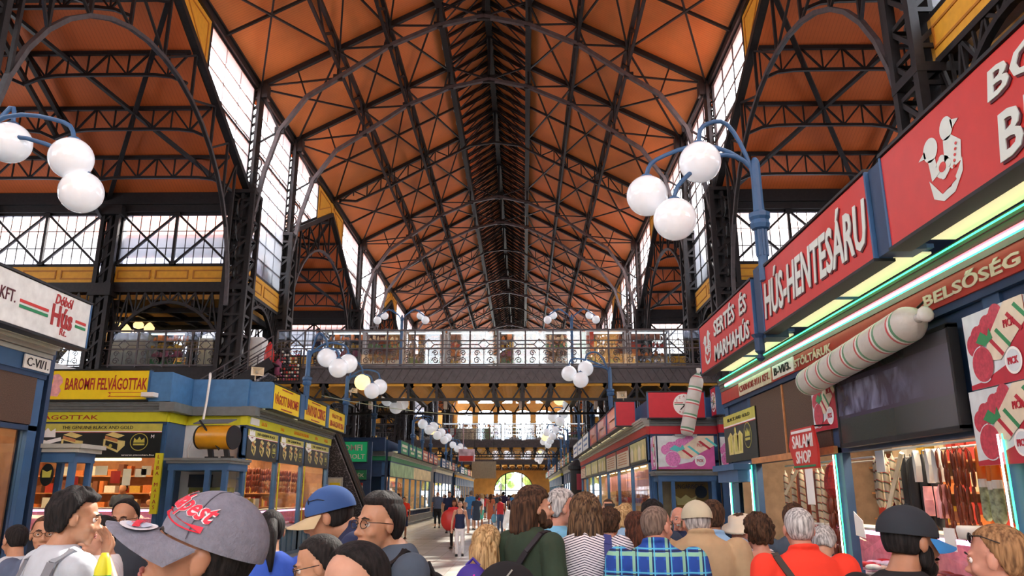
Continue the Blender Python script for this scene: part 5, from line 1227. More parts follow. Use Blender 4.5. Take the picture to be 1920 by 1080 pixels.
# kiosk with glazing at the corner
k = thing('corner_kiosk', 'blue glazed corner kiosk under the violet salami poster on the right', 'kiosk', (4.5, 22, 0))
m = MB()
for x in (3.75, 4.1, 5.2): m.box(x-.05, x+.05, 21.95, 22.05, .7, 2.1)
m.box(3.75, 5.3, 21.95, 22.8, 0, .7); m.box(3.7, 5.3, 21.95, 22.8, 2.08, 2.3); m.box(5.2, 5.3, 22.05, 22.8, .7, 2.1); m.box(3.7, 3.78, 22.7, 22.8, .7, 2.1); m.build('frame', BLUE, k)
m = MB(); m.box(3.58, 5.4, 21.85, 22.8, 2.3, 2.36); m.box(3.62, 5.36, 21.9, 22.8, 2.24, 2.3); m.build('cornice', GREYM, k)
m = MB(); m.box(3.8, 4.05, 21.99, 22.0, .7, 2.08); m.box(4.15, 5.15, 21.99, 22.0, .7, 2.08); m.build('glass', SHOWG, k)
m = MB(); m.box(4.15, 5.2, 22.6, 22.65, .7, 2.08); m.build('backboard', M8('kiosk_gold', 150, 116, 40), k)
q = Vector((4.66, 22.59, 1.75)); letter('UNGARISCHE', .12, q+Vector((0, 0, .2)), (1,0,0), (0,-1,0), PBLK, k, width=.8); flat([(-.25, -.2), (-.3, .05), (-.15, -.03), (0, .08), (.15, -.03), (.3, .05), (.25, -.2)], q+Vector((-.1, 0, -.1)), (1,0,0), (0,-1,0), PGOLD2, k, 'crown_emblem'); flat(disc(.33, .05, .17), q, (1,0,0), (0,-1,0), PBLK, k, 'round_emblem')
poster('violet-tinted salami poster above the blue corner kiosk', (4.5, 21.92, 2.86), (1,0,0), (0,-1,0), 1.56, .9, 'pick_v'); poster('narrow violet salami poster on the left flank of the corner kiosk poster', (3.66, 22.35, 2.86), (0,-1,0), (-1,0,0), .8, .9, 'pick_v')
poster('violet salami poster partly hidden behind the black and gold jar poster', (5.95, 22.3, 2.86), (1,0,0), (0,-1,0), .8, .9, 'pick_v')
S = sign_box('crimson fascia sign with round white SZABÓ KFT emblem of crossed cleavers', (3.58, 22.5), (5.25, 22.5), 3.86, 4.6, (0, -1), CRIM, canopy=0)
def szabo(S, u, z, rad, parent):
    r_, mid, X, n = S; p = Vector((mid.x, mid.y, z))+X*u
    flat(disc(0, 0, rad, n=32), p, X, n, PAPER, r_, 'emblem_disc'); P = p+n*.006
    flat([(-rad*.9, rad*.12), (-rad*.1, rad*.12), (-rad*.1, rad*.2), (-rad*.9, rad*.2)], P, X, n, RED, r_, 'emblem_stripe'); flat([(rad*.3, -.1*rad), (rad*.85, -.1*rad), (rad*.85, -.02*rad), (rad*.3, -.02*rad)], P, X, n, RED, r_, 'emblem_stripe')
    flat([(-rad*.9, -.02*rad), (-rad*.1, -.02*rad), (-rad*.1, .05*rad), (-rad*.9, .05*rad)], P, X, n, GREEN, r_, 'emblem_stripe'); flat([(rad*.3, -.26*rad), (rad*.8, -.26*rad), (rad*.8, -.19*rad), (rad*.3, -.19*rad)], P, X, n, GREEN, r_, 'emblem_stripe')
    flat([(rad*.02, -.1*rad), (rad*.25, .55*rad), (rad*.55, .35*rad), (rad*.4, -.0*rad)], P, X, n, PGOLD, r_, 'cleaver'); flat([(-rad*.4, -.45*rad), (-rad*.34, -.52*rad), (.2*rad, .0), (.1*rad, .08*rad)], P, X, n, BLACK, r_, 'cleaver'); flat([(rad*.4, -.45*rad), (rad*.32, -.52*rad), (-.1*rad, .0), (-.02*rad, .08*rad)], P, X, n, BLACK, r_, 'cleaver')
    for i, ch in enumerate('SZABÓ'):
        a = math.radians(150-30*i); letter(ch, rad*.2, P+X*math.cos(a)*rad*.76+Vector((0, 0, math.sin(a)*rad*.76)), X, n, DKRED, r_)
    for i, ch in enumerate('KFT.'):
        a = math.radians(240+20*i); letter(ch, rad*.18, P+X*math.cos(a)*rad*.76+Vector((0, 0, math.sin(a)*rad*.76)), X, n, DKRED, r_)
szabo(S, .22, 4.24, .31, r2)
S = sign_box('crimson sign face with a second SZABÓ KFT emblem turned towards the near aisle', (5.42, 22.55), (5.42, 21.9), 3.9, 4.68, (-1, 0), CRIM, canopy=0); szabo(S, 0, 4.28, .28, r2)
m = MB(); m.box(5.43, 5.8, 21.9, 22.5, 3.9, 4.72); m.box(5.8, 8.4, 22.08, 22.5, 3.9, 4.72); tag(m.build('fascia_box', BLUE), 'blue fascia box between the SZABÓ and FELV signs', 'fascia')
S = sign_box('red sign with yellow letters FELV cut off by the near shop on the right', (5.85, 21.9), (8.4, 21.9), 3.95, 4.8, (0, -1), RED, canopy=0, frame=CRIM); sign_text(S, 'FELVÁGOTT', .34, LETO, u=-.05, v=.05, width=2.2, z0=3.95, z1=4.8, bold=.02); r_, mid, X, n = S; flat([(-.28, -.12), (-.2, .0), (0, .05), (.2, .02), (.24, -.1), (.1, -.16), (-.1, -.2), (-.16, -.12)], Vector((6.5, 21.9, 4.12)), X, n, PAPER, r_, 'emblem')
giant('giant wrapped salami standing upright before the SZABÓ KFT sign', (4.47, 21.65, 3.3), (4.9, 21.65, 5.0), .19)
m = MB(); m.box(4.2, 4.8, 21.8, 22.4, 3.3, 3.34); m.bar((4.75, 21.8, 4.5), (4.75, 22.5, 4.5), .02); tag(m.build('salami_mount', STEELC), 'small bracket carrying the upright giant salami', 'bracket')
cols2 = [('orange', ORG)]*3 + [('white', WHITE)]*3
ys_ = [(25.1, 28.6), (28.9, 32.4), (32.7, 36.2), (37.0, 40.6), (40.9, 44.5), (44.8, 48.4)]
S = sign_box('crimson sign panel facing the viewer at the near corner of the second right block', (2.92, 24.9), (3.58, 24.9), 3.84, 4.6, (0, -1), CRIM, canopy=0); 
ORL = M8('letter_on_orange', 232, 170, 60, rough=.5)
for i, ((a, c), (nm, mm)) in enumerate(zip(ys_, cols2)):
    S = sign_box('%s sign box in the row on the second right block, %s from its near end' % (('red-orange', 'white')[i > 2], ['first','second','third','fourth','fifth','sixth'][i]), (3.05, c), (3.05, a), 3.84, 4.58, (-1, 0), RED if i < 3 else mm, canopy=.5, )
    if i < 3:
        r_, mid, X, n = S; flat([[(-1.4, -.05), (.9, -.05), (.9, .3), (-1.4, .3)], [(-.9, -.3), (1.5, -.3), (1.5, .0), (-.9, .0)]], Vector((mid.x, mid.y, 4.21)), X, n, ORG, r_, 'orange_patch')
    else:
        r_, mid, X, n = S; flat([[(-1.2, .08), (1.2, .08), (1.2, .2), (-1.2, .2)], [(-1.0, -.18), (1.0, -.18), (1.0, -.08), (-1.0, -.08)]], Vector((mid.x, mid.y, 4.21)), X, n, GOODM[2], r_, 'blurred_print')
for i in range(7):
    u = 27.0-3.84*(i+.5)
    poster('poster on the second right block above its windows, %s from the near corner' % ['first','second','third','fourth','fifth','sixth','seventh','eighth'][i], (R2X-.07, 50-u-.0, 3.0), (0,-1,0), (-1,0,0), 3.4, .66, ['jars','list','list','jars','jars','jars','list','jars'][i], name='poster')
hang('hanging_pack', 'marbled pink meat pack hanging in the windows of the second right block', 'pack', 'meat packs in the second right block windows', G2, [26.7-.6*i for i in range(24)], -.3, 2.5, mk_pack(MEATP, w_=.12, h_=.6), 21)
hang('sausage_string', 'brown sausage string hanging in the windows of the second right block', 'sausage string', 'sausage strings in the second right block windows', G2, [26.5-.55*i for i in range(22)], -.5, 2.5, mk_links(n=5, l=.2, r_=.04), 22)
hang('meat_pack', 'violet marbled pack stacked high in the window right of the corner kiosk', 'pack', 'marbled packs right of the corner kiosk', F3, [.45+.22*i for i in range(8)], -.25, 2.5, mk_pack(mat('marbled_violet', srgb(170, 110, 140), var=.6, vs=40), w_=.1, h_=.42, name='meat_pack'), 23)
hang('meat_pack', 'lower violet marbled pack in the window right of the corner kiosk', 'pack', 'lower marbled packs right of the corner kiosk', F3, [.45+.22*i for i in range(8)], -.25, 2.0, mk_pack(MEATP, w_=.1, h_=.4, name='meat_pack'), 24)
def horn(label, p, rz, sc_=1):
    t = thing('horn_loudspeaker', label, 'loudspeaker', p, rz); b = MB(); o = [(-.16, -.11), (.16, -.11), (.16, .11), (-.16, .11)]; i_ = [(-.05, -.04), (.05, -.04), (.05, .04), (-.05, .04)]
    vs = [(x, -.22, z) for x, z in o]+[(x, 0, z) for x, z in i_]+[(x*.85, -.2, z*.85) for x, z in o]+[(x*.6, -.02, z*.6) for x, z in i_]
    b.add(vs, [(k, (k+1) % 4, (k+1) % 4+4, k+4) for k in range(4)]+[(k+8, k+12, (k+1) % 4+12, (k+1) % 4+8) for k in range(4)]+[(k, k+8, (k+1) % 4+8, (k+1) % 4) for k in range(4)]+[(12, 13, 14, 15)]); b.build('horn', PCRM, t, local=True)
    b = MB(); b.ell((0, -.1, 0), .04, 8, 6); b.build('driver', GREYL, t, local=True, smooth=True); b = MB(); b.tube([(0, 0, 0), (0, .14, 0)], .06, 10); b.bar((0, .05, -.05), (0, .05, -.2), .03); b.build('body', PCRM, t, local=True); t.scale = (sc_,)*3; return t
horn('cream horn loudspeaker on top of the second right block', (3.2, 24.95, 4.8), -.3)
horn('cream horn loudspeaker on top of the blue fascia beside the first yellow poultry sign', (-6.95, 19.9, 4.8), .5)
horn('small white horn loudspeaker on the lamp post past the yellow signs', (-6.3, 28.3, 5.4), .9, .8)
# ================================================ LEFT, POULTRY BLOCK
LW = -7.05
t = thing('poultry_shop', 'blue poultry stall block on the left with yellow bands, meat windows and yellow signs', 'market stall', (-10, 24, 0)); r3 = t
G3 = Run((LW, 19.65), (0, 1), (1, 0)); posts = [.08, 2.78, 5.42, 8.7]
run_shell(t, G3, posts, base=M8('slate_blue', 74, 104, 126, rough=.5), band=YELG, pw=.2); run_interior(t, G3, .45, 8.6, depth=2.2, wall=SHOPW, power=34, col=(1, .74, .46), seed=2)
F4 = Run((-8.6, 18.75), (-1, 0), (0, -1)); run_shell(t, F4, [.05, 5.5], band=YELG, pw=.1, fascia=None, glass=True); run_interior(t, F4, .1, 5.4, depth=3.0, wall=SHOPW, power=30, col=(1, .66, .36), seed=3, indiv=(0, 5.4, 'behind the front poultry window'))
F5 = Run((-7.05, 19.8), (-1, 0), (0, -1)); m = MB(); F5.box(m, 0, 1.55, -.1, .05, 0, 3.43); m.build('side_panel', WHITE, t)
m = MB(); F5.box(m, -.05, 1.5, -.1, .08, 3.43, 3.66); m.build('name_band', YELG, t); m = MB(); F5.box(m, -.3, 1.5, -.1, .26, 3.66, 3.88); m.build('cornice', GREYM, t)
F6 = Run((-8.6, 18.75), (0, 1), (1, 0)); m = MB(); F6.box(m, 0, 1.05, -.1, .06, 3.43, 3.66); m.build('name_band', YELG, t); m = MB(); F6.box(m, -.3, 1.05, -.1, .26, 3.66, 3.88); m.build('cornice', GREYM, t); m = MB(); F6.box(m, 0, 1.05, -.1, .03, 0, 3.43); m.build('side_wall', BLUE, t)
m = MB(); m.box(-9.0, -8.48, 18.5, 19.9, 3.9, 4.6); m.box(-8.5, -7.05, 19.75, 20.0, 3.9, 4.6); m.box(-7.1, -6.5, 19.85, 20.05, 3.88, 4.55); m.box(-14, -8.6, 19, 28.4, 4.3, 4.58); m.box(-8.6, -6.6, 20, 28.4, 4.3, 4.54); m.build('fascia', M8('fascia_blue', 72, 124, 172, rough=.5), t)
m = MB(); m.box(-14, -7.1, 28.4, 28.5, 0, 4.5); m.box(-14.1, -14, 19, 28.4, 0, 4.5); m.build('block_body', BLUED, t)
letter('FELVÁGOTTAK', .13, (-11.2, 18.75-.082, 3.545), (1,0,0), (0,-1,0), DKRED, t, width=1.9)
for s_, u, w_ in (('KACSA', 1.3, .45), ('TYÚK', 2.9, .35), ('FELDOLGOZOTT BAROMFI', 4.9, 1.6), ('LIBA', 6.7, .35), ('PULYKA', 8.0, .45)): letter(s_, .1, G3.P(u, .082, 3.545), (0,1,0), (1,0,0), LETO, t, width=w_)
m = MB(); G3.box(m, .2, .85, .08, .1, 3.47, 3.64); m.build('number_plate', PAPER, t)
poster('wide black and gold poster with two glass jars above the front window at left', (-11.25, 18.64, 2.98), (1,0,0), (0,-1,0), 5.2, .8, 'gold_wide')
for i, (a, c) in enumerate(zip(posts, posts[1:])): poster('black and gold jar poster over the poultry aisle windows, %s from the corner' % ['first','second','third'][i], G3.P((a+c)/2, .05, 2.98), (0,1,0), (1,0,0), c-a-.24, .74, 'gold_corr')
for i, (u, m_) in enumerate(((.2, YELG), (2.92, YELG), (5.55, YELG))):
    m = MB(); G3.box(m, u, u+.06, .05, .07, .9, 2.6); m.build('yellow_edge', m_, t)
vb = thing('upright_banner', 'narrow upright yellow banner lettered LIBA MÁJAS left of the corner kiosk', 'banner', (-8.6, 18.6, 1.3)); m = MB(); m.box(-8.7, -8.52, 18.55, 18.6, 1.3, 2.68); m.build('board', YELG, vb)
for i, ch in enumerate('LIBA MÁJAS'):
    if ch != ' ': letter(ch, .085, (-8.61, 18.55, 2.6-.128*i), (1,0,0), (0,-1,0), DKRED, vb)
SYZ = (3.9, 4.52)
S = sign_box('yellow sign lettered BAROMFI FELVÁGOTTAK with a pink bird, facing the viewer at left', (-11.75, 18.45), (-9.0, 18.45), 3.93, 4.64, (0, -1), YEL, canopy=.2)
sign_text(S, 'BAROMFI FELVÁGOTTAK', .36, DKRED, u=.33, v=.06, width=1.98, z0=3.93, z1=4.64, bold=.015); bird(S, -.92, 0, .56, MEATP, 3.93, 4.64, pink=True)
r_, mid, X, n = S; flat([(-.45, -.05), (.45, -.05), (.38, 0), (.45, .06), (-.45, .06), (-.38, 0)], Vector((mid.x+.85, mid.y, 4.05)), X, n, RED, r_, 'ribbon'); flat([(-.38, -.035), (.38, -.035), (.38, .045), (-.38, .045)], Vector((mid.x+.85, mid.y-.004, 4.05)), X, n, YEL, r_, 'ribbon_face')
for i, (a, c, txt) in enumerate(((20.05, 22.5, 'VÁGOTT BAROMFI'), (23.0, 25.6, 'TANYASI CSIRKE'), (25.95, 28.35, 'KÓSTOLJA'))):
    S = sign_box('yellow sign box %s on the poultry block' % ('lettered VÁGOTT BAROMFI', 'lettered TANYASI CSIRKE', 'with two lines of red letters, farthest of three')[i], (-6.5, a), (-6.5, c), 3.88, 4.53, (1, 0), YEL, canopy=.5)
    if i < 2: sign_text(S, txt, .32, DKRED, width=c-a-.3, z0=3.88, z1=4.53, bold=.01)
    else:
        sign_text(S, 'VÁGOTT LIBA', .17, DKRED, v=.14, width=1.5, z0=3.88, z1=4.53); sign_text(S, 'LIBA-KACSA-PULYKA', .19, DKRED, v=-.14, width=2.0, z0=3.88, z1=4.53)
    r_, mid, X, n = S
    for v_ in ((.26, -.26) if i < 2 else ()): flat([(-.5, -.015), (.5, -.015), (.5, .015), (-.5, .015)], Vector((mid.x, mid.y, 4.205+v_)), X, n, DKRED, r_, 'rule')
for q in ((22.55, 22.95), (25.62, 25.92), (28.38, 28.5)): m = MB(); m.box(-6.62, -6.48, q[0], q[1], 3.86, 4.58); m.build('sign_divider', BLUE, t)
# corner kiosk, heater
k = thing('corner_kiosk', 'blue glazed corner kiosk of the poultry block beneath the yellow heater', 'kiosk', (-7.6, 18.9, 0))
m = MB()
for x in (-8.2, -7.35, -6.95): m.box(x-.06, x+.06, 18.35, 18.47, .75, 2.3)
m.box(-7.02, -6.88, 19.4, 19.6, .75, 2.3); m.box(-8.25, -6.88, 18.36, 19.6, 0, .75); m.box(-8.28, -6.86, 18.34, 19.62, 2.28, 2.46); m.build('frame', BLUE, k)
m = MB(); m.box(-8.36, -6.78, 18.26, 19.65, 2.5, 2.56); m.box(-8.32, -6.82, 18.3, 19.65, 2.44, 2.5); m.build('cornice', GREYM, k)
m = MB(); m.box(-8.14, -7.41, 18.4, 18.41, .75, 2.28); m.box(-7.29, -7.01, 18.4, 18.41, .75, 2.28); m.box(-6.93, -6.92, 18.47, 19.4, .75, 2.28); m.build('glass', SHOWG, k)
m = MB(); m.box(-8.1, -7.1, 19.2, 19.5, .76, 1.9); m.build('green_board', M8('kiosk_board', 150, 150, 70), k); m = MB(); m.box(-8.0, -7.5, 18.9, 19.1, 1.9, 2.2); m.build('dark_box', BLACK, k)
flat([(-.12, -.15), (-.14, .06), (-.06, 0), (0, .09), (.06, 0), (.14, .06), (.12, -.15)], (-7.85, 19.19, 1.75), (1,0,0), (0,-1,0), PAPER, k, 'crown_emblem')
HY = M8('heater_yellow', 236, 168, 24, rough=.35, var=.05)
h = thing('fan_heater', 'yellow cylindrical fan heater standing on the corner kiosk roof', 'heater', (-7.25, 18.8, 2.56)); m = MB(); A = Vector((-7.72, 18.75, 3.06)); Bq = Vector((-6.86, 18.5, 3.04)); m.tube([A, A.lerp(Bq, .02), A.lerp(Bq, .98), Bq], [.27, .28, .28, .285], 28, cap=False); m.build('drum', HY, h, smooth=True)
m = MB(); m.tube([A-(Bq-A)*.03, A+(Bq-A)*.02], .285, 28); m.tube([Bq, Bq+(Bq-A)*.02], [.285, .275], 28); m.build('end_ring', BLACK, h); m = MB(); m.tube([Bq-(Bq-A)*.3, Bq-(Bq-A)*.28], .26, 24); m.tube([A-(Bq-A)*.01, A+(Bq-A)*.01], .26, 24); m.build('grille', BLACK, h)
m = MB()
for f in (.3, .8): q = A.lerp(Bq, f); m.bar(q+Vector((0, 0, -.25)), Vector((q.x+.05, q.y, 2.57)), .12, .1); m.bar((q.x-.1, q.y, 2.58), (q.x+.2, q.y, 2.58), .08, .05)
m.build('foot', BLACK, h); m = MB(); m.tube([Vector((-7.75, 18.6, 3.45)), Vector((-7.5, 18.45, 3.2)), Vector((-7.3, 18.4, 2.95)), Vector((-7.15, 18.45, 2.75))], .025, 6); m.build('cable', BLACK, h); m = MB(); m.slab((-7.9, 18.6, 3.36), (-7.0, 18.45, 3.36), (-7.0, 19.0, 3.5), (-7.9, 19.1, 3.5), .02); m.build('hood', GREYM, h)
m = MB(); m.tube([(-8.02, 19.6, 4.62), (-8.0, 19.55, 4.72), (-7.95, 19.45, 4.62), (-7.96, 19.4, 4.0), (-8.0, 19.35, 3.3), (-8.1, 19.2, 3.1), (-8.2, 19.15, 2.8), (-8.15, 19.1, 2.6)], .03, 8); tag(m.build('white_hose', WHITE, smooth=True), 'white hose looped over the blue fascia behind the heater', 'hose')
m = MB(); m.box(-9.05, -8.75, 18.2, 18.45, 3.98, 4.08); tag(m.build('wall_lamp', WHITE), 'small white camera box at the corner of the BAROMFI FELVÁGOTTAK sign', 'camera')
meat_case(t, G3, .2, 8.6, z0=.78); meat_case(t, F4, .1, 5.4, z0=.9)
things_in_tray('meat_cut', 'pink meat cut laid out in the aisle-side counter of the poultry block', 'meat cuts in the aisle counter of the poultry block', G3, .4, 8.5, -.95, -.25, .81, 70, [MEATP, MEAT, MEATP, PCRM], 31, size=(.1, .18))
hang('sausage_string', 'brown sausage string hanging behind the aisle windows of the poultry block', 'sausage string', 'sausage strings behind the poultry block aisle windows', G3, [.4+.33*i for i in range(25)], -.8, 2.55, mk_links(n=4, l=.17, r_=.04), 32)
hang('hanging_salami', 'dark smoked bar hanging behind the aisle windows of the poultry block', 'sausage', 'smoked bars behind the poultry block aisle windows', G3, [.6+.42*i for i in range(19)], -1.3, 2.55, mk_salami(.6, .07, MEATB), 33)
for i in range(6):
    b = MB(); u = .6+.5*i; G3.box(b, u, u+.34, -.95, -.6, 1.34, 1.62); o = b.build('carton', PCRM if i % 2 else GOODM[6]); tag(o, 'small stacked carton on the poultry counter, %s from the corner' % ['first','second','third','fourth','fifth','sixth'][i], 'carton')
for i, (x, z, m_, w_, h_) in enumerate(((-11.3, 1.95, RED, .3, .22), (-10.2, 2.0, RED, .24, .3), (-10.6, 2.2, PAPER, .3, .22), (-9.6, 2.15, PAPER, .28, .2), (-9.9, 1.95, PAPER, .2, .4), (-9.45, 2.2, PAPER, .24, .22))):
    b = MB(); b.box(x, x+w_, 19.5, 19.51, z, z+h_); tag(b.build('price_card', m_), '%s card hanging inside the front poultry window, %s from the left' % ('red' if m_ is RED else 'white', ['first','third','second','fourth','fifth','sixth'][i]), 'card')
b = MB(); b.tube([(-10.6, 18.9, 2.55), (-9.2, 18.9, 2.55)], .03, 8); tag(b.build('tube_lamp', TUBE), 'warm tube lamp just inside the front poultry window', 'lamp')
b = MB()
for i in range(14): b.ell((-9.2+.09*(i % 5), 19.6+.1*(i//5), 1.55+.1*(i % 3)), (.09, .08, .07), 8, 6)
tag(b.build('chicken_heap', HAM, smooth=True), 'heap of yellow poultry on the shelf in the front window', 'poultry', kind='stuff')
# ================================================ LEFT, NEAREST BLOCK
t = thing('meat_shop', 'nearest stall block on the left edge under the white meat-shop sign', 'market stall', (-9, 6, 0)); G0 = Run((LW, 2.8), (0, 1), (1, 0)); posts = [.1, 2.8, 5.5, 8.3]
run_shell(t, G0, posts, band=BLUE, mould=GREYL, pw=.2); run_interior(t, G0, .1, 8.2, depth=2.4, wall=SHOPW, power=14, col=(1, .74, .46), seed=4)
m = MB(); m.box(-13, LW, 11.35, 11.45, 0, 3.9); m.box(-13, -7.0, 3, 11.4, 3.9, 4.45); m.box(-13, LW, 2.9, 3.0, 0, 3.9); m.build('block_body', BLUED, t)
m = MB(); G0.box(m, 5.6, 8.2, .03, .05, 2.7, 3.36); m.build('wire_mesh_screen', NETM, t); m = MB(); G0.box(m, 7.75, 8.35, .1, .12, 3.45, 3.64); m.build('number_plate', PAPER, t); letter('C-VI/1.', .12, G0.P(8.05, .121, 3.545), (0,1,0), (1,0,0), BLACK, t, width=.5)
meat_case(t, G0, .2, 8.1)
hang('hanging_salami', 'pale salami hanging near the post of the nearest stall on the left edge', 'salami', 'pale salami in the nearest left stall', G0, [6.3+.22*i for i in range(8)], -.45, 2.5, mk_salami(.6, .045), 42)
hang('sausage_string', 'brown sausage string hanging in the nearest stall window on the left edge', 'sausage string', 'sausage strings in the nearest left stall', G0, [5.2+.3*i for i in range(10)], -.9, 2.55, mk_links(n=4, l=.17, r_=.04), 41)
b = MB(); b.tube([G0.P(7.0, -.25, 1.9), G0.P(7.7, -.25, 1.45), G0.P(6.4, -.25, 2.3)][::2] if False else [G0.P(6.6, -.25, 2.25), G0.P(7.75, -.25, 1.55)], .025, 6); tag(b.build('shutter_pole', WHITE), 'white pole slanting across the nearest stall window at the left edge', 'pole')
m = MB(); m.lathe([(.02, .1), (.14, .06), (.2, -.04), (.02, -.06)], at(28, 852, X=-7.75), 16); m.build('warm_lamp', WARM, t)
S = sign_box('white sign box with red letters and red-green stripes at the left edge', (-6.5, 4.2), (-6.5, 11.25), 3.83, 4.5, (1, 0), M8('sign_white', 226, 230, 226, rough=.4), canopy=.5)
r_, mid, X, n = S; yc = mid.y
letter('Dóból', .14, (-6.5, 10.55, 4.38), X, n, DKRED, r_, width=.42, bold=.02, shear=.2); letter('Hús', .3, (-6.5, 10.55, 4.15), X, n, DKRED, r_, width=.5, bold=.03); letter('Rt.', .1, (-6.5, 10.62, 3.95), X, n, DKRED, r_, width=.16)
letter('Hús KFT.', .16, (-6.5, 9.2, 4.19), X, n, LETS, r_, width=.62); 
for (a, c) in ((9.6, 10.22), (10.88, 11.15)):
    for z, mm in ((4.17, RED), (4.10, GREEN)): flat([(a-yc, -.02), (c-yc, -.02), (c-yc, .02), (a-yc, .02)], (-6.5, yc, z), X, n, mm, r_, 'stripe')
k = thing('corner_kiosk', 'narrow blue corner kiosk with an oval black emblem at the left edge', 'kiosk', (-6.9, 11.8, 0)); m = MB(); m.box(-7.1, -6.6, 11.5, 12.0, 0, .8); m.box(-6.66, -6.58, 11.5, 11.58, .8, 2.25); m.box(-6.66, -6.58, 11.95, 12.03, .8, 2.25); m.box(-7.1, -7.02, 11.95, 12.03, .8, 2.25); m.box(-7.1, -6.57, 11.48, 12.04, 2.2, 2.34); m.build('frame', BLUE, k)
m = MB(); m.box(-7.1, -6.45, 11.4, 12.1, 2.4, 2.46); m.box(-7.1, -6.5, 11.44, 12.08, 2.34, 2.4); m.build('cornice', GREYL, k); m = MB(); m.box(-7.02, -6.66, 11.52, 11.53, .8, 2.2); m.build('glass', SHOWG, k)
flat(disc(0, 0, .1, .16), (-6.95, 11.5, 2.02), (1,0,0), (0,-1,0), PBLK, k, 'oval_emblem'); flat([(-.06, -.06), (-.07, .05), (0, .02), (.07, .05), (.06, -.06)], (-6.95, 11.49, 2.04), (1,0,0), (0,-1,0), PGOLD, k, 'crown')
b = MB(); a = at(98, 678, Y=20.5); c = at(166, 699, Y=20.5); b.prism([(a.x, c.z-.3), (c.x, c.z-.3), (c.x, c.z), (a.x, a.z)], 'y', 20.5, 20.55); tag(b.build('white_awning', WHITE), 'white slanted panel behind the yellow BAROMFI sign', 'panel')
# ================================================ FARTHER BLOCKS
SIGNCOL = {'white_paint': 'white', 'sign_green': 'green', 'sign_terracotta': 'terracotta', 'stall_navy': 'navy', 'poster_cream': 'cream', 'sign_red': 'red', 'stall_blue': 'blue', 'ochre_panel': 'ochre', 'orange_wrap': 'orange'}
def far_block(name, label, xw, s, ya, yb, band, fcol, signs, post_sp=2.8, power=22, fascia=BLUED, front=None, rail=False, mould=GREYL):
    """block along the aisle; s = -1 on the left, +1 on the right"""
    r = thing(name, label, 'market stall', (xw+s*2, (ya+yb)/2, 0)); n = max(1, round((yb-ya)/post_sp)); posts = [.1+(yb-ya-.2)*i/n for i in range(n+1)]
    R = Run((xw, ya), (0, 1), (1, 0)) if s < 0 else Run((xw, yb), (0, -1), (-1, 0))
    run_shell(r, R, posts, band=band, pw=.14, mould=mould); run_interior(r, R, .2, yb-ya-.2, depth=2.2, power=power, col=(1, .78, .5), seed=int(ya))
    x0, x1 = sorted((xw+s*.1, xw+s*6)); m = MB(); m.box(x0, x1, ya, yb, 3.9, 4.5); m.box(x0, x1, ya, ya+.1, 0, 3.9); m.box(x0, x1, yb-.1, yb, 0, 3.9); m.build('block_body', fascia, r)
    xs_ = xw-s*.55; sp = (yb-ya)/len(signs)
    for i, mm in enumerate(signs):
        a = ya+.2+sp*i; c = a+sp-.4
        if s > 0: a, c = c, a
        S = sign_box('%s sign box over the %s, %s from its near end' % (SIGNCOL.get(mm.name.split('.')[0], 'coloured'), label.split(',')[0], ['first','second','third','fourth','fifth','sixth','seventh'][i]), (xs_, a), (xs_, c), 3.84, 4.5, (-s, 0), mm, canopy=.45)
        r_, mid, X, n_ = S; L_ = abs(c-a); flat([[(-L_*.36, .02), (L_*.36, .02), (L_*.36, .16), (-L_*.36, .16)], [(-L_*.25, -.2), (L_*.25, -.2), (L_*.25, -.08), (-L_*.25, -.08)]], Vector((mid.x, mid.y, 4.17)), X, n_, PCRM if mm is not WHITE else GOODM[2], r_, 'blurred_print')
    if rail:
        m = MB()
        for z in (.12, .5): m.bar((xw-s*.25, ya, z), (xw-s*.25, yb, z), .04)
        y = ya
        while y < yb: m.bar((xw-s*.25, y, 0), (xw-s*.25, y, .5), .03); y += .25
        m.build('trolley_rail', GREYL, r)
    return r, R
GREENB = M8('band_green', 60, 140, 92, rough=.5); TERRA = M8('sign_terracotta', 176, 92, 64, rough=.5)
rg, RG = far_block('green_shop', 'long green shop on the left, past the staircase', LW, -1, 41.5, 60, GREENB, GREEN, [GREEN, GREEN, GREEN, TERRA, TERRA, TERRA], rail=True)
m = MB(); RG.box(m, .1, 9, .02, .06, 2.65, 3.36); m.build('green_awning', M8('awning_green', 150, 176, 130, var=.3, vs=2), rg); m = MB(); RG.box(m, 9, 18.3, .02, .06, 2.65, 3.36); m.build('cream_awning', M8('awning_cream', 214, 190, 140, var=.25, vs=2), rg)
# green shop front facing the viewer
t = thing('poultry_stall', 'green-lit poultry shop front facing the viewer behind the staircase', 'market stall', (-8, 36.4, 0)); Fg = Run((-5.9, 36.6), (-1, 0), (0, -1))
Fg2 = Run((-7.2, 41.2), (-1, 0), (0, -1)); run_shell(t, Fg2, [.1, 1.6, 3.1, 4.6], band=GREEN, fascia=BLUED, pw=.16); run_interior(t, Fg2, .1, 4.5, depth=.9, power=30, seed=14)
a = at(640, 832, Y=39); c = at(688, 862, Y=39); S = sign_box('glowing green sign lettered BAROMFI BONTÁBOLT behind the stairs', (a.x-.9, 39), (c.x, 39), c.z-.1, a.z+.1, (0, -1), glow('green_lit', (.01, .35, .12), .28), canopy=0, frame=GREEN); zz = (c.z-.1, a.z+.1)
sign_text(S, 'BAROMFI', .3, PCRM, v=.2, width=1.7, z0=zz[0], z1=zz[1], bold=.02); sign_text(S, 'BONTÁBOLT', .3, PCRM, v=-.2, width=2.0, z0=zz[0], z1=zz[1], bold=.02)
S = sign_box('lower green sign lettered HAZAI TERMÉK below the BAROMFI BONTÁBOLT sign', (a.x-.6, 39), (c.x, 39), zz[0]-.85, zz[0]-.4, (0, -1), GREEN, canopy=0, frame=GREEN); sign_text(S, 'LIBA TERMÉK', .22, PCRM, width=1.7, z0=zz[0]-.85, z1=zz[0]-.4)
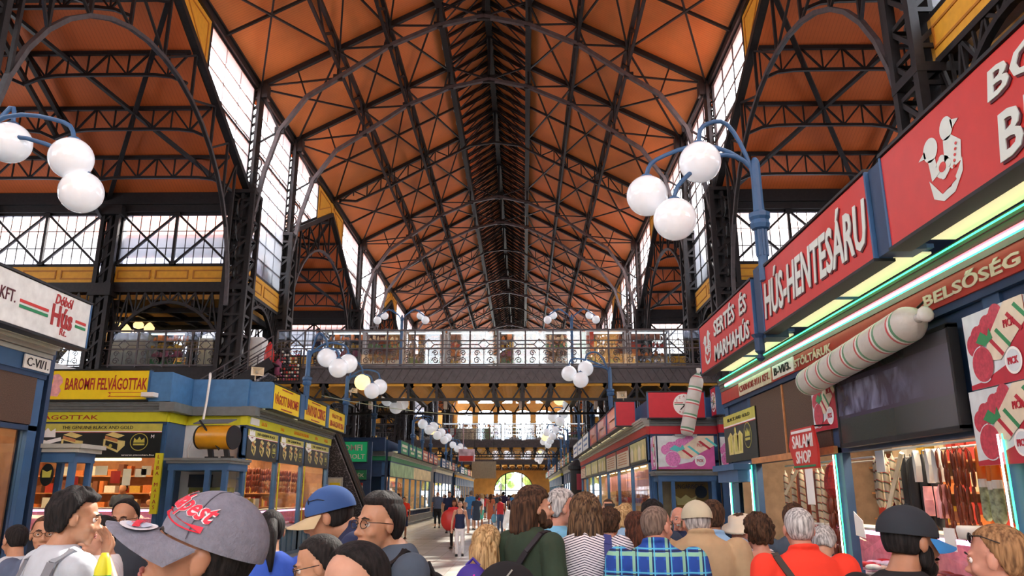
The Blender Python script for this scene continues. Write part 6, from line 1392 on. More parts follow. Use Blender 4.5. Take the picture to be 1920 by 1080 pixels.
m = MB(); m.box(a.x-1.2, c.x+.2, 39.1, 39.3, 0, zz[1]); m.build('screen_wall', BLUED, t)
for i in range(2): poster('food picture under the green signs, %s' % ('left one', 'right one')[i], (c.x-.5-.75*i, 39.07, zz[0]-1.35), (1,0,0), (0,-1,0), .68, .7, 'list')
a = at(616, 897, Y=31); c = at(639, 930, Y=31); tt = thing('notice_board', 'framed pale notice board at the foot of the staircase', 'notice board', (a.x+.3, 31, 0)); m = MB(); m.box(a.x, c.x, 31, 31.05, c.z, a.z); m.build('board', CREAM, tt); m = MB(); m.bar(((a.x+c.x)/2, 31.03, 0), ((a.x+c.x)/2, 31.03, c.z), .05); m.box(a.x-.04, a.x, 30.99, 31.06, c.z, a.z); m.box(c.x, c.x+.04, 30.99, 31.06, c.z, a.z); m.box(a.x-.04, c.x+.04, 30.99, 31.06, a.z, a.z+.04); m.build('frame', GREYL, tt); m = MB(); m.box(a.x+.06, c.x-.06, 30.98, 31, c.z+.1, c.z+.5); m.build('yellow_print', YEL, tt)
far_block('lit_shop', 'white lit shop on the left, before the far footbridge', LW, -1, 63, 78, CREAM, WHITE, [WHITE, BLUED, PCRM, RED, BLUE], fascia=GREYL, power=40)
far_block('distant_shop', 'last shop row on the left, before the entrance', LW, -1, 82, 112, OCHRE, WHITE, [WHITE, GREEN, RED, OCHRE, WHITE, BLUE], power=30)
far_block('corner_shop', 'third shop block on the right, beyond the white signs', 3.65, 1, 54, 72, GREYL, WHITE, [OCHRE, GREEN, TERRA, WHITE, OCHRE, BLUE, WHITE], power=24)
far_block('distant_shop', 'last shop row on the right, before the entrance', 3.65, 1, 76, 112, YELG, WHITE, [ORG, WHITE, BLUE, WHITE, RED, WHITE, GREEN], power=30)
# flag box and a round column between the right blocks
a = at(860, 842, Y=60); b = MB(); b.box(a.x, a.x+1.2, 60, 60.6, a.z-.9, a.z); b.box(a.x+.3, a.x+.35, 60.2, 60.25, a.z, a.z+2); o = tag(b.build('flag_banner', M8('flag_white', 220, 190, 200, var=.5, vs=2)), 'red, white and blue banner box hanging left of the brown board', 'banner')
b = MB(); b.box(a.x+.05, a.x+1.1, 59.97, 60, a.z-.9, a.z-.5); b.build('red_field', RED, o)
t = thing('advert_column', 'dark round advertising column where the second right block ends', 'column', (3.6, 51.8, 0)); m = MB(); m.lathe([(.55, 0), (.55, 3.2), (.7, 3.3), (.7, 3.5), (.3, 3.9)], (3.6, 51.8, 0), 20); m.build('body', BLACK, t, smooth=False); m = MB(); m.box(3.4, 3.75, 51.2, 51.24, 2.0, 3.0); m.build('poster', PPINK, t)
# ================================================ PEOPLE
SK = {k: mat('skin_'+k, srgb(*c), rough=.5, var=.08, vs=20, sub=.12) for k, c in dict(light=(206,156,130), tan=(174,124,96), asian=(184,136,106), dark=(120,78,56), pink=(204,146,124)).items()}
def hair_mat(name, c0, c1):
    def fn(m, x, y, z, co):
        mp = N(m, 'ShaderNodeMapping'); mp.inputs['Scale'].default_value = (90, 90, 9); L(m, co, mp.inputs[0]); n = N(m, 'ShaderNodeTexNoise', Scale=1.0, Detail=2.0); L(m, mp.outputs[0], n.inputs['Vector'])
        rr = N(m, 'ShaderNodeMapRange'); L(m, n.outputs['Fac'], rr.inputs[0]); rr.inputs[1].default_value = .35; rr.inputs[2].default_value = .65; return mixc(m, rr.outputs[0], srgb(*c0), srgb(*c1))
    m = pattern(name, fn, rough=.75, spec=.25); b = m.node_tree.nodes['Principled BSDF']; co = N(m, 'ShaderNodeTexCoord'); mp = N(m, 'ShaderNodeMapping'); mp.inputs['Scale'].default_value = (120, 120, 12); L(m, co.outputs['Object'], mp.inputs[0])
    n = N(m, 'ShaderNodeTexNoise', Scale=1.0, Detail=2.0); L(m, mp.outputs[0], n.inputs['Vector']); bp = N(m, 'ShaderNodeBump', Strength=.6, Distance=.006); L(m, n.outputs['Fac'], bp.inputs['Height']); L(m, bp.outputs['Normal'], b.inputs['Normal']); return m
HR = {'black': hair_mat('hair_black', (14,13,14), (40,36,36)), 'brown': hair_mat('hair_brown', (38,26,20), (92,66,48)), 'auburn': hair_mat('hair_auburn', (44,26,20), (96,56,40)), 'blond': hair_mat('hair_blond', (136,104,66), (216,184,134)),
      'grey': hair_mat('hair_grey', (120,120,120), (214,214,212)), 'streaked': hair_mat('hair_streaked', (44,32,26), (124,98,72)), 'stubble': hair_mat('hair_stubble', (92,78,70), (138,120,108)), 'fair': hair_mat('hair_fair', (100,72,48), (170,130,90))}
EYEW = M8('eye_white', 232, 228, 222, rough=.2, var=0); EYED = M8('eye_iris', 40, 26, 20, rough=.2, var=0); LIP = M8('lip', 168, 96, 88, rough=.5); BROW = M8('eyebrow', 40, 32, 30, rough=.8)
def remesh(mb, vox, smooth, name, m):
    me = mb.mesh(); o = bpy.data.objects.new('tmp', me); C.objects.link(o)
    r = o.modifiers.new('r', 'REMESH'); r.mode = 'VOXEL'; r.voxel_size = vox; r.use_smooth_shade = True
    s_ = o.modifiers.new('s', 'SMOOTH'); s_.factor = .5; s_.iterations = smooth
    dg = bpy.context.evaluated_depsgraph_get(); me2 = bpy.data.meshes.new_from_object(o.evaluated_get(dg)); bpy.data.objects.remove(o); bpy.data.meshes.remove(me)
    me2.materials.clear(); me2.materials.append(m); me2.shade_smooth(); me2.name = name; return me2
def cap_(mb, pts, rs, n=12):
    mb.tube(pts, rs, n)
    for p, r in zip(pts, rs): mb.ell(p, r, n, 8)
ARMS = {  # elbow, wrist, finger direction for the right side (x > 0); mirrored for the left
 'down': ((.26, -.03, 1.11), (.27, .05, .87), (0, .1, -1)),
 'bent': ((.27, -.02, 1.12), (.16, .24, 1.15), (-.5, .8, .1)),
 'strap': ((.30, .02, 1.15), (.14, .17, 1.32), (-.6, .1, .6)),
 'phone': ((.27, .12, 1.2), (.10, .26, 1.5), (-.3, .1, 1)),
 'mouth': ((.2, .19, 1.2), (0.0, .2, 1.43), (-.15, .05, .95)),
 'out': ((.30, -.02, 1.13), (.33, .1, .9), (.2, .3, -1))}
def head_matrix(yaw, pitch, roll=0):
    pv = Vector((0, -.005, 1.54)); return Matrix.Translation(pv) @ Matrix.Rotation(yaw, 4, 'Z') @ Matrix.Rotation(pitch, 4, 'X') @ Matrix.Rotation(roll, 4, 'Y') @ Matrix.Translation(-pv)
HC = Vector((0, .01, 1.64))
def hair_shell(style, seed=0):
    """displaced skull: thickness falls below zero where the scalp is bare, so the face stays clear"""
    mb = MB(); n, m = 56, 36; rr = random.Random(seed); ph = [rr.uniform(0, 6.28) for _ in range(6)]; c = HC+Vector((0, -.014, .028))
    for i in range(m+1):
        t = math.pi*i/m
        for k in range(n):
            a = 2*math.pi*k/n; d = Vector((math.sin(t)*math.cos(a), math.sin(t)*math.sin(a), math.cos(t)))
            front = d.y; th = .012
            line = .28 if style in ('short', 'curly', 'messy', 'long', 'tied', 'bun', 'wavy', 'fringe') else .2
            lo = -.86 if front < -.25 else (-.86+1.3*min(1, (front+.25)/.68))
            if style == 'recede': lo = -.8 if front < -.2 else (-.8+1.6*min(1, (front+.2)/.75))
            if style == 'fringe': lo = -.6 if front < .1 else (-.6+.75*min(1, (front-.1)/.4))
            if style in ('long', 'wavy'): lo -= .15
            edge = (d.z-lo)*6
            if style in ('ring', 'crop'):
                top = d.z > .62 and style == 'ring' or (style == 'ring' and front > .35 and d.z > .2); th = .004 if style == 'crop' else .007
                if top: th = -.02
            if style == 'curly' or style == 'messy': th = .026+.010*math.sin(9*a+ph[0])*math.sin(8*t+ph[1])+.006*math.sin(17*a+ph[2]+7*t)
            elif style == 'wavy': th = .022+.008*math.sin(7*a+ph[0]+4*t)
            elif style in ('short', 'long', 'fringe'): th = .016+.004*math.sin(5*a+ph[0])*math.sin(4*t)+(.008 if d.z > .6 else 0)
            elif style in ('tied', 'bun'): th = .008
            if style == 'bigshort': th = .026+.008*math.sin(6*a+ph[0])*math.sin(5*t)
            if style == 'under': th = .006; edge = (d.z+.8)*6 if front < .25 else -1
            if edge < 0: th = -.03
            elif edge < 1: th = -.03+(th+.03)*edge
            R_ = Vector((.074+th, .092+th, .083+th+(.03 if d.z < 0 and front < .2 else 0)*min(1, -d.z*3)*min(1, (.2-front)*4))); mb.v.append(tuple(c+Vector((d.x*R_.x, d.y*R_.y, d.z*R_.z))))
    mb.f = [(i*n+k, (i+1)*n+k, (i+1)*n+(k+1) % n, i*n+(k+1) % n) for i in range(m) for k in range(n)]
    return mb
def hair_fall(length, width=.1, wav=.008, seed=0, back=.0):
    """hanging hair behind and beside the head, reaching down by length"""
    mb = MB(); n = 44; m = 26; rr = random.Random(seed); ph = [rr.uniform(0, 6.28) for _ in range(8)]
    for i in range(m+1):
        f = i/m; z = HC.z+.09-f*(length+.09); w_ = (.05+.045*min(1, f*5))+(width-.095)*f; dy = .06+.035*min(1, f*4)-.02*f
        if f > .8: w_ *= 1-(f-.8)*1.6; dy *= 1-(f-.8)*2
        cy = HC.y-.045-.045*f-back*f
        for k in range(n):
            a = 2*math.pi*k/n; g = 1+wav*8*math.sin(7*a+ph[0]+6*f)+wav*5*math.sin(15*a+ph[1]-5*f)
            mb.v.append((w_*math.cos(a)*g, cy+dy*math.sin(a)*g, z+(.03*math.sin(5*a+ph[2]) if f > .9 else 0)))
    mb.f = [(i*n+k, i*n+(k+1) % n, (i+1)*n+(k+1) % n, (i+1)*n+k) for i in range(m) for k in range(n)]+[tuple(range(n)), tuple(range(m*n, m*n+n))]
    return mb
_pc = [0]
def person(label, px, py, Y, rz=0.0, skin='light', hair=('short', 'brown'), top=None, sleeve=.45, legs=None, legkind='trousers', head=(0, 0, 0), arms=('down', 'down'), build=1.0, far=False, extras=(), X=None, H=None, stride=0, lean=0, group=None, shoe=BLACK, stoop=.02):
    if px is not None: p = at(px, py, Y=Y); X, H = p.x, p.z
    s = H/(1.752-stoop); t = thing('person', label, 'person', (X, Y, 0), math.radians(rz), group); t.scale = (s, s, s); t.location.x += math.sin(math.radians(rz))*stoop*1.1*s; t.location.y -= math.cos(math.radians(rz))*stoop*1.1*s; w_ = build; Mh = Matrix.Translation((0, stoop*1.1, -stoop)) @ head_matrix(*[math.radians(a) for a in head])
    vox = .022 if far else (.0065 if Y < 9 else .011)
    b = MB()
    b.loft([(0,0,.83,.12*w_,.1),(0,-.01,.92,.165*w_,.12*w_),(0,0,1.03,.148*w_,.11*w_),(0,.01,1.13,.14*w_,.108*w_),(0,.012,1.26,.16*w_,.115*w_),(0,0,1.38,.172*w_,.108*w_),(0,-.01,1.445,.14*w_,.09*w_),(0,-.014,1.485,.09,.074),(0,-.012,1.505,.06,.058)], 20)
    def arm(mb, side, kind, infl=0, frac=None):
        e, wr, fd = ARMS[kind]; sh = Vector((side*.182*w_, -.005, 1.41)); e = Vector((side*e[0]*w_**.5, e[1], e[2])); wr = Vector((side*wr[0], wr[1], wr[2])); fd = Vector((side*fd[0], fd[1], fd[2])).normalized()
        if frac is not None:
            if frac <= 1: q = sh.lerp(e, frac); cap_(mb, [sh, sh.lerp(q, .5), q], [.062*w_+infl, .056*w_+infl, .054+infl*1.3])
            else: cap_(mb, [sh, e, e.lerp(wr, frac-1)], [.06*w_+infl, .047+infl, .04+infl])
            return
        cap_(mb, [sh, sh.lerp(e, .5), e], [.057*w_, .05*w_, .04]); cap_(mb, [e, e.lerp(wr, .35), wr], [.041, .04, .027])
        if far: mb.ell(wr+fd*.07, (.035, .03, .07), 8, 6); return
        side_v = fd.cross(Vector((0, 1, 0) if abs(fd.y) < .8 else (0, 0, 1))).normalized(); pal = wr+fd*.05; rt = Matrix((side_v, fd.cross(side_v), fd)).transposed()
        mb.ell(pal, (.04, .017, .052), 12, 8, rt); nrm = fd.cross(side_v)
        curl = .35 if kind in ('down', 'out') else .8
        for k, (o, l) in enumerate(((-.031, .062), (-.011, .075), (.010, .07), (.030, .055))):
            a0 = wr+fd*.088+side_v*o; a1 = a0+(fd+nrm*curl*.5).normalized()*l*.5+side_v*o*.15; a2 = a1+(fd*.7+nrm*curl).normalized()*l*.5; cap_(mb, [a0, a1, a2], [.0095, .009, .0078], 7)
        a0 = wr+fd*.03-side_v*.03; a1 = a0-side_v*.028+fd*.03; a2 = a1+fd*.03+nrm*.012-side_v*.004; cap_(mb, [a0, a1, a2], [.012, .011, .009], 7)
    for sd in (-1, 1): arm(b, sd, arms[0 if sd < 0 else 1])
    st = stride
    def leg(mb, sd, infl=0, end=1.0):
        hp = Vector((sd*.088*w_, 0, .87)); kn = Vector((sd*.095, sd*st*.5+.012, .48)); an = Vector((sd*.095, sd*st-.02, .09))
        if end <= .5: cap_(mb, [hp, hp.lerp(kn, end*2)], [.088*w_+infl, .07+infl]); return
        cap_(mb, [hp, hp.lerp(kn, .5), kn], [.086*w_+infl, .07*w_+infl, .052+infl]); k2 = kn.lerp(an, (end-.5)*2) if end < 1 else an
        cap_(mb, [kn, kn.lerp(k2, .35)+Vector((0, -.012, 0)), k2], [.052+infl, .052+infl, (.036 if end == 1 else .045)+infl])
    for sd in (-1, 1): leg(b, sd); b.ell((sd*.1, sd*st+.04, .045), (.038, .11, .04), 10, 6)
    hb = MB()
    for c, r_ in (((0,-.012,.03), (.074,.092,.082)), ((0,.022,-.02), (.062,.068,.088)), ((0,.03,-.07), (.047,.05,.036)), ((0,.068,-.095), (.02,.018,.017)), ((0,.074,.02), (.05,.018,.011)), ((0,.088,-.008), (.009,.014,.03)), ((0,.101,-.035), (.014,.015,.012)),
                  ((-.012,.092,-.04), (.009,.011,.008)), ((.012,.092,-.04), (.009,.011,.008)), ((-.036,.058,-.032), (.024,.024,.022)), ((.036,.058,-.032), (.024,.024,.022)), ((0,.078,-.07), (.026,.016,.016)), ((-.077,-.002,-.008), (.009,.02,.03)), ((.077,-.002,-.008), (.009,.02,.03))): hb.ell(HC+Vector(c), r_, 16, 12)
    for v in hb.v: pass
    b.add([Mh @ Vector(v) for v in hb.v], hb.f)
    b.tube([(0, -.02, 1.47), Mh @ Vector((0, -.005, 1.59))], [.06, .05], 14)
    SKM = SK[skin]; link('body', remesh(b, vox, 2 if not far else 1, 'body', SKM), t)
    def hbuild(mb, name, m, par=t, smooth=True): mb.v = [tuple(Mh @ Vector(v)) for v in mb.v]; return mb.build(name, m, par, local=True, smooth=smooth)
    if not far:
        for sd in (-1, 1):
            e = MB(); e.ell(HC+Vector((sd*.03, .0735, -.001)), .0118, 12, 8); eo = hbuild(e, 'eye', EYEW); e = MB(); e.ell(HC+Vector((sd*.03, .0818, -.001)), (.0062, .005, .0062), 10, 6); hbuild(e, 'iris', EYED, eo)
            e = MB(); e.tube([HC+Vector((sd*x, y, z)) for x, y, z in ((.014, .093, .020), (.03, .092, .0245), (.047, .080, .019))], [.0028, .004, .002], 6); hbuild(e, 'eyebrow', HR['grey'] if hair[1] == 'grey' else BROW)
            e = MB(); e.tube([HC+Vector((sd*x, y, z)) for x, y, z in ((.016, .083, .001), (.03, .0868, .0055), (.044, .079, .001))], [.002, .0038, .002], 6); hbuild(e, 'eyelid', SKM)
        e = MB(); e.ell(HC+Vector((0, .0925, -.0665)), (.023, .007, .0045), 12, 6); e.ell(HC+Vector((0, .0915, -.0755)), (.019, .007, .0055), 12, 6); hbuild(e, 'lips', LIP)
    # clothes
    top = top or WHITE; c = MB(); f = .014
    c.loft([(0,0,.86,.165*w_,.125*w_),(0,0,.93,.178*w_,.132*w_),(0,.005,1.03,.168*w_,.128*w_),(0,.012,1.13,.16*w_,.125*w_),(0,.012,1.26,.176*w_,.13*w_),(0,0,1.385,.188*w_,.122*w_),(0,-.008,1.45,.155*w_,.104*w_),(0,-.014,1.488,.105,.084),(0,-.014,1.508,.072,.07)], 22)
    if sleeve: [arm(c, sd, arms[0 if sd < 0 else 1], f, sleeve) for sd in (-1, 1)]
    if 'tank' in extras:
        c = MB(); c.loft([(0,0,.86,.165,.125),(0,0,.95,.172,.13),(0,.005,1.05,.156,.122),(0,.012,1.15,.152,.122),(0,.012,1.27,.168,.128),(0,.0,1.33,.15,.115)], 22)
        for sd in (-1, 1): c.tube([(sd*.09, .09, 1.3), (sd*.1, .06, 1.43), (sd*.1, 0, 1.47), (sd*.1, -.07, 1.42), (sd*.09, -.1, 1.3)], .014, 8)
    if 'collar' in extras: c.tube([(.066*math.cos(a*.52+.9), -.012+.07*math.sin(a*.52+.9), 1.518-.014*math.sin(a*.52+.9)) for a in range(13)], .015, 8)
    link('shirt', remesh(c, .02 if far else .009, 3 if far else 4, 'shirt', top), t)
    lm = legs or BLUED; g = MB()
    if legkind == 'skirt': g.loft([(0, 0, .98, .15, .12), (0, 0, .88, .185, .15), (0, .01, .5, .2, .17)], 20)
    elif legkind == 'dress': g.loft([(0, 0, 1.0, .15, .12), (0, 0, .88, .185, .15), (0, .01, .3, .22, .19)], 20)
    else:
        g.loft([(0,0,.78,.15*w_,.12*w_),(0,0,.9,.178*w_,.135*w_),(0,0,.98,.165*w_,.125*w_)], 20); e_ = {'trousers': 1.0, 'capri': .82, 'shorts': .45}[legkind]
        for sd in (-1, 1): leg(g, sd, .014, e_)
    link(legkind, remesh(g, .024 if far or Y < 9 else .014, 3, legkind, lm), t)
    for sd in (-1, 1): g = MB(); g.ell((sd*.1, sd*st+.04, .04), (.045, .125, .042), 12, 6); g.box(sd*.1-.04, sd*.1+.04, sd*st-.07, sd*st+.15, 0, .02); g.build('shoe', shoe, t, local=True, smooth=True)
    hs, hcx = hair; hm = HR[hcx]; seed = _pc[0]; _pc[0] += 1
    if hs != 'bald':
        capped = any(isinstance(e_, tuple) and e_[0] == 'cap' for e_ in extras); base = 'under' if capped else {'long': 'long', 'ponytail': 'tied', 'bun': 'bun', 'wavy': 'wavy', 'bob': 'fringe'}.get(hs, hs); o = hbuild(hair_shell(base, seed), 'hair', hm)
        if hs in ('long', 'wavy'): hbuild(hair_fall(.42 if hs == 'long' else .44, .105, .012, seed), 'long_hair', hm, o)
        if hs == 'bob': hbuild(hair_fall(.17, .105, .006, seed), 'long_hair', hm, o)
        if hs == 'ponytail':
            g = MB(); g.tube([HC+Vector(q) for q in ((0, -.085, .02), (0, -.125, .03), (0, -.15, -.04), (0, -.15, -.14), (.01, -.14, -.24))], [.02, .032, .036, .03, .008], 14); hbuild(g, 'ponytail', hm, o)
        if hs == 'bun': g = MB(); g.ell(HC+Vector((0, -.11, .01)), (.045, .035, .045), 16, 10); hbuild(g, 'bun', hm, o)
    for ex in extras:
        if ex == 'beard':
            g = MB(); g.ell(HC+Vector((0, .045, -.088)), (.052, .052, .036), 20, 12); g.ell(HC+Vector((0, .078, -.095)), (.026, .022, .028), 14, 8)
            for sd in (-1, 1): g.ell(HC+Vector((sd*.055, .022, -.05)), (.018, .03, .045), 12, 8)
            g.ell(HC+Vector((0, .094, -.054)), (.028, .008, .007), 12, 6); hbuild(g, 'beard', HR['brown'] if hcx != 'black' else HR['black'])
        if ex == 'moustache': g = MB(); g.ell(HC+Vector((-.016, .096, -.056)), (.02, .011, .010), 12, 6); g.ell(HC+Vector((.016, .096, -.056)), (.02, .011, .010), 12, 6); hbuild(g, 'moustache', HR['grey'])
        if ex in ('glasses', 'sunglasses_up'):
            g = MB(); up = .075 if ex == 'sunglasses_up' else 0; yb = -.03 if up else 0
            for sd in (-1, 1):
                g.tube([HC+Vector((sd*.032+.024*math.cos(a*.45), .098+yb-.004*abs(math.cos(a*.45)), -.001+up+.017*math.sin(a*.45))) for a in range(15)], .0018, 6)
                g.tube([HC+Vector((sd*.056, .092+yb, .006+up)), HC+Vector((sd*.083, .05+yb, .006+up)), HC+Vector((sd*.084, -.01+yb, .002+up*.7))], .002, 6)
            g.tube([HC+Vector((-.009, .103+yb, .003+up)), HC+Vector((.009, .103+yb, .003+up))], .0018, 6); o = hbuild(g, 'glasses', BLACK if up or 'dark' in extras else M8('spectacle_frame', 60, 40, 32, metal=.4, rough=.3))
            g = MB()
            for sd in (-1, 1): g.add([HC+Vector((sd*.032+.023*math.cos(a*.5236), .098+yb, -.001+up+.016*math.sin(a*.5236))) for a in range(12)], [tuple(range(12))])
            hbuild(g, 'lens', BLACK if up else GLASS, o, False)
        if isinstance(ex, tuple) and ex[0] == 'cap':
            _, cm, bm = ex[:3]; g = MB(); n, m = 40, 14; c0 = HC+Vector((0, -.014, .03)); g.v = []
            for i in range(m+1):
                tt = math.pi*.53*i/m
                for k in range(n):
                    a = 2*math.pi*k/n; rx, ry, rz_ = .092, .112, .1; q = 1+.012*math.cos(6*a)*math.sin(tt); g.v.append(tuple(c0+Vector((rx*math.sin(tt)*math.cos(a)*q, ry*math.sin(tt)*math.sin(a)*q, rz_*math.cos(tt)))))
            g.f = [(i*n+k, (i+1)*n+k, (i+1)*n+(k+1) % n, i*n+(k+1) % n) for i in range(m) for k in range(n)]
            g.ell(c0+Vector((0, 0, .101)), (.008, .008, .004), 8, 5); cap = hbuild(g, 'cap', cm)
            if len(ex) < 4 or ex[3] != 'flat':
                g = MB(); nn = 20; rows = 6; L_ = .085 if len(ex) < 5 else ex[4]
                for lay in (0, .004):
                    for j in range(rows+1):
                        for k in range(nn+1):
                            a = math.radians(15+150*k/nn); f_ = j/rows; rad = 1+f_*.0; x = .092*math.cos(a)*(1+.02*f_); y = .112*math.sin(a)+f_*L_*math.sin(a)**.6; z = -.014-f_*.018-.030*abs(math.cos(a))**2*f_+lay*-1
                            g.v.append(tuple(c0+Vector((x, y, z))))
                K = (rows+1)*(nn+1)
                for lay in (0, 1):
                    for j in range(rows):
                        for k in range(nn): q = lay*K+j*(nn+1)+k; g.f.append((q, q+1, q+nn+2, q+nn+1))
                for k in range(nn): q = rows*(nn+1)+k; g.f.append((q, q+1, q+1+K, q+K))
                hbuild(g, 'brim', bm, cap)
            else:
                g = MB(); g.ell(HC+Vector((0, .085, .03)), (.06, .05, .008), 20, 6); hbuild(g, 'brim', bm, cap)
        if ex == 'sunhat':
            g = MB(); g.loft([(0, HC.y-.01, 1.655, .15, .17), (0, HC.y-.01, 1.672, .145, .165), (0, HC.y-.012, 1.68, .095, .11), (0, HC.y-.012, 1.75, .085, .1), (0, HC.y-.012, 1.765, .05, .06)], 32); hbuild(g, 'sun_hat', PCRM)
        if isinstance(ex, tuple) and ex[0] == 'strap':
            g = MB(); sd = ex[2]; k = .19*w_
            P_ = [(sd*.14*w_, -.05, 1.475), (sd*.13*w_, .02, 1.485), (sd*.08*w_, .1*w_, 1.4), (-sd*.06*w_, .15*w_, 1.2), (-sd*.17*w_, .09*w_, 1.0), (-sd*.19*w_, -.0, .95), (-sd*.15*w_, -.12*w_, 1.02), (-sd*.02, -.155*w_, 1.22), (sd*.1*w_, -.125*w_, 1.38), (sd*.14*w_, -.05, 1.475)] if ex[3] == 'cross' else [(sd*.12*w_, -.13*w_, 1.1), (sd*.125*w_, -.14*w_, 1.3), (sd*.12*w_, -.09*w_, 1.44), (sd*.115*w_, -.01, 1.487), (sd*.12*w_, .09*w_, 1.42), (sd*.13*w_, .145*w_, 1.27), (sd*.15*w_, .12*w_, 1.1)]
            P_ = [Vector(q) for q in P_]; C_ = Vector((0, 0, 0)); 
            for a_, b_ in zip(P_, P_[1:]):
                md = (a_+b_)/2; o_ = Vector((md.x, md.y, 0)); g.bar(a_, b_, .035 if ex[3] == 'cross' else .045, .012, up=(md.x*.3, md.y, max(0, (md.z-1.38)*3)))
            g.build('strap', ex[1], t, local=True)
    return t
TT = {k: mat('cloth_'+k, srgb(*c), rough=.85, var=.08, vs=12, bump=.25, bs=25) for k, c in dict(lgrey=(186,196,206), white=(226,228,230), navy=(30,42,78), slate=(70,84,100), green=(44,62,46), sky=(120,190,226), tan=(186,160,124), ltblue=(150,190,226), red=(240,62,40), black=(24,24,28), royal=(52,92,196), blue=(70,140,204), coral=(226,62,72), denim=(84,110,150), offw=(240,240,244), orange=(210,120,90), purple=(60,44,84), teal=(84,196,176), dkgrey=(52,60,70), beige=(196,180,150), plum=(120,70,110), bluegrey=(84,98,124), mid=(50,62,82)).items()}
def stripes(m, x, y, z, co):
    f = math_(m, 'FRACT', math_(m, 'MULTIPLY', math_(m, 'ADD', z, math_(m, 'MULTIPLY', math_(m, 'ABSOLUTE', x), .35)), 72)); return mixc(m, math_(m, 'GREATER_THAN', f, .66), srgb(232, 232, 236), srgb(34, 38, 70))
STRIPE = pattern('striped_jersey', stripes, rough=.9)
def plaid(m, x, y, z, co):
    def band(a, s, c, w_): return math_(m, 'LESS_THAN', math_(m, 'ABSOLUTE', math_(m, 'SUBTRACT', math_(m, 'FRACT', math_(m, 'MULTIPLY', a, s)), c)), w_)
    b = mixc(m, math_(m, 'MULTIPLY', math_(m, 'MAXIMUM', band(x, 11, .2, .2), band(z, 8, .2, .2)), .5), srgb(38, 92, 190), srgb(24, 46, 120))
    b = mixc(m, math_(m, 'MAXIMUM', band(x, 11, .62, .09), band(z, 8, .62, .085)), b, srgb(140, 196, 170)); b = mixc(m, math_(m, 'MAXIMUM', band(x, 11, .76, .03), band(z, 8, .76, .028)), b, srgb(24, 30, 70)); return mixc(m, math_(m, 'MAXIMUM', band(x, 11, .86, .035), band(z, 8, .86, .03)), b, srgb(90, 190, 226))
PLAID = pattern('blue_plaid', plaid, rough=.85)
def yoke(m, x, y, z, co): return mixc(m, math_(m, 'GREATER_THAN', math_(m, 'SUBTRACT', z, math_(m, 'MULTIPLY', math_(m, 'ABSOLUTE', x), -.12)), 1.365), srgb(26, 24, 28), srgb(244, 62, 40))
YOKE = pattern('black_red_yoke', yoke, rough=.85)
GREYCAP = mat('grey_wool_cap', srgb(122, 124, 138), rough=.95, var=.12, vs=60, bump=.3, bs=160)
# ---- near crowd, left
person('man seen from behind in pale grey hooded shirt at the lower left corner', 38, 983, 5.4, rz=35, skin='asian', hair=('crop', 'black'), top=TT['lgrey'], head=(28, -12, 0))
person('woman with round glasses looking over at the lower left, half hidden', 90, 967, 4.7, rz=190, skin='asian', hair=('tied', 'brown'), top=TT['bluegrey'], extras=('glasses',), head=(15, 4, 0))
person('man with thick black hair and pale grey T-shirt, hand raised to his mouth', 141, 922, 3.65, rz=-35, skin='asian', hair=('bigshort', 'black'), top=TT['lgrey'], head=(-32, -6, 0), arms=('down', 'mouth'), extras=(('strap', M8('strap_grey', 120, 124, 132), -1, 'pack'), ('strap', M8('strap_grey2', 120, 124, 132), 1, 'pack')))
person('young woman with pale face partly hidden behind the black-haired man', 196, 967, 4.6, rz=125, skin='light', hair=('tied', 'black'), top=TT['white'], head=(10, -6, 0))
person('balding man with black curly hair facing the viewer behind the grey cap', 240, 937, 5.2, rz=185, skin='asian', hair=('recede', 'black'), top=TT['dkgrey'], head=(0, -8, 0), extras=('glasses',))
b = MB(); q = at(192, 1078, Y=3.1); b.lathe([(.012, .08), (.02, .06), (.03, .02), (.03, -.12), (.02, -.14)], q, 12); o = tag(b.build('snack_bag', YELG, smooth=True), 'green and yellow printed bottle held low beside the hand at left', 'bottle'); b = MB(); b.lathe([(.031, -.06), (.031, .0)], q, 12); b.build('green_label', GREEN, o)
GC = person('man in grey baseball cap with red script, largest and nearest head in the picture', 366, 930, 1.68, rz=112, skin='tan', hair=('short', 'black'), top=TT['dkgrey'], head=(0, 20, -6), stoop=0, extras=(('cap', GREYCAP, GREYCAP, 'brim', .1),))
cp = [o for o in KIDS[GC.name] if o.name.startswith('cap')][0]
RTH = M8('red_thread', 226, 50, 72, rough=.7); WTH = M8('white_thread', 224, 226, 232, rough=.7)
# reading direction seen from outside runs with rising azimuth reversed, so mirror x
def cap_text(txt, az, el, w_, h_, m, lift, **k):
    me = text_mesh(txt, h_, w_, **k); c0 = HC+Vector((0, -.014, .03)); Mh = head_matrix(0, math.radians(20), math.radians(-6))
    for v in me.vertices:
        a = math.radians(az)+v.co.x/.1; e = math.radians(el)+v.co.y/.1+v.co.x*-.6; k_ = lift+v.co.z*.5
        v.co = Mh @ (c0+Vector((.0925*math.cos(e)*math.cos(a)*k_, .1125*math.cos(e)*math.sin(a)*k_, .1*math.sin(e)*k_)))
    me.materials.append(m); return link('lettering', me, cp)
cap_text('Budapest', 116, 31, .185, .055, WTH, 1.028, shear=.4, bold=.06); cap_text('Budapest', 116, 31, .185, .055, RTH, 1.04, shear=.4, bold=.02)
cap_text('~', 116, 13, .16, .02, RTH, 1.035, bold=.03)
def Mh_(az, el):
    a, e = math.radians(az), math.radians(el); return head_matrix(0, math.radians(20), math.radians(-6)) @ (HC+Vector((0, -.014, .03))+Vector((.0925*math.cos(e)*math.cos(a), .1125*math.cos(e)*math.sin(a), .1*math.sin(e)))*1.01)
